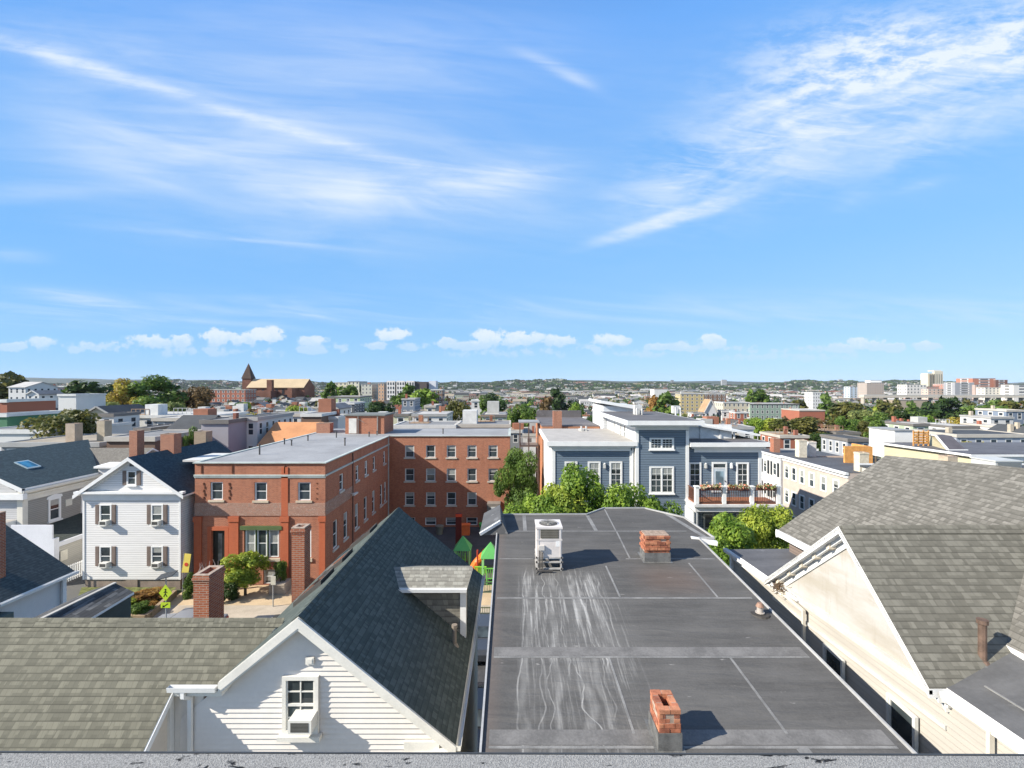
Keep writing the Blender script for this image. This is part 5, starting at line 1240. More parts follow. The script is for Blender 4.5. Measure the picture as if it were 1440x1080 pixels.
for i in range(16):
    a = i/15*4.4; pts.append(Vector((PX(672, 40)+.55*math.cos(a)+.1, 39.6+.7*math.sin(a), -14.2-i*.165)))
for i in range(15): b.tube(pts[i], pts[i+1], .34, .34, 10, 0, False)
b.build('tube', plain((.72, .17, .03), .35, .08), t, smooth=True)
b = MB(); b.tube((PX(672, 40), 39.6, -17), (PX(672, 40), 39.6, -14), .07); b.build('post', plain((.4, .05, .03), .5), t)
t = thing('playground_panel', (PX(675, 38.5), 38.5, -17), 'lime green climbing panel below the orange slide', 'climbing frame'); b = MB()
for i in range(9): b.bar((PX(668, 38.5)+i*.11, 38.5, -16.8), (PX(668, 38.5)+i*.11, 38.5, -15.0), .05, .05)
b.bar((PX(667, 38.5), 38.5, -15), (PX(684, 38.5), 38.5, -15), .08, .08); b.bar((PX(667, 38.5), 38.5, -16.8), (PX(684, 38.5), 38.5, -16.8), .12, .12); b.build('bars', plain((.28, .62, .05), .5), t)
t = thing('play_totem', (PX(645, 48), 48, -17), 'dark red play column in the shaded court', 'play column'); b = MB(); b.box(PX(645, 48)-.32, PX(645, 48)+.25, 48, 48.5, -17, -13.3); b.build('post', plain((.10, .015, .012), .6), t); b = MB(); b.box(PX(645, 48)-.3, PX(645, 48)+.35, 47.95, 48.0, -13.6, -13.3); b.build('panel', plain((.6, .06, .02), .6), t)
for x, w, h, c, nm, lb in ((618, 1.0, .95, (.16, .16, .13), 'planter_tub', 'round grey planter tub against the shaded school wall'), (652, 1.4, 1.1, (.65, .14, .04), 'storage_bin', 'orange storage bin in the shaded court'), (679, .9, 1.2, (.06, .40, .08), 'storage_bin', 'green bin in the shaded court near the hooded roof corner')):
    t = thing(nm, (PX(x, 53), 53, -16.94), lb, 'bin' if nm == 'storage_bin' else 'planter'); b = MB(); X_ = PX(x, 53)
    if w < 1.4: b.tube((X_, 53, -16.94), (X_, 53, -16.94+h), w*.36, w*.46, 14)
    else: b.box(X_-w/2, X_+w/2, 52.5, 53.3, -16.94, -16.94+h)
    b.build('body', plain(c, .6), t)
    b = MB()
    if w < 1.4: b.tube((X_, 53, -16.94+h-.07), (X_, 53, -16.93+h), w*.5, w*.5, 14)
    else: b.box(X_-w/2-.05, X_+w/2+.05, 52.45, 53.35, -16.94+h, -16.88+h)
    b.build('rim', plain(dk(c, 1.3), .6), t)
def fence(name, p, q, h, label, col, gap=.12, board=.04, base=None):
    p, q = Vector(p), Vector(q); t = thing(name, p, label, 'fence'); n = max(2, int((q-p).length/gap)); b = MB()
    for i in range(n+1): c = p.lerp(q, i/n); b.bar(c, c+Vector((0, 0, h)), board, board)
    b.build('pickets', plain(col, .6), t); b = MB(); b.bar(p+Vector((0,0,h*.92)), q+Vector((0,0,h*.92)), .06, .05); b.bar(p+Vector((0,0,h*.15)), q+Vector((0,0,h*.15)), .06, .05); b.build('rail', plain(col, .6), t)
fence('metal_fence', (-2.7, 35.2, GZ), (-1.2, 35.2, GZ), 1.0, 'dark green low fence at the near end of the alley path', (.08, .13, .08))
fence('metal_fence', (-2.7, 31.3, GZ+.15), (-1.0, 31.3, GZ+.15), .8, 'olive low gate between the alley path and the parked car', (.14, .15, .08))
fence('picket_fence', (-33.7, 35.5, -15.0), (-33.35, 38.2, -14.9), 1.2, 'white picket rail beside the tan side porch', (.7, .7, .68), .16, .06)
# cars
def car(x, y, rz, col, label, z=GZ+.02):
    t = thing('parked_car', (x, y, z), label, 'car', 'cars parked along the street', rz)
    pm = plain(col, .25, .03, .5, .6)
    prof = [(-2.2,.35),(-2.22,.7),(-2.05,.92),(-1.1,1.0),(-.45,1.42),(.9,1.46),(1.65,1.05),(2.15,.95),(2.22,.6),(2.15,.32)]
    def loft(w0, prof, inset):
        b = MB(); L = []
        for xx, zz in prof:
            k = 0 if zz < 1.02 else inset; L.append((xx, w0-k, zz))
        n = len(L)
        for i in range(n-1):
            a, c = L[i], L[i+1]; b.poly([(a[0], -a[1], a[2]), (a[0], a[1], a[2]), (c[0], c[1], c[2]), (c[0], -c[1], c[2])])
        b.poly([(p[0], p[1], p[2]) for p in L][::-1]); b.poly([(p[0], -p[1], p[2]) for p in L]); b.poly([(L[0][0], L[0][1], L[0][2]), (L[0][0], -L[0][1], L[0][2]), (L[-1][0], -L[-1][1], L[-1][2]), (L[-1][0], L[-1][1], L[-1][2])])
        return b
    def put(b, nm, m, par=t):
        me = b.mesh(nm); me.materials.append(m); o = bpy.data.objects.new(nm, me); link(o, par); return o
    put(loft(.9, prof, .18), 'body', pm)
    b = MB(); b.poly([(-1.02, -.66, 1.06), (-1.02, .66, 1.06), (-.50, .6, 1.40), (-.50, -.6, 1.40)][::-1]); 
    b.v = [(p[0]-.03, p[1], p[2]+.02) for p in b.v]; put(b, 'windscreen', glass())
    b = MB(); b.poly([(1.60, -.64, 1.10), (1.60, .64, 1.10), (.95, .6, 1.45), (.95, -.6, 1.45)]); b.v = [(p[0]+.03, p[1], p[2]+.02) for p in b.v]; put(b, 'rear_window', glass())
    for s_ in (-1, 1):
        b = MB(); b.poly([(-.85, s_*.735, 1.06), (1.4, s_*.735, 1.08), (.85, s_*.725, 1.40), (-.42, s_*.725, 1.37)]); put(b, 'side_window', glass())
        for xx in (-1.4, 1.4):
            b = MB(); b.tube((xx, s_*.72, .33), (xx, s_*.915, .33), .33, .33, 16); w_ = put(b, 'wheel', plain((.02, .02, .02), .8)); b = MB(); b.tube((xx, s_*.9, .33), (xx, s_*.925, .33), .19, .17, 12); put(b, 'rim', plain((.4, .4, .4), .3), w_)
        b = MB(); b.box(-2.235, -2.2, s_*.75-.13, s_*.75+.13, .62, .76); put(b, 'headlight', plain((.7, .7, .7), .2)); b = MB(); b.box(2.19, 2.235, s_*.75-.12, s_*.75+.12, .7, .85); put(b, 'tail_light', plain((.4, .02, .02), .3))
    return t
car(-1.85, 28.3, R(90), (.05, .055, .065), 'dark car glimpsed in the alley gap beside the flat-roofed building')
car(-13.2, 29.35, 0, (.03, .035, .04), 'dark grey car whose roof shows just past the olive-grey shingle ridge, near the narrow chimney')
car(-20.5, 29.4, 0, (.22, .23, .25), 'silver-grey car partly hidden behind the corbelled brick chimney')
car(-1.9, 21.0, R(90), (.015, .016, .02), 'black car nearer the camera in the alley gap', GZ+.16)
# crossing sign
def sign_glyph(t, px, y, z, s):
    b = MB(); k = plain((.01, .01, .01), .6)
    b.tube((px, y, z+.16*s), (px, y-.003, z+.16*s), .045*s, .045*s, 10)
    for a, c in (((0, .11), (-.01, -.04)), ((-.01, -.04), (-.09, -.20)), ((-.01, -.04), (.08, -.20)), ((0, .08), (.09, 0)), ((0, .08), (-.09, .01))):
        b.bar((px+a[0]*s, y-.001, z+a[1]*s), (px+c[0]*s, y-.001, z+c[1]*s), .004, .035*s)
    b.build('walker_symbol', k, t)
sx, sy = PX(233.5, 29.6), 29.6
t = thing('crossing_sign', (sx, sy, GZ), 'lime-yellow pedestrian crossing sign with a solar panel on a grey pole at the kerb', 'sign')
b = MB(); b.tube((sx, sy, GZ), (sx, sy, -12.2), .035, .035, 8); b.build('pole', plain((.4, .41, .4), .5), t)
lime = plain((.45, .62, .04), .45, .03); rt = .36; zc_ = -13.15
b = MB(); b.ext([(sx, sy-.05, zc_-.53), (sx+.42, sy-.05, zc_), (sx, sy-.05, zc_+.53), (sx-.42, sy-.05, zc_)], (0, .012, 0)); b.build('diamond_panel', lime, t); sign_glyph(t, sx, sy-.055, zc_, 1.25)
b = MB(); b.box(sx-.30, sx+.30, sy-.05, sy-.038, zc_-.95, zc_-.60); b.build('arrow_panel', lime, t)
b = MB(); b.bar((sx+.16, sy-.055, zc_-.68), (sx-.12, sy-.055, zc_-.86), .004, .05); b.ext([(sx-.2, sy-.057, zc_-.92), (sx-.03, sy-.057, zc_-.89), (sx-.16, sy-.057, zc_-.76)], (0, .003, 0)); b.build('arrow_symbol', plain((.01, .01, .01), .6), t)
b = MB(); b.ext([(sx-.5, sy-.3, -12.25), (sx+.55, sy-.3, -12.0), (sx+.55, sy+.3, -11.85), (sx-.5, sy+.3, -12.1)], (0, 0, -.04)); b.build('solar_panel', plain((.04, .045, .05), .3), t)
t = thing('banner', (PX(262, 34.6), 34.6, -14), 'yellow banner with a red emblem beside the corner of the white shuttered house', 'banner')
X_ = PX(262, 34.6); b = MB(); b.ext([(X_-.35, 34.6, -13.9), (X_+.15, 34.6, -13.9), (X_+.35, 34.6, -12.55), (X_-.12, 34.6, -12.5)], (0, .03, 0)); b.build('cloth', plain((.72, .58, .12), .7), t); b = MB(); b.tube((X_, 34.598, -13.3), (X_, 34.58, -13.3), .14, .14, 10); b.build('emblem', plain((.55, .06, .03), .7), t); b = MB(); b.tube((X_-.32, 34.65, GZ), (X_-.2, 34.65, -12.5), .03); b.build('pole', plain((.3, .3, .3), .6), t)
# small post sign and clipped shrub in a planter by the school
X_ = PX(384, 33); t = thing('post_sign', (X_, 33, GZ), 'small grey post sign at the paved forecourt of the brick school', 'sign'); b = MB(); b.tube((X_, 33, GZ), (X_, 33, -13.4), .04); b.build('post', plain((.35, .35, .33), .6), t); b = MB(); b.box(X_-.14, X_+.2, 32.95, 32.98, -14.1, -13.5); b.build('panel', plain((.55, .52, .42), .6), t)
def bush(x, y, z, r, h, hue, label, n='mid', nm='shrub'):
    t = thing(nm, (x, y, z), label, 'shrub'); me = crowns(n)[rnd.randrange(4)]
    if not me.materials: me.materials.append(None)
    o = bpy.data.objects.new('crown', me); link(o, t, (0, 0, h*.5)); o.scale = (r, r, h*.62); o.rotation_euler.z = rnd.uniform(0, 6)
    o.material_slots[0].link = 'OBJECT'; o.material_slots[0].material = leafm(*LEAF[hue])
    b = MB(); b.tube((0, 0, -.1), (0, 0, h*.6), .05, .03, 6)
    for k in range(3): a = k*2.1; b.tube((0, 0, h*.1), (r*.5*math.cos(a), r*.5*math.sin(a), h*.6), .03, .015, 5)
    m = b.mesh('stem'); m.materials.append(bark()); link(bpy.data.objects.new('stem', m), t); return t
X_ = PX(394, 35.3); bush(X_, 35.3, GZ+.9, .55, 1.55, 'mid green', 'clipped oval evergreen in a wooden planter beside the school basement window', 'mid', 'evergreen_shrub')
t = thing('wooden_planter', (X_, 35.3, GZ+.16), 'square wooden planter holding the clipped evergreen', 'planter'); b = MB(); b.box(X_-.55, X_+.55, 34.8, 35.9, GZ+.15, GZ+.95)
for i in range(5): b.box(X_-.57, X_+.57, 34.76, 34.8, GZ+.17+i*.16, GZ+.29+i*.16)
b.build('box', plain((.35, .30, .24), .8, .2), t)
tree(PX(345, 34.8), 34.8, GZ, -12.3, 1.9, 'yellow green', 'mid', 'small yellow-green tree in front of the green-trimmed triple window', low=.12)
bush(PX(322, 34.0), 34.0, GZ, 1.0, 1.5, 'dark green', 'dark round rhododendron beneath the small yellow-green tree')
bush(PX(268, 34.5), 34.5, GZ, .7, 1.7, 'mid green', 'leafy young shrub beside the corner of the white shuttered house')
for k, (x, y, r_, h, hue, lb) in enumerate(((150, 32.2, 1.3, 1.5, 'pale green', 'pale green shrub at the foot of the white shuttered house'), (205, 33.4, 1.5, .9, 'rusty orange', 'rust-tinged low shrub under the white shuttered house'), (180, 32.6, 1.2, .9, 'yellow green', 'yellow-green shrub in the bed in front of the white shuttered house'),
        (196, 31.3, .9, 1.0, 'mid green', 'green clump at the kerb end of the flower bed'), (106, 29.0, 1.3, 1.2, 'golden yellow', 'golden-brown dry shrub beside the white gutter corner'), (120, 31.5, 1.0, 1.0, 'olive green', 'olive shrub near the white picket rail'), (90, 27, .9, 1.1, 'rusty orange', 'rusty shrub just beyond the blue-green roof corner'))):
    bush(PX(x, y), y, GZ+.1, r_, h, hue, lb)
t = thing('bare_shrub', (PX(295, 35.6), 35.6, GZ), 'grey leafless shrub in front of the school door', 'shrub'); b = MB(); r = random.Random(5)
for i in range(70):
    p = Vector((PX(292, 35.6)+r.gauss(0, .45), 35.6+r.gauss(0, .3), GZ+r.uniform(.2, 1.6))); b.tube(p, p+Vector((r.gauss(0, .25), r.gauss(0, .2), r.uniform(.3, 1.0))), .025, .01, 4)
b.build('branches', plain((.35, .32, .32), .8, .2), t)
t = thing('garden_wall', (PX(215, 31), 31, GZ), 'low timber retaining wall around the flower bed by the street', 'garden wall'); b = MB(); b.bar((PX(170, 30.9), 30.9, GZ+.35), (PX(205, 30.9), 30.9, GZ+.35), .25, .5); b.bar((PX(205, 30.9), 30.9, GZ+.35), (PX(246, 34.5), 34.5, GZ+.4), .25, .5); b.build('beam', plain((.30, .22, .14), .85, .2), t)
mb = MB(); mb.poly([(PX(90, 27), 26, GZ+.04), (PX(206, 31), 31.0, GZ+.2), (PX(248, 35.8), 35.8, GZ+.3), (PX(115, 35.8), 35.8, GZ+.3)]); tag(mb.build('flower_bed', plain((.12, .13, .04), .9, .5, 2.5)), kind='structure')
t = thing('yard_clutter', (PX(123, 30), 30, GZ), 'stacked pale crates and a poster board beside the white shuttered house', 'crates'); b = MB(); X_ = PX(120, 33); b.box(X_-.6, X_+.6, 33, 33.8, GZ+.1, GZ+.5); b.box(X_-.5, X_+.2, 33.1, 33.7, GZ+.5, GZ+.85); b.box(X_+.3, X_+1.0, 33.3, 33.9, GZ+.5, GZ+.8); b.build('crate', plain((.5, .46, .4), .8, .3, 4.0), t); b = MB(); b.box(X_+1.0, X_+1.6, 32.2, 32.25, GZ+.2, GZ+1.4); b.build('board', plain((.42, .40, .42), .6, .2, 5.0), t)
t = thing('brick_garden_pier', (PX(415, 34), 34, GZ), 'grey patio chair at the foot of the narrow brick chimney', 'chair'); 
b = MB(); X_ = PX(418, 33.8)
for k in range(1):
    xx = X_+k*.7
    for a, c in ((-.22, -.22), (.22, -.22), (-.22, .22), (.22, .22)): b.bar((xx+a, 33.8+c, GZ), (xx+a, 33.8+c, GZ+(.95 if c > 0 else .5)), .05, .05)
    b.box(xx-.25, xx+.25, 33.55, 34.05, GZ+.48, GZ+.53); b.box(xx-.25, xx+.25, 34.0, 34.05, GZ+.6, GZ+1.0)
b.build('frame', plain((.35, .35, .36), .6), t); t.name = 'patio_chair'

# ================================================================== near trees
tree(PX(727, 50), 50, -17, PZ(627, 50), 2.75, 'mid green', 'hero', 'tall deep green tree between the brick school and the blue-grey building', low=.15)
for k, (x, d, y, r_, hue, lb) in enumerate(((757, 31, 684, 2.7, 'bright green', 'light green street tree by the end of the brick school, lowest of the row'), (822, 33, 655, 3.3, 'bright green', 'tallest bright green street tree in front of the blue-grey low wing'),
      (792, 32.4, 668, 2.6, 'yellow green', 'yellow-green street tree pressed against the tallest one'), (880, 32, 676, 3.0, 'bright green', 'bright green street tree in front of the blue-grey tower'), (925, 33.0, 688, 2.4, 'bright green', 'small green street tree at the foot of the blue-grey tower'))):
    tree(PX(x, d), d, GZ, PZ(y, d), r_, hue, 'hero', lb, 'street trees in front of the blue-grey building', ci=k % 4, low=.12)
for k, (x, d, y, r_, hue, lb) in enumerate(((1027, 29, 722, 3.0, 'bright green', 'round bright green tree below the railed deck'), (1080, 31.5, 700, 2.7, 'yellow green', 'yellow-topped tree between the railed deck and the beige row house'), (998, 27, 742, 2.1, 'bright green', 'low green tree beside the white eave end of the flat roof'), (1050, 24, 790, 2.2, 'dark green', 'dark shaded tree in the gap between flat roof and white-walled house'))):
    tree(PX(x, d), d, GZ, PZ(y, d), r_, hue, 'hero', lb, ci=(k+1) % 4, low=.12)
# mid-distance trees picked out in the photo
MT = [(85, 63, 566, 6.2, 'olive green', 'large olive green tree with sunlit leaf tips beyond the long dark roof', -15.5), (40, 95, 568, 5.5, 'yellow green', 'lime green tree behind the leaf-tipped olive tree', None),
      (215, 150, 528, 13.5, 'mid green', 'very large round green tree rising above the horizon line', -18.5), (178, 146, 533, 8, 'golden yellow', 'orange-tinged tree leaning on the very large green tree', None), (125, 170, 530, 10.5, 'dark green', 'dark round tree silhouetted on the horizon near the brick houses', None), (18, 230, 525, 16, 'olive green', 'olive-brown tree mass on the horizon by the picture edge', None),
      (278, 165, 538, 7, 'brown-tinged', 'brown-leaved tree beside the very large green tree', None), (240, 120, 560, 5, 'pale green', 'pale green low tree at the foot of the very large green tree', None), (150, 120, 560, 5, 'pale green', 'pale green tree under the horizon oak', None),
      (360, 68, 578, 3.4, 'golden yellow', 'golden-orange tree beside the tall narrow white facade', None), (268, 54, 601, 1.6, 'mid green', 'small green tree against the lilac-grey wall', -14), (345, 150, 566, 4.5, 'yellow green', 'light green tree below the church', None), (465, 260, 538, 8, 'mid green', 'green tree between the church roof and the cream flats', None), (492, 250, 541, 8, 'mid green', 'green tree in front of the cream flats', None),
      (535, 140, 560, 5.5, 'dark green', 'dark green tree behind the brick stair box', None), (418, 130, 566, 4, 'yellow green', 'yellow-green tree near the corrugated grey house', None),
      (570, 270, 541, 11, 'mid green', 'broad green tree below the white piered apartment block', None), (598, 260, 543, 9, 'bright green', 'lighter tree next to the white piered apartment block', None), (640, 105, 560, 4.4, 'olive green', 'autumn-tinged tree beyond the white roof boxes', None), (700, 120, 554, 6.5, 'dark green', 'dark tree cluster behind the school roof end', None), (688, 130, 556, 5.5, 'mid green', 'green tree left standing in the dark cluster', None),
      (735, 110, 562, 4.5, 'mid green', 'green tree beyond the dark stair stack', None), (765, 180, 558, 6, 'brown-tinged', 'brown-tinged tree beyond the red chimney', None), (808, 120, 567, 3.6, 'bright green', 'bright green tree behind the orange-brick roof', None), (787, 330, 546, 12, 'dark green', 'dark tree in front of the distant terraces', None),
      (940, 220, 553, 10, 'mid green', 'large green tree above the blue-grey tower roof', None), (925, 230, 551, 7, 'rusty orange', 'rust-edged tree beside the large one above the tower', None), (1065, 300, 545, 10, 'mid green', 'green tree near the long pale green building', None),
      (1118, 100, 580, 7.2, 'olive green', 'big olive tree behind the row house chimneys', None), (1093, 108, 583, 5, 'yellow green', 'lime-tinged tree beside the big olive one', None), (1160, 92, 607, 3.8, 'dark green', 'dark low tree at the end of the row house roof', None), (1060, 110, 582, 3.2, 'bright green', 'bright green tree behind the white roof screen', None),
      (1182, 150, 592, 3.6, 'red', 'bright red autumn tree among the green ones', None), (1215, 150, 572, 6.5, 'pale green', 'tall pale green tree beyond the red autumn tree', None), (1230, 140, 580, 6.5, 'mid green', 'green tree right beside the red autumn tree', None), (1195, 230, 561, 11, 'olive green', 'yellowing tree mass behind the red autumn tree', None), (1270, 150, 576, 6, 'dark green', 'dark green tree before the white roof box', None), (1250, 240, 563, 9, 'olive green', 'olive tree in front of the long highway wall', None),
      (1320, 260, 559, 10, 'dark green', 'dome-shaped dark green tree below the cream tower block', None), (1345, 260, 560, 10, 'dark green', 'second dome-shaped dark tree below the banded office block', None), (1385, 230, 565, 12, 'mid green', 'wide green tree below the red-brown office block', None), (1425, 240, 562, 12, 'olive green', 'olive-green tree at the picture edge below the white offices', None), (1405, 245, 561, 9, 'mid green', 'green tree between the wide tree and the olive edge tree', None),
      (1352, 130, 582, 4.2, 'golden yellow', 'golden tree above the white roofs near the yellow building', None), (1380, 125, 586, 4.5, 'golden yellow', 'golden tree nearest the white dormer house', None), (1300, 145, 580, 4.2, 'bright green', 'bright green tree above the orange terrace fence', None), (1385, 58, 617, 3.4, 'golden yellow', 'golden shrub-like tree behind the yellow building cornice', -12), (1165, 330, 553, 10, 'mid green', 'far green tree near the white tower house', None), (1120, 300, 557, 8, 'olive green', 'far olive tree beside the long pale green building', None)]
MT += [(1258, 430, 562, 9, 'olive green', 'far olive tree at one end of the low tan warehouse', None), (1285, 400, 564, 10, 'mid green', 'far green tree in front of the low tan warehouse', None), (1308, 420, 562, 9, 'dark green', 'far dark tree at the other end of the low tan warehouse', None), (1365, 420, 561, 10, 'olive green', 'far olive tree below the banded office block', None), (1405, 430, 560, 10, 'dark green', 'far dark tree below the cream parking structure', None), (1240, 330, 566, 8, 'yellow green', 'far lime tree before the highway deck', None)]
for (x, d, y, r_, hue, lb, zb) in MT:
    X_ = PX(x, d); zb = H(X_, d) if zb is None else zb
    tree(X_, d, zb, PZ(y, d), r_, hue, 'mid' if d < 170 else 'far', lb, low=.1)
    OCC.append((X_-r_*.6, X_+r_*.6, d-r_*.6, d+r_*.6))
# ================================================================== named buildings further off
def tint(c): return cellwall(c)
WALLC = {'white': (.60, .60, .58), 'cream': (.52, .47, .36), 'grey': (.26, .27, .28), 'tan': (.34, .29, .21), 'slate-blue': (.17, .21, .27), 'pale green': (.36, .42, .30), 'pink': (.50, .34, .28), 'brick-red': (.33, .12, .075), 'brown': (.17, .11, .08), 'yellow': (.46, .37, .18), 'charcoal': (.09, .10, .11)}
ROOFC = {'grey': (.20, .20, .20), 'dark': (.06, .065, .07), 'pale': (.42, .41, .39), 'tan': (.30, .26, .2)}
def bwall(b, p, q, z0, z1, cell=2.4, fl=3.0, win=True, m=0):
    L = math.hypot(q[0]-p[0], q[1]-p[1]); n = max(1, round(L/cell)); v = (z1-z0)/fl
    if win: uv = [(1, 1000-v), (1+n, 1000-v), (1+n, 1000), (1, 1000)]
    else: uv = [(-5, 0), (-4, 0), (-4, 1), (-5, 1)]
    b.poly([(p[0], p[1], z0), (q[0], q[1], z0), (q[0], q[1], z1), (p[0], p[1], z1)], m, uv)
def bld(nm, x, y, w, dp, z0, z1, wc, rc, label, cat='house', kind='flat', rz=0.0, bits=1, seed=0, group=None, parts=True, cell=2.4, fl=3.0, win=True, rh=None, wallm=None):
    """building with its front centre at (x, y); parts wall, roof, chimney ... in local space"""
    r = random.Random(seed or int(abs(x*13+y*7)*10)); zt = z1-z0
    wm = wallm or (cellwall(WALLC[wc]) if isinstance(wc, str) else cellwall(wc)); rm = plain(ROOFC[rc] if isinstance(rc, str) else rc, .85, .15, .4)
    W = w/2; b = MB(); c = [(-W, 0), (W, 0), (W, dp), (-W, dp)]
    for i in range(4): bwall(b, c[i], c[(i+1) % 4], -3, zt, cell, fl, win)
    rb = MB(); tb = MB()
    if kind == 'flat':
        rb.box(-W+.15, W-.15, .15, dp-.15, zt-.1, zt+.04, 0, 'b')
        tb.box(-W-.15, W+.15, -.2, .12, zt-.35, zt+.16); tb.box(-W-.15, W+.15, dp-.12, dp+.15, zt-.2, zt+.14); tb.box(-W-.15, -W+.12, .12, dp-.12, zt-.3, zt+.15); tb.box(W-.12, W+.15, .12, dp-.12, zt-.3, zt+.15)
    else:
        rh = rh or min(w, dp)*.30
        if kind == 'gx':    # ridge across (along x)
            rb.slab([(-W-.3, -.35, zt-.1), (W+.3, -.35, zt-.1), (W+.3, dp/2, zt+rh), (-W-.3, dp/2, zt+rh)], .2, 0); rb.slab([(-W-.3, dp/2, zt+rh-.001), (W+.3, dp/2, zt+rh-.001), (W+.3, dp+.35, zt-.1), (-W-.3, dp+.35, zt-.1)], .2, 0)
            for s_ in (-W, W): b.poly([(s_, 0, zt), (s_, dp, zt), (s_, dp/2, zt+rh-.1)], 0, [(-5, 0)]*3)
        else:
            rb.slab([(-W-.3, -.35, zt-.1), (0, -.35, zt+rh), (0, dp+.3, zt+rh), (-W-.3, dp+.3, zt-.1)], .2, 0); rb.slab([(0, -.35, zt+rh-.001), (W+.3, -.35, zt-.1), (W+.3, dp+.3, zt-.1), (0, dp+.3, zt+rh-.001)], .2, 0)
            for s_ in (0, dp): b.poly([(-W, s_, zt), (W, s_, zt), (0, s_, zt+rh-.1)], 0, [(-5, 0)]*3)
            for s_ in (-1, 1): tb.bar((0, -.4, zt+rh-.1), (s_*(W+.3), -.4, zt-.2), .12, .3)
    root = thing(nm, (x, y, z0), label, cat, group, rz); ORG[root] = (0, 0, 0)
    def put(mb, n_, m):
        if not mb.v: return
        me = mb.mesh(n_); me.materials.append(m); link(bpy.data.objects.new(n_, me), root)
    put(b, 'wall', wm); put(rb, 'roof', rm); put(tb, 'trim', plain(r.choice([(.58, .58, .56), (.58, .58, .56), (.34, .34, .33), (.44, .41, .36), (.16, .15, .14)]), .7, .08, .6))
    for k in range(bits):
        cb = MB(); q = r.random(); cx = r.uniform(-W*.7, W*.7); cy = r.uniform(.8, dp-1); zz = zt if kind == 'flat' else zt+.2
        if q < .5:
            s_ = r.uniform(.2, .36); cb.box(cx-s_, cx+s_, cy, cy+.6, zz-.3, zz+r.uniform(.7, 1.5)+(0 if kind == 'flat' else .9)); put(cb, 'chimney', plain(r.choice([(.30, .11, .07), (.34, .15, .09), (.42, .37, .29), (.24, .10, .07)]), .9, .2))
        elif kind == 'flat':
            if q < .75: cb.box(cx-1.1, cx+1.1, cy, cy+2.2, zz, zz+r.uniform(1.2, 2.4)); put(cb, 'roof_hatch', plain(r.choice([(.6, .6, .58), (.4, .4, .38), (.3, .13, .08)]), .8, .1))
            else:
                for i in range(5): cb.bar((cx-1.5+i*.75, cy, zz), (cx-1.5+i*.75, cy, zz+1.05), .07, .07)
                cb.bar((cx-1.5, cy, zz+1.05), (cx+1.5, cy, zz+1.05), .08, .08); cb.box(cx-1.5, cx+1.5, cy, cy+2.4, zz, zz+.12); put(cb, 'roof_deck', plain(r.choice([(.32, .22, .14), (.5, .5, .48)]), .8, .1))
    return root
def pb(nm, x0, x1, ytop, d, dp, hgt, wc, rc, label, deep=True, **k):
    """building given by its place in the photo: columns x0-x1, roof line ytop, distance d"""
    xa, xb = PX(x0, d), PX(x1, d); z1 = PZ(ytop, d); z0 = min(z1-hgt, H((xa+xb)/2, d)) if deep else z1-hgt
    OCC.append((xa-1, xb+1, d-1, d+dp+1)); return bld(nm, (xa+xb)/2, d, xb-xa, dp, z0, z1, wc, rc, label, **k)
pb('flat_roofed_house', -40, 70, 606, 60, 13, 10, 'white', 'grey', 'white blank-sided house with a grey flat roof behind the long dark roof', win=False, bits=0)
t = pb('flat_roofed_house', 2, 140, 624, 52, 9, 10, 'grey', 'tan', 'grey house with pale flat roof and two tan chimneys beyond the long dark roof', bits=0)
chimney('masonry_chimney', PX(92, 53), PX(105, 53), 53, 54, -8, PZ(596, 53), 'tan chimney with a dark base behind the skylit dark roof', plain((.42, .34, .26), .9, .15), cap='')
chimney('masonry_chimney', PX(136, 54), PX(147, 54), 54, 55, -8, PZ(592, 54), 'tan chimney nearer the tan-roofed wing', plain((.40, .34, .25), .9, .15), cap='')
pb('brick_house', 150, 218, 616, 50.5, 8, 10, 'brown', 'grey', 'dark brown flat-roofed house right behind the slim red chimney', win=False, bits=0)
pb('small_blue_house', 190, 212, 603, 62, 6, 6, 'slate-blue', 'grey', 'small slate-blue house behind the dark brown flat roof', bits=0)
pb('grey_sided_building', 283, 321, 592, 58, 10, 12, (.30, .29, .32), 'grey', 'lilac-grey blank-walled building beside the tall narrow white facade', win=False, bits=1)
pb('white_tall_house', 325, 362, 588, 62, 10, 14, 'white', 'dark', 'tall narrow white house facade with stacked windows beside the golden tree', bits=0, cell=1.8)
pb('dark_gabled_house', 238, 284, 603, 61, 6, 9, 'cream', 'dark', 'cream house with a small dark gable roof before the lilac-grey wall', kind='gx', rh=1.6, bits=0)
pb('long_white_building', 160, 300, 585, 78, 10, 9, 'white', 'pale', 'long low white building with a broken roofline beyond the two dark roofs', bits=3)
pb('long_grey_building', 215, 372, 589, 70, 5, 9, 'grey', 'pale', 'long flat grey roof with a bright white edge in front of the low white building', bits=2)
pb('gabled_house', 118, 158, 583, 84, 9, 8, 'cream', 'dark', 'house with a dark gable roof beside the leaf-tipped olive tree', kind='gy', bits=1)
pb('white_dormer_house', 140, 160, 583, 72, 5, 8, 'white', 'dark', 'small white house with one dormer window behind the tan-grey chimney', bits=0)
t = pb('orange_roofed_house', 366, 432, 625, 60, 9, 8, (.10, .09, .08), (.46, .22, .10), 'house with a sunlit orange gable roof beside the school roof', kind='gx', rh=2.5, bits=0)
pb('dark_brick_house', 424, 452, 583, 75, 8, 13, 'brown', 'grey', 'tall dark brick house with a white chimney block behind the orange roof', bits=1, win=False)
pb('white_bay_house', 378, 423, 583, 80, 7, 9, 'white', 'grey', 'white house with dark windows directly behind the orange roof', bits=1, cell=1.9)
pb('corrugated_house', 452, 475, 587, 78, 7, 9, (.55, .55, .54), 'pale', 'pale ribbed metal-clad house left of the brick stair box', win=False, bits=1)
pb('white_gabled_house', 455, 475, 574, 100, 8, 9, 'white', 'grey', 'small white gabled house above the ribbed metal-clad house', kind='gy', bits=0)
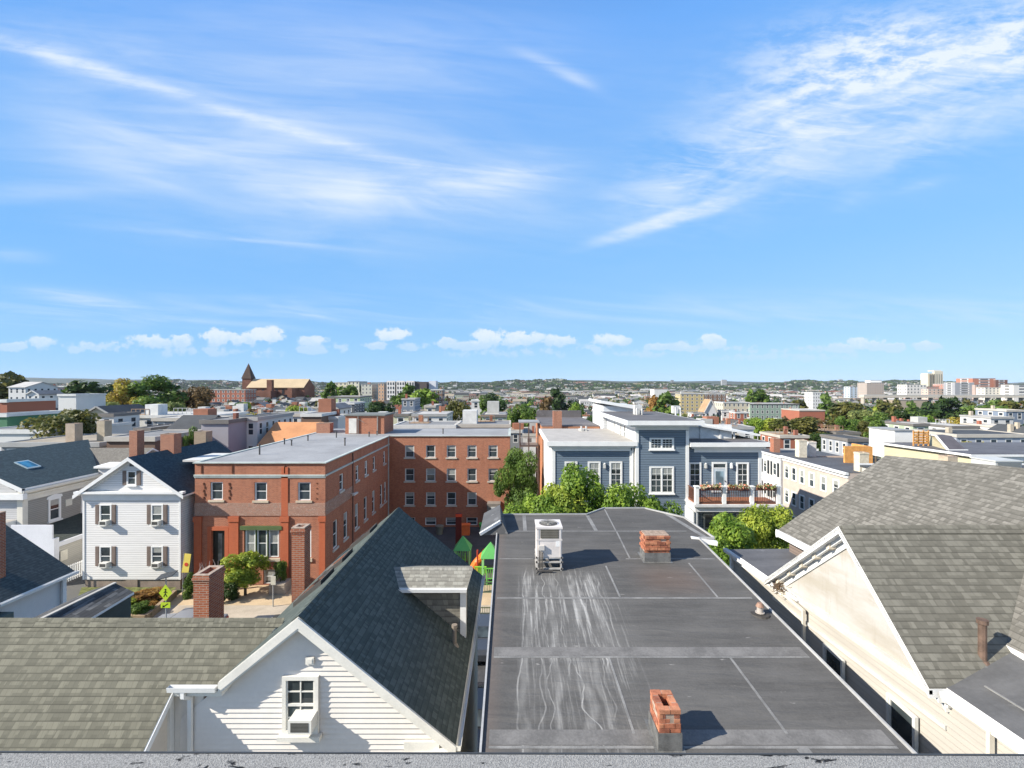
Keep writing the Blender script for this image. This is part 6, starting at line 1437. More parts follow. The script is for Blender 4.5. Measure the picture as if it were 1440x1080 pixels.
pb('green_flat_building', 461, 506, 558, 165, 14, 9, (.42, .50, .28), 'pale', 'pale lime-green flat building beyond the brick stair box', bits=1, cell=3)
pb('blue_flat_house', 472, 498, 567, 125, 9, 9, 'charcoal', 'grey', 'charcoal-blue flat house in front of the lime-green building', bits=1)
for k, (a, b_, y, d, c, lb) in enumerate(((580, 628, 583, 88, 'white', 'white flat-roofed house with two dark windows above the school rear wing'), (553, 574, 583, 92, (.5, .5, .36), 'pale olive house beside the brick stair box and the white flat-roofed one'), (597, 612, 571, 105, 'cream', 'cream house standing behind the white flat-roofed one'), (565, 583, 561, 150, 'slate-blue', 'slate-blue house rising behind the pale olive one'), (663, 688, 563, 140, 'white', 'white terrace with a row of small windows beside the dark tree cluster'), (678, 712, 584, 84, 'pale green', 'whitish flat house at the far end of the school roof'), (606, 622, 548, 260, 'brown', 'brown block beside the white piered apartments'))):
    pb('flat_roofed_house', a, b_, y, d, 9, 10, c, 'pale', lb, bits=1, cell=2.2)
pb('low_grey_building', 553, 640, 599, 70, 8, 7, 'grey', 'grey', 'low grey-roofed building right behind the school rear wing', win=False, bits=2)
pb('low_white_building', 640, 717, 598, 71, 8, 7, 'white', 'grey', 'low white-edged building behind the outer end of the school rear wing', win=False, bits=3)
# church
t = thing('church', (-212, 420, -12), 'brick church with a long tan roof and a dark pyramid spire on the horizon', 'church')
bm_ = plain((.17, .08, .055), .9, .25, .1); dm_ = plain((.075, .05, .04), .9, .2, .1)
xa, xb = PX(348, 420), PX(428, 420)
b = MB(); b.box(xa, xb, 420, 442, -16, -2.5); b.poly([(xb, 420, -2.5), (xb, 442, -2.5), (xb, 431, 4.6)]); b.poly([(xa, 420, -2.5), (xa, 442, -2.5), (xa, 431, 4.6)]); b.build('nave_wall', bm_, t)
b = MB(); b.slab([(xa-.5, 419, -3), (xb, 419, -3), (xb, 431, 4.7), (xa-.5, 431, 4.7)], .5); b.slab([(xa-.5, 431, 4.69), (xb, 431, 4.69), (xb, 443, -3), (xa-.5, 443, -3)], .5); b.build('nave_roof', plain((.46, .36, .23), .85, .08, .1), t)
b = MB(); b.box(xa-15, xb-24, 408, 419.9, -16, -6); b.box(xb-10, xb-6, 409, 420, -16, -3.5); b.build('aisle', bm_, t)
b = MB(); b.box(PX(375, 410), PX(382, 410), 410, 414, -12, 3.6); b.build('chimney', bm_, t)
sx0, sx1 = PX(340.5, 427), PX(352.5, 427); cx = (sx0+sx1)/2
b = MB(); b.box(sx0, sx1, 427, 434, -14, 5.0); b.build('tower', bm_, t)
b = MB(); q = [(sx0-.6, 426.4, 4.9), (sx1+.6, 426.4, 4.9), (sx1+.6, 434.6, 4.9), (sx0-.6, 434.6, 4.9)]
for i in range(4): b.poly([q[i], q[(i+1) % 4], (cx, 430.5, 19.2)])
b.build('spire', dm_, t)
for k in range(5):
    xw = xb-44+k*6; b = MB(); b.box(xw, xw+2, 419.85, 419.95, -9, -4.5); b.build('window', plain((.03, .03, .035), .4), t)
pb('long_brick_school', 283, 345, 548, 330, 14, 9, 'brick-red', 'dark', 'long low dark-roofed brick building beside the church tower', cell=3.5, bits=0)
pb('brick_row', 60, 94, 543, 200, 12, 9, 'brick-red', 'pale', 'orange brick row on the skyline near the dark round horizon tree', cell=3, bits=1); pb('brick_row', 38, 58, 545, 190, 12, 9, 'pink', 'dark', 'pinkish brick house on the skyline beside the orange brick row', bits=1)
pb('white_gabled_house', 12, 36, 544, 170, 12, 8, 'white', 'pale', 'white gabled house beneath the brownish tree mass', kind='gx', bits=0); pb('white_gabled_house', 38, 55, 554, 150, 8, 7, 'white', 'grey', 'white house with a small front gable below the pinkish brick house', kind='gy', bits=0)
pb('white_box_house', 82, 107, 555, 110, 8, 8, 'white', 'pale', 'plain white box-like house above the leaf-tipped olive tree', win=False, bits=0); pb('brick_house', 0, 10, 563, 75, 8, 10, 'brick-red', 'dark', 'red brick house cut by the picture edge near the lime tree', bits=0, win=False)
pb('green_house', -10, 10, 583, 66, 8, 12, (.06, .16, .09), 'dark', 'dark green clad house cut by the picture edge', win=False, bits=0)
# apartment blocks
for a, b_, y, d, dp, c, lb in ((471, 488, 538, 420, 20, (.58, .54, .40), 'low cream block at the end of the cream flats'), (489, 505, 536.5, 400, 22, (.62, .60, .46), 'cream block of flats with square windows near the church roof'), (508, 523, 540, 400, 18, (.5, .5, .42), 'pale banded block beside the cream flats'), (532, 540, 539, 400, 14, (.55, .35, .22), 'narrow orange-brown stair tower at the end of the white piered apartments')):
    pb('apartment_block', a, b_, y, d, dp, 15, c, 'pale', lb, cell=3.2, bits=1, cat='apartment block')
t = thing('white_apartments', (PX(577, 380), 380, -14), 'long white apartment block with dark gaps between its piers', 'apartment block')
b = MB(); b.box(PX(543, 380), PX(600, 380), 380, 396, -16, 1.8); b.build('wall', plain((.10, .085, .08), .8), t)
for k in range(3):
    b = MB(); xa = PX(544.5+k*13.6, 380); b.box(xa, xa+6.6, 378.6, 380, -13, 2.6)
    b.build('bay', plain((.68, .66, .63), .7, .04, .1), t)
    for i in range(3):
        for j in range(4):
            b = MB(); b.box(xa+.7+i*2.1, xa+1.7+i*2.1, 378.5, 378.6, -11+j*3.4, -8.9+j*3.4); b.build('window', plain((.05, .055, .06), .3), t)
b = MB(); b.box(PX(603, 384), PX(613, 384), 384, 394, -14, 2.5); b.build('end_bay', cellwall((.62, .64, .68)), t)
# right-hand landmarks
t = pb('long_green_building', 1055, 1124, 568, 260, 16, 9, (.25, .33, .27), 'pale', 'long low pale-green building with balconies beyond the big olive tree', cell=2.6, bits=2)
pb('cream_terrace', 1017, 1054, 566, 262, 12, 9, 'cream', 'dark', 'cream terrace adjoining the long pale-green building', cell=2.6, bits=1)
pb('white_tower_house', 1143, 1160, 552, 420, 12, 16, 'white', 'pale', 'white square tower house with small windows beyond the green building', bits=1)
pb('brick_hall', 1124, 1160, 577, 210, 14, 8, 'brick-red', 'pale', 'long orange-brick hall with a pale roof behind the big olive tree', win=False, bits=2)
pb('yellow_terrace', 957, 990, 554, 420, 14, 10, 'yellow', 'grey', 'yellow terrace of bays beyond the blue-grey tower roof', cell=4, bits=1); pb('brown_terrace', 990, 1021, 554, 440, 14, 11, 'brown', 'tan', 'dark brown block at the end of the yellow terrace', cell=4, bits=1)
pb('turret_house', 991, 1008, 579, 190, 6, 7, 'white', (.36, .24, .14), 'white house with a brown pointed turret roof beyond the blue-grey roofs', kind='gy', rh=5, bits=0); pb('mansard_house', 975, 989, 581, 190, 6, 7, 'white', 'dark', 'white house with a dark mansard beside the turret house', bits=0); pb('mansard_house', 1015, 1034, 578, 190, 7, 8, 'white', 'dark', 'grey-roofed white house on the outer side of the turret house', bits=0); pb('brick_house', 1034, 1053, 580, 185, 7, 8, 'brick-red', 'dark', 'red-fronted house with white dormers near the turret house', bits=1)
pb('long_white_hall', 1040, 1110, 600, 130, 9, 7, 'white', 'pale', 'long low white roof behind the white roof screen', win=False, bits=2); pb('dormer_row', 1192, 1226, 618, 70, 6, 6, (.30, .32, .35), 'dark', 'dark-roofed row with arched white dormers behind the orange screen', bits=0, cell=1.5)
pb('red_roofed_hall', 920, 940, 547, 700, 20, 8, 'white', (.55, .10, .05), 'white hall with a bright red roof far beyond the blue-grey tower', bits=0, win=False)
for k, (a, b_, y, d, c, lb) in enumerate(((1338, 1376, 600, 98, 'white', 'white flat-roofed house with a dark door under the golden trees'), (1322, 1338, 598, 104, 'pink', 'pink-brick house beside the white one with the dark door'), (1405, 1432, 600, 95, 'white', 'white rough-rendered house at the right under the wide green tree'), (1284, 1306, 597, 92, 'pale green', 'mint-white box house above the terrace fence'), (1415, 1440, 577, 120, 'slate-blue', 'slate-blue dormered house at the picture edge'), (1393, 1425, 587, 118, 'white', 'long white flat house below the slate-blue dormered one'))):
    pb('flat_roofed_house', a, b_, y, d, 8, 9, c, 'pale', lb, bits=1)
pb('grey_blue_terrace', 1345, 1450, 612, 72, 8, 8, (.33, .36, .42), 'dark', 'grey-blue terrace with a dark roof edge behind the yellow building', bits=1, cell=2.2)
# downtown group on the right
def tower(a, b_, y, d, dp, c, lb, hgt=40, cell=5, fl=4.5, rc='pale', gc=None, rz=0.0, nm='office_block', bits=0):
    return pb(nm, a, b_, y, d, dp, hgt, c, rc, lb, cell=cell, fl=fl, cat='office block', bits=bits, rz=rz, wallm=cellwall(c, glassc=gc) if gc else None)
t = thing('tower_block', (PX(1314, 1100), 1100, -30), 'tall cream residential tower block rising above the skyline', 'tower block')
xa, xb = PX(1305, 1100), PX(1325, 1100); w = xb-xa
b = MB(); b.box(xa, xb, 1100, 1120, -32, PZ(525, 1100)); b.box(xa+w*.4, xb, 1098, 1104, -32, PZ(522, 1100)); b.build('wall', plain((.56, .51, .40), .8, .05, .05), t)
for k in range(6):
    b = MB(); xx = xa+w*(.06+.16*k); b.box(xx, xx+w*.055, 1097.6, 1100, -20, PZ(526, 1100)); b.build('window_strip', plain((.22, .20, .16), .5), t)
b = MB(); b.box(xa+w*.4, xb-2, 1100, 1116, PZ(522, 1100), PZ(520.5, 1100)); b.build('roof', plain((.6, .58, .52), .8), t)
tower(1219, 1243, 538, 950, 26, (.38, .31, .26), 'tan square office block with a white roof cap', hgt=28); pb('rooftop_plant_room', 1224, 1240, 534.8, 960, 15, 8, (.75, .75, .73), 'pale', 'white rounded cap level of the tan square office block', cat='roof structure', win=False, bits=0)
tower(1368, 1400, 532, 900, 34, (.42, .18, .12), 'red-brown office block with window bands, highest of the brick ones', hgt=34, cell=60, fl=5, bits=0); tower(1400, 1417, 534, 896, 34, (.17, .09, .07), 'red-brown wing with painted-in shade, attached to the highest brick office block', hgt=32, cell=60, fl=5)  # attached wing repeats the brick colour, darkened to stand for shade
tower(1343, 1370, 538, 820, 22, (.30, .31, .33), 'blue-grey banded office block with strips of glass', hgt=26, cell=90, fl=4, rc='grey'); tower(1371, 1378, 541, 815, 20, (.40, .32, .29), 'mauve stair shaft beside the banded office block', hgt=22, cell=30)
tower(1385, 1416, 545, 800, 20, (.66, .62, .53), 'cream parking structure below the red-brown office block', hgt=20, cell=6, fl=4); tower(1425, 1450, 541, 780, 20, (.66, .63, .58), 'white office building at the picture edge with a dark roof plant', hgt=22, cell=20, fl=5, rc='dark')
tower(1327, 1345, 540, 930, 24, (.38, .17, .12), 'low brick office wing beside the banded office block', hgt=22, cell=5); tower(1303, 1324, 543.5, 940, 20, (.36, .19, .14), 'dark brick podium below the cream tower block', hgt=20, cell=5); tower(1275, 1303, 541, 900, 22, (.66, .63, .58), 'white institutional building with dark windows beside the brick podium', hgt=22, cell=6, fl=6)
tower(1195, 1217, 544, 1000, 18, (.45, .55, .66), 'pale blue glass-fronted building beside the tan office block', hgt=16, cell=9); tower(1305, 1340, 547, 850, 14, (.55, .42, .34), 'long pale brick range in front of the brick podium', hgt=14, cell=8)
hw_ = pb('highway_viaduct', 1215, 1460, 555.5, 700, 10, 1.0, (.52, .47, .39), (.45, .42, .36), 'long pale concrete highway deck running below the office blocks', cat='viaduct', win=False, bits=0, deep=False)
for k in range(16):
    b = MB(); xx = -128+k*17; b.box(xx-.8, xx+.8, 2, 8, -16, .8); me = b.mesh('pier'); me.materials.append(plain((.4, .37, .31), .9, .1)); link(bpy.data.objects.new('pier', me), hw_)
pb('warehouse', 1262, 1305, 562.5, 520, 20, 9, (.36, .30, .23), 'pale', 'low tan warehouse beneath the highway deck', cat='warehouse', win=False, bits=0)
for a, b_, y, d, lb in ((944, 947.5, 534.5, 4250, 'tiny grey high-rise on the horizon beyond the blue-grey tower'), (1015, 1022, 534, 4250, 'tiny white block on the horizon near the yellow terrace'), (1180, 1185, 533.5, 4250, 'faint pale tower on the horizon left of the pale blue building')):
    pb('distant_high_rise', a, b_, y, d, 20, 60, (.12, .13, .15) if a < 1000 else (.34, .35, .36), 'grey', lb.replace(' left of', ' near'), cat='tower block', bits=0)

# ================================================================== the rest of the city
LM = [(130, 'long dark roof'), (270, 'white shuttered house'), (430, "school's front wing"), (545, 'brick stair box'), (640, "school's rear wing"), (735, 'tall deep green tree'), (850, 'orange-brick building'), (975, 'blue-grey tower'), (1070, 'railed deck'), (1180, 'beige row house'), (1270, 'orange wooden screen'), (1500, 'yellow building')]
def landmark(x, y):
    px = 720+x/y*F
    for a, n in LM:
        if px < a: return n
    return LM[-1][1]
ORD = ['nearest', 'second nearest', 'third nearest', 'fourth nearest', 'fifth nearest', 'sixth nearest', 'seventh nearest', 'eighth nearest', 'ninth nearest', 'tenth nearest'] + ['%dth nearest' % k if k % 10 not in (1, 2, 3) or k in (11, 12, 13) else '%d%s nearest' % (k, {1: 'st', 2: 'nd', 3: 'rd'}[k % 10]) for k in range(11, 90)]
cr = random.Random(42)
def free(x0, x1, y0, y1):
    return not any(x0 < o[1] and x1 > o[0] and y0 < o[3] and y1 > o[2] for o in OCC)
houses = []; trees = []
yrow = 74.0; row = 0
while yrow < 4000:
    sp = 13.5 if row % 2 else 10.5
    if yrow > 420: sp *= 1.25
    if yrow > 1000: sp *= 1.5
    if yrow > 2500: sp *= 2
    half = yrow*1.17+14; x = -half+cr.uniform(0, 5)
    while x < half:
        w = cr.choice([4, 4.6, 5.2, 6, 7, 9]); dp = cr.uniform(6.5, 9)
        if yrow > 900: w *= cr.choice([1, 1.5, 2.5, 4]); dp *= 1.5
        big = yrow > 500 and cr.random() < .06
        if big: w *= 3
        q = cr.random(); y = yrow+cr.uniform(-1.2, 1.2)
        dens = .68 if yrow < 1000 else (.5 if yrow < 2300 else .10)
        if x > .62*y and y < 170: dens = .42; w = min(w, 6)
        if q < dens:
            if free(x, x+w, y, y+dp): houses.append((x+w/2, y, w-.15, dp, cr.uniform(6.2, 8.6)-(1.6 if x > .62*y and y < 170 else 0)+(cr.uniform(2, 6) if big else 0)))
        elif q < dens+(.45 if dens == .42 else .24):
            rr_ = cr.uniform(2.6, 4.6)*(1.5 if yrow > 700 else 1)
            if free(x, x+rr_*2, y, y+rr_*2): trees.append((x+rr_, y+rr_, rr_, cr.uniform(7, 11.5)+(2 if yrow > 400 else 0)))
            w = rr_*1.7
        x += w+(cr.uniform(2, 5) if cr.random() < .35 else .2)
    yrow += sp; row += 1
WN = list(WALLC); WW = [30, 16, 14, 8, 4, 4, 4, 13, 6, 3, 2]
def look(i):
    r = random.Random(i*7+1); wc = r.choices(WN, WW)[0]; kd = r.choices(['flat', 'gx', 'gy'], [70, 14, 16])[0]; rc = r.choices(['grey', 'dark', 'pale', 'tan'], [35, 30, 25, 10] if kd == 'flat' else [25, 55, 5, 15])[0]
    return wc, kd, rc
NH = 235
houses.sort(key=lambda h: h[1])
NEARR = lambda x, y: x > .62*y and y < 170
cnt = {}
for i, (x, y, w, dp, h) in enumerate(houses[:NH]):
    wc, kd, rc = look(i); kd = 'flat' if NEARR(x, y) and kd == 'gx' else kd; z0 = H(x, y+dp/2); lm = landmark(x, y); key = (wc, kd != 'flat', rc, lm); cnt[key] = cnt.get(key, 0)+1
    lb = '%s %s house with a %s %s roof beyond the %s' % (ORD[cnt[key]-1], wc, rc, 'flat' if kd == 'flat' else 'gabled', lm)
    bld('city_house', x, y, w, dp, z0, z0+h, wc, rc, lb, kind=kd, rz=R(random.Random(i).uniform(-3, 3)) if w < 9 else 0, bits=(4 if y < 140 else 2), seed=i+1, group='houses of the city beyond')
trees.sort(key=lambda h: h[1])
TW = [('dark green', 22), ('mid green', 26), ('olive green', 20), ('yellow green', 9), ('brown-tinged', 9), ('rusty orange', 6), ('pale green', 5), ('golden yellow', 3)]
NT_ = 150
for i, (x, y, r_, h) in enumerate(trees[:NT_]):
    hue = cr.choices([a for a, b_ in TW], [b_ for a, b_ in TW])[0]; lm = landmark(x, y); key = ('t', hue, lm); cnt[key] = cnt.get(key, 0)+1
    tree(x, y, H(x, y), H(x, y)+h, r_, hue, 'mid' if y < 130 else 'far', '%s %s city tree beyond the %s' % (ORD[cnt[key]-1], hue, lm), 'city trees', low=.15)
# everything further: one mesh of houses, one of trees
def house_mass(hs, base):
    Q = []; C_ = []; MI = []; UV = []
    def q4(p, c, m, uv): Q.extend(p); C_.append(c); MI.append(m); UV.extend(uv)
    N4 = [(-5, 0)]*4
    for i, (x, y, w, dp, h) in enumerate(hs):
        wc, kd, rc = look(i+base); z0 = H(x, y+dp/2); z1 = z0+h; r = random.Random(i); k = r.uniform(.8, 1.1)
        c = tuple(v*k for v in WALLC[wc]); rcol = tuple(v*k for v in ROOFC[rc])
        if y > 700 and r.random() < .18: rcol = (.55, .53, .50)
        W = w/2; P = [(x-W, y), (x+W, y), (x+W, y+dp), (x-W, y+dp)]
        for j in range(4):
            if j == 2: continue
            a, b_ = P[j], P[(j+1) % 4]; L = math.hypot(b_[0]-a[0], b_[1]-a[1]); n = max(1, round(L/(2.6 if y < 900 else 5)))
            v = h/(3.0 if y < 900 else 5)
            q4([(a[0], a[1], z0-4), (b_[0], b_[1], z0-4), (b_[0], b_[1], z1), (a[0], a[1], z1)], c, 0, [(1, 1000-v), (1+n, 1000-v), (1+n, 1000), (1, 1000)])
        if kd == 'flat':
            q4([(x-W, y, z1), (x+W, y, z1), (x+W, y+dp, z1), (x-W, y+dp, z1)], rcol, 1, N4)
            if r.random() < .5:
                cx = x+r.uniform(-W*.6, W*.6); s_ = r.uniform(.5, 1.6); cc = r.choice([(.3, .12, .08), (.6, .6, .58), (.4, .38, .34)]); zz = z1+r.uniform(1, 2.2); yy = y+r.uniform(1, dp-2)
                q4([(cx-s_, yy, z1), (cx+s_, yy, z1), (cx+s_, yy, zz), (cx-s_, yy, zz)], cc, 1, N4); q4([(cx-s_, yy+s_, z1), (cx-s_, yy, z1), (cx-s_, yy, zz), (cx-s_, yy+s_, zz)], cc, 1, N4); q4([(cx-s_, yy, zz), (cx+s_, yy, zz), (cx+s_, yy+s_*2, zz), (cx-s_, yy+s_*2, zz)], cc, 1, N4); q4([(cx+s_, yy, z1), (cx+s_, yy+s_, z1), (cx+s_, yy+s_, zz), (cx+s_, yy, zz)], cc, 1, N4)
        else:
            rh = min(w, dp)*.33; o = .3
            if kd == 'gx':
                m_ = y+dp/2; q4([(x-W, y-o, z1), (x+W, y-o, z1), (x+W, m_, z1+rh), (x-W, m_, z1+rh)], rcol, 1, N4); q4([(x-W, m_, z1+rh), (x+W, m_, z1+rh), (x+W, y+dp, z1), (x-W, y+dp, z1)], rcol, 1, N4)
                for s_ in (-W, W): q4([(x+s_, y, z1), (x+s_, y+dp, z1), (x+s_, m_+.01, z1+rh-.05), (x+s_, m_-.01, z1+rh-.05)], c, 1, N4)
            else:
                q4([(x-W-o, y-o, z1), (x, y-o, z1+rh), (x, y+dp, z1+rh), (x-W-o, y+dp, z1)], rcol, 1, N4); q4([(x, y-o, z1+rh), (x+W+o, y-o, z1), (x+W+o, y+dp, z1), (x, y+dp, z1+rh)], rcol, 1, N4)
                q4([(x-W, y, z1), (x+W, y, z1), (x+.01, y, z1+rh-.05), (x-.01, y, z1+rh-.05)], c, 1, N4)
    me = bpy.data.meshes.new('distant_houses'); quads(me, Q, C_, MI, UV); me.materials.append(cellwall((1, 1, 1), True)); me.materials.append(attrm())
    o = bpy.data.objects.new('distant_houses', me); COL.objects.link(o); return tag(o, kind='stuff')
house_mass(houses[NH:], NH)
g = np.random.default_rng(5)
T = np.array([(x, y, H(x, y), r_, h) for x, y, r_, h in trees[NT_:]])
# more woods on the hills and between the far houses
ex = []
for i in range(7600):
    y = 500*(5400/500)**g.random(); x = y*g.uniform(-1.2, 1.2)
    if y < 2300 and (not free(x-3, x+3, y-3, y+3) or g.random() < .15): continue
    s_ = 1 if y < 1500 else (1.6 if y < 3000 else 3.0); ex.append((x, y, H(x, y), g.uniform(3.5, 6.5)*s_*1.3, g.uniform(8, 12)*(1 if y < 3000 else 1.25)))
T = np.concatenate([T, np.array(ex)]); n = len(T); K = 48
cc = np.array([dk(LEAF[h][0], 1.0) for h in ('dark green', 'mid green', 'olive green', 'dark green', 'brown-tinged', 'dark green', 'yellow green', 'rusty orange')])
ci = g.choice(8, n, p=[.3, .22, .16, .14, .06, .04, .05, .03]); near = T[:, 1] < 800
ci[T[:, 1] > 1400] %= 2; dimf = np.where(T[:, 1] > 1400, .55, .85)
cols = np.repeat(cc[ci]*dimf[:, None], K, axis=0)*g.uniform(.6, 1.6, (n*K, 1))
d = g.normal(size=(n*K, 3)); d /= np.linalg.norm(d, axis=1)[:, None]; d[:, 2] = np.abs(d[:, 2])*1.0-.25
rad = np.repeat(T[:, 3], K)[:, None]; hh = np.repeat(T[:, 4], K)
cen = np.repeat(T[:, :3], K, axis=0); cen[:, 2] += hh*.5
bl = 1+.22*np.sin(d[:, :1]*7+np.repeat(g.uniform(0, 6, n), K)[:, None])
pos = cen+d*np.concatenate([rad, rad, (hh*.5)[:, None]], 1)*g.uniform(.7, 1.05, (n*K, 1))*bl
nr = d+g.normal(size=(n*K, 3))*.4; nr /= np.linalg.norm(nr, axis=1)[:, None]
a = np.cross(nr, g.normal(size=(n*K, 3))); a /= np.linalg.norm(a, axis=1)[:, None]; b2 = np.cross(nr, a); s_ = rad*.30*g.uniform(.6, 1.2, (n*K, 1))
me = bpy.data.meshes.new('distant_woods'); quads(me, np.stack([pos-a*s_, pos-b2*s_*.8, pos+a*s_, pos+b2*s_*.8], 1), cols); me.materials.append(attrm())
o = bpy.data.objects.new('distant_woods', me); COL.objects.link(o); tag(o, kind='stuff')

# ================================================================== sky, sun, air, camera
w = bpy.data.worlds.new('World'); sc.world = w; w.use_nodes = True
t = NT(w.node_tree); t.n.clear()
out = t.node('ShaderNodeOutputWorld'); bg = t.node('ShaderNodeBackground'); t.l.new(bg.outputs[0], out.inputs[0])
sky = t.node('ShaderNodeTexSky', sky_type='NISHITA', sun_disc=False); el = math.asin(SUN.z)
sky.sun_elevation = el; sky.sun_rotation = math.atan2(SUN.x, SUN.y); sky.altitude = 50; sky.air_density = 1.0; sky.dust_density = 0.0; sky.ozone_density = 3.0
gen = t.node('ShaderNodeTexCoord').outputs['Generated']; sp = t.node('ShaderNodeSeparateXYZ'); t.l.new(gen, sp.inputs[0])
ydir = t.m('MAXIMUM', sp.outputs[1], .02); U = t.m('DIVIDE', sp.outputs[0], ydir); V = t.m('DIVIDE', sp.outputs[2], ydir)
cu = t.node('ShaderNodeCombineXYZ'); t.put(cu.inputs[0], U); t.put(cu.inputs[1], V); UV = cu.outputs[0]
def ell(px, py, a, b, slope, st, power=1.0):
    """soft elliptical patch of the sky; slope: how much it drops to the right"""
    th = math.atan(slope); c, s = math.cos(th), -math.sin(th)
    du = t.m('SUBTRACT', U, (px-720)/F); dv = t.m('SUBTRACT', V, (540-py)/F)
    p = t.m('MULTIPLY', t.m('ADD', t.m('MULTIPLY', du, c), t.m('MULTIPLY', dv, s)), F/a); q = t.m('MULTIPLY', t.m('SUBTRACT', t.m('MULTIPLY', dv, c), t.m('MULTIPLY', du, s)), F/b)
    r2 = t.m('ADD', t.m('MULTIPLY', p, p), t.m('MULTIPLY', q, q))
    return t.m('MULTIPLY', t.m('EXPONENT', t.m('MULTIPLY', t.m('POWER', r2, power), -1.0)), st)
def add(L):
    s = L[0]
    for k in L[1:]: s = t.m('ADD', s, k)
    return s
def streaks(slope, su, sv, scale, det=8, rough=.62, dist=1.2, off=0):
    return t.noise(t.mapv(t.mapv(UV, rot=(0, 0, math.atan(slope)), loc=(off, off*.7, 0)), (su, sv, 1)), scale, det, rough, dist)
nL = streaks(.14, 1.0, 5.0, 1.7, 9, .58, 1.0); nL2 = streaks(.10, 1.5, 16, 2.0, 7, .6, .8, 3.1)
nR = streaks(-.22, 1.3, 4.2, 2.4, 9, .62, .35, 1.3); nR2 = streaks(.08, 2.6, 15, 2.6, 7, .6, 1.2, 5.2); nR3 = streaks(-.16, 2.4, 6.0, 4.0, 9, .66, .15, 9.0)
L = add([ell(360, 190, 350, 120, .20, .85), ell(600, 70, 280, 70, .1, .45), ell(560, 285, 190, 26, .07, .9), ell(200, 215, 170, 50, .06, .5), ell(650, 245, 140, 30, .02, .6), ell(120, 60, 130, 30, .3, .35), ell(70, 268, 170, 14, -.05, .5), ell(350, 330, 220, 30, .05, .22)])
wisp = add([ell(108, 420, 75, 9, .14, .8), ell(440, 446, 65, 4.5, .14, .75), ell(20, 360, 40, 8, .05, .6), ell(190, 444, 130, 6, .08, .4), ell(775, 90, 50, 8, .38, .55), ell(815, 115, 34, 7, .45, .5), ell(330, 335, 170, 4, .09, .4), ell(1292, 262, 30, 6, -.2, .35), ell(1200, 280, 40, 18, -.5, .18), ell(740, 240, 70, 24, -.1, .4)])
Rr = add([ell(1250, 120, 230, 88, -.22, .95), ell(1060, 210, 190, 66, -.42, .8), ell(1400, 60, 130, 70, -.1, .6), ell(950, 265, 100, 38, -.4, .45), ell(1300, 190, 200, 50, -.26, .5)])
core = add([ell(1240, 60, 150, 42, -.12, .9), ell(1290, 95, 190, 28, -.1, .6), ell(1150, 130, 110, 30, -.3, .5), ell(1435, 45, 50, 42, 0, .8)])
trail = add([ell(300, 148, 330, 9, .31, .55, 1.0), ell(60, 74, 110, 15, .30, .5), ell(560, 222, 170, 7, .24, .35), ell(950, 306, 125, 11, -.31, .85, 2.0)])
aL = t.m('MULTIPLY', L, t.m('ADD', .26, t.m('ADD', t.m('MULTIPLY', t.ss(nL, .30, .72), .55), t.m('MULTIPLY', t.ss(nL2, .35, .75), .30))))
aR = t.m('MULTIPLY', Rr, t.m('ADD', t.m('MULTIPLY', t.ss(nR, .36, .66), .62), t.m('MULTIPLY', t.ss(nR2, .38, .72), .38)))
aC = t.m('MULTIPLY', core, t.ss(nR3, .38, .64))
aT = t.m('MULTIPLY', trail, t.m('ADD', .35, t.m('MULTIPLY', t.ss(t.m('ADD', t.m('MULTIPLY', nR3, .5), t.m('MULTIPLY', nL2, .5)), .36, .62), .75)))
aW = t.m('MULTIPLY', wisp, t.m('ADD', .3, t.m('MULTIPLY', t.ss(nL2, .35, .65), .8)))
band = t.m('MULTIPLY', t.m('MULTIPLY', t.ss(V, .10, .15), t.ss(V, .22, .15)), t.m('MULTIPLY', t.ss(nL2, .35, .7), .30))
cirrus = t.m('MULTIPLY', add([t.m('MULTIPLY', aL, .75), t.m('MULTIPLY', aR, .8), aC, t.m('MULTIPLY', aT, .8), t.m('MULTIPLY', aW, .7), band]), .9, clamp=True)
# fair-weather cumulus low over the horizon: round heads, flat pale feet
P_ = [(20, 486, 30, 9), (60, 484, 26, 11), (100, 490, 50, 10), (170, 488, 60, 9), (215, 481, 45, 11), (252, 478, 20, 11), (305, 474, 26, 13), (345, 477, 30, 12), (375, 472, 28, 13), (440, 480, 26, 9), (440, 492, 30, 7), (548, 470, 30, 11), (530, 486, 20, 7), (628, 483, 24, 9), (690, 474, 30, 13), (730, 477, 40, 13), (790, 480, 28, 11), (858, 479, 32, 10), (925, 488, 25, 6), (965, 488, 30, 8), (1003, 482, 32, 11), (1080, 492, 60, 7), (1180, 490, 30, 8), (1222, 484, 36, 11), (1255, 488, 28, 9), (1305, 487, 28, 8), (470, 488, 60, 8), (580, 487, 50, 8), (660, 486, 40, 9), (830, 489, 60, 8), (1040, 489, 60, 8), (1140, 491, 50, 8), (130, 487, 60, 9), (900, 498, 90, 8), (720, 496, 120, 10), (300, 496, 140, 9), (1120, 502, 160, 8)]
bil = t.noise(UV, 46, 6, .6, 0); bil2 = t.noise(t.mapv(UV, (1, 1.5, 1)), 20, 4, .6)
cum = None
for px, py, a_, b_ in P_:
    e = ell(px, py, a_*.9, b_*1.0, 0, 1.0, 1.3 if a_ < 50 else .9) if a_ < 50 else ell(px, py, a_, b_, 0, .62)
    cum = e if cum is None else t.m('MAXIMUM', cum, e)
cden = t.ss(t.m('ADD', t.m('MULTIPLY', cum, .9), t.m('MULTIPLY', t.m('SUBTRACT', t.m('ADD', t.m('MULTIPLY', bil, .5), t.m('MULTIPLY', bil2, .5)), .5), 3.2)), .30, .66)
cden = t.m('MULTIPLY', t.m('MULTIPLY', cden, t.ss(cum, .05, .4)), t.ss(V, .02, .085))
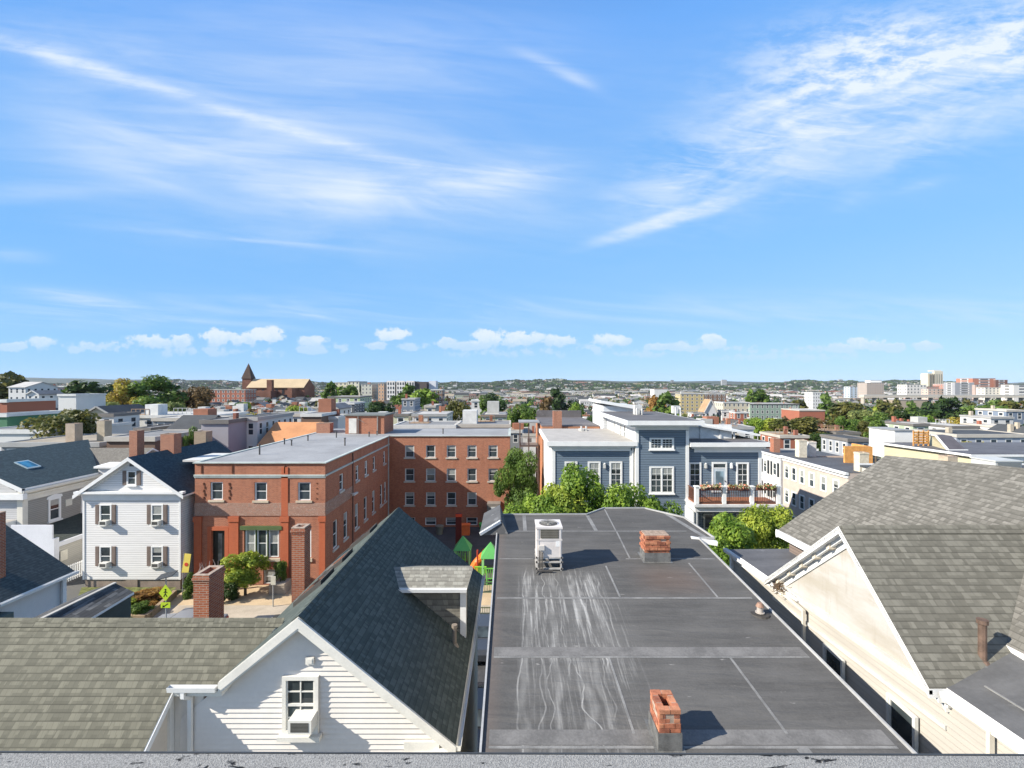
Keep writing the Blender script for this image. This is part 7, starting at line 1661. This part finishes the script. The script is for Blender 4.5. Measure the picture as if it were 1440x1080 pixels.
hsv = t.node('ShaderNodeHueSaturation'); hsv.inputs['Saturation'].default_value = 1.22; hsv.inputs['Value'].default_value = 1.0; t.l.new(sky.outputs[0], hsv.inputs['Color'])
front = t.ss(sp.outputs[1], .05, .2)
lum = t.node('ShaderNodeRGBToBW'); t.l.new(hsv.outputs[0], lum.inputs[0])
hb = t.node('ShaderNodeCombineXYZ'); t.put(hb.inputs[0], t.m('MULTIPLY', lum.outputs[0], .66)); t.put(hb.inputs[1], t.m('MULTIPLY', lum.outputs[0], .93)); t.put(hb.inputs[2], t.m('MULTIPLY', lum.outputs[0], 1.28))
def ramp(pts, f):
    n = t.node('ShaderNodeValToRGB'); e = n.color_ramp.elements
    while len(e) < len(pts): e.new(.5)
    for k, (p, c) in enumerate(pts): e[k].position = p; e[k].color = (c[0]/5, c[1]/5, c[2]/5, 1)
    t.put(n.inputs[0], f); return t.mix(1.0, n.outputs[0], (5, 5, 5, 1), 'MULTIPLY')
SKYT = ramp([(0, (2.15, 3.45, 4.9)), (.1, (1.6, 3.1, 5.0)), (.25, (1.15, 2.75, 5.0)), (.60, (.80, 2.2, 5.0)), (.8, (.45, 1.2, 3.0)), (1, (.3, .8, 2.2))], t.m('MAXIMUM', sp.outputs[2], 0.0))
SKYM = t.mix(.9, hb.outputs[0], SKYT)
az = t.ss(sp.outputs[0], -.9, .9); SKYM = t.mix(1.0, SKYM, t.mix(az, (.76, .88, .97, 1), (1.06, 1.03, 1.0, 1)), 'MULTIPLY')
c1 = t.mix(t.m('MULTIPLY', cirrus, front), SKYM, (3.95, 4.4, 4.95, 1))
shade = t.ss(t.m('SUBTRACT', V, t.m('MULTIPLY', bil, .05)), .05, .085)
ccol = t.mix(shade, (3.1, 3.9, 4.7, 1), (5.1, 5.1, 5.0, 1))
c2 = t.mix(t.m('MULTIPLY', t.m('MULTIPLY', cden, .62), front), c1, ccol)
# unseen cloud added behind the camera as fill for camera-facing walls
bk = t.noise(t.mapv(gen, (1, 1, 2.4)), 2.3, 6, .6); fill_cloud = t.m('MULTIPLY', t.m('MULTIPLY', t.ss(bk, .38, .60), .5), t.m('MULTIPLY', t.ss(sp.outputs[1], .05, -.2), t.ss(sp.outputs[2], 0, .08)))
c2 = t.mix(fill_cloud, c2, (4.9, 4.7, 4.5, 1))
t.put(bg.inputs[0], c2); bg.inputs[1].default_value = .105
sl = bpy.data.lights.new('sun', 'SUN'); sl.energy = 4.5; sl.angle = R(.53); sl.color = (1.0, .93, .82)
so = bpy.data.objects.new('sun', sl); COL.objects.link(so); so.rotation_euler = SUN.to_track_quat('Z', 'Y').to_euler(); so.location = (-30, -20, 40)
cam = bpy.data.cameras.new('camera'); co = bpy.data.objects.new('camera', cam); COL.objects.link(co); sc.camera = co
cam.sensor_width = 36; cam.lens = 36*F/1440; co.rotation_euler = (R(90), 0, 0); cam.clip_start = .05; cam.clip_end = 30000
sc.view_settings.view_transform = 'Standard'; sc.view_settings.look = 'None'; sc.view_settings.exposure = 1.0; sc.view_settings.gamma = 1
sc.cycles.max_bounces = 5; sc.cycles.diffuse_bounces = 3; sc.cycles.glossy_bounces = 2; sc.cycles.transmission_bounces = 2; sc.cycles.use_denoising = True

# the air: an even thin haze
b = MB(); b.box(-9500, 9500, -80, 12200, -75, 190)
hz = b.build('haze', []) if False else None
me = b.mesh('haze'); hm = bpy.data.materials.new('haze'); hm.use_nodes = True; hn = hm.node_tree; hn.nodes.clear()
o_ = hn.nodes.new('ShaderNodeOutputMaterial'); pv = hn.nodes.new('ShaderNodeVolumePrincipled'); pv.inputs['Color'].default_value = (.80, .88, .97, 1); pv.inputs['Density'].default_value = .000035; hn.links.new(pv.outputs[0], o_.inputs['Volume'])
me.materials.append(hm); hz = bpy.data.objects.new('haze', me); COL.objects.link(hz); tag(hz, kind='stuff')
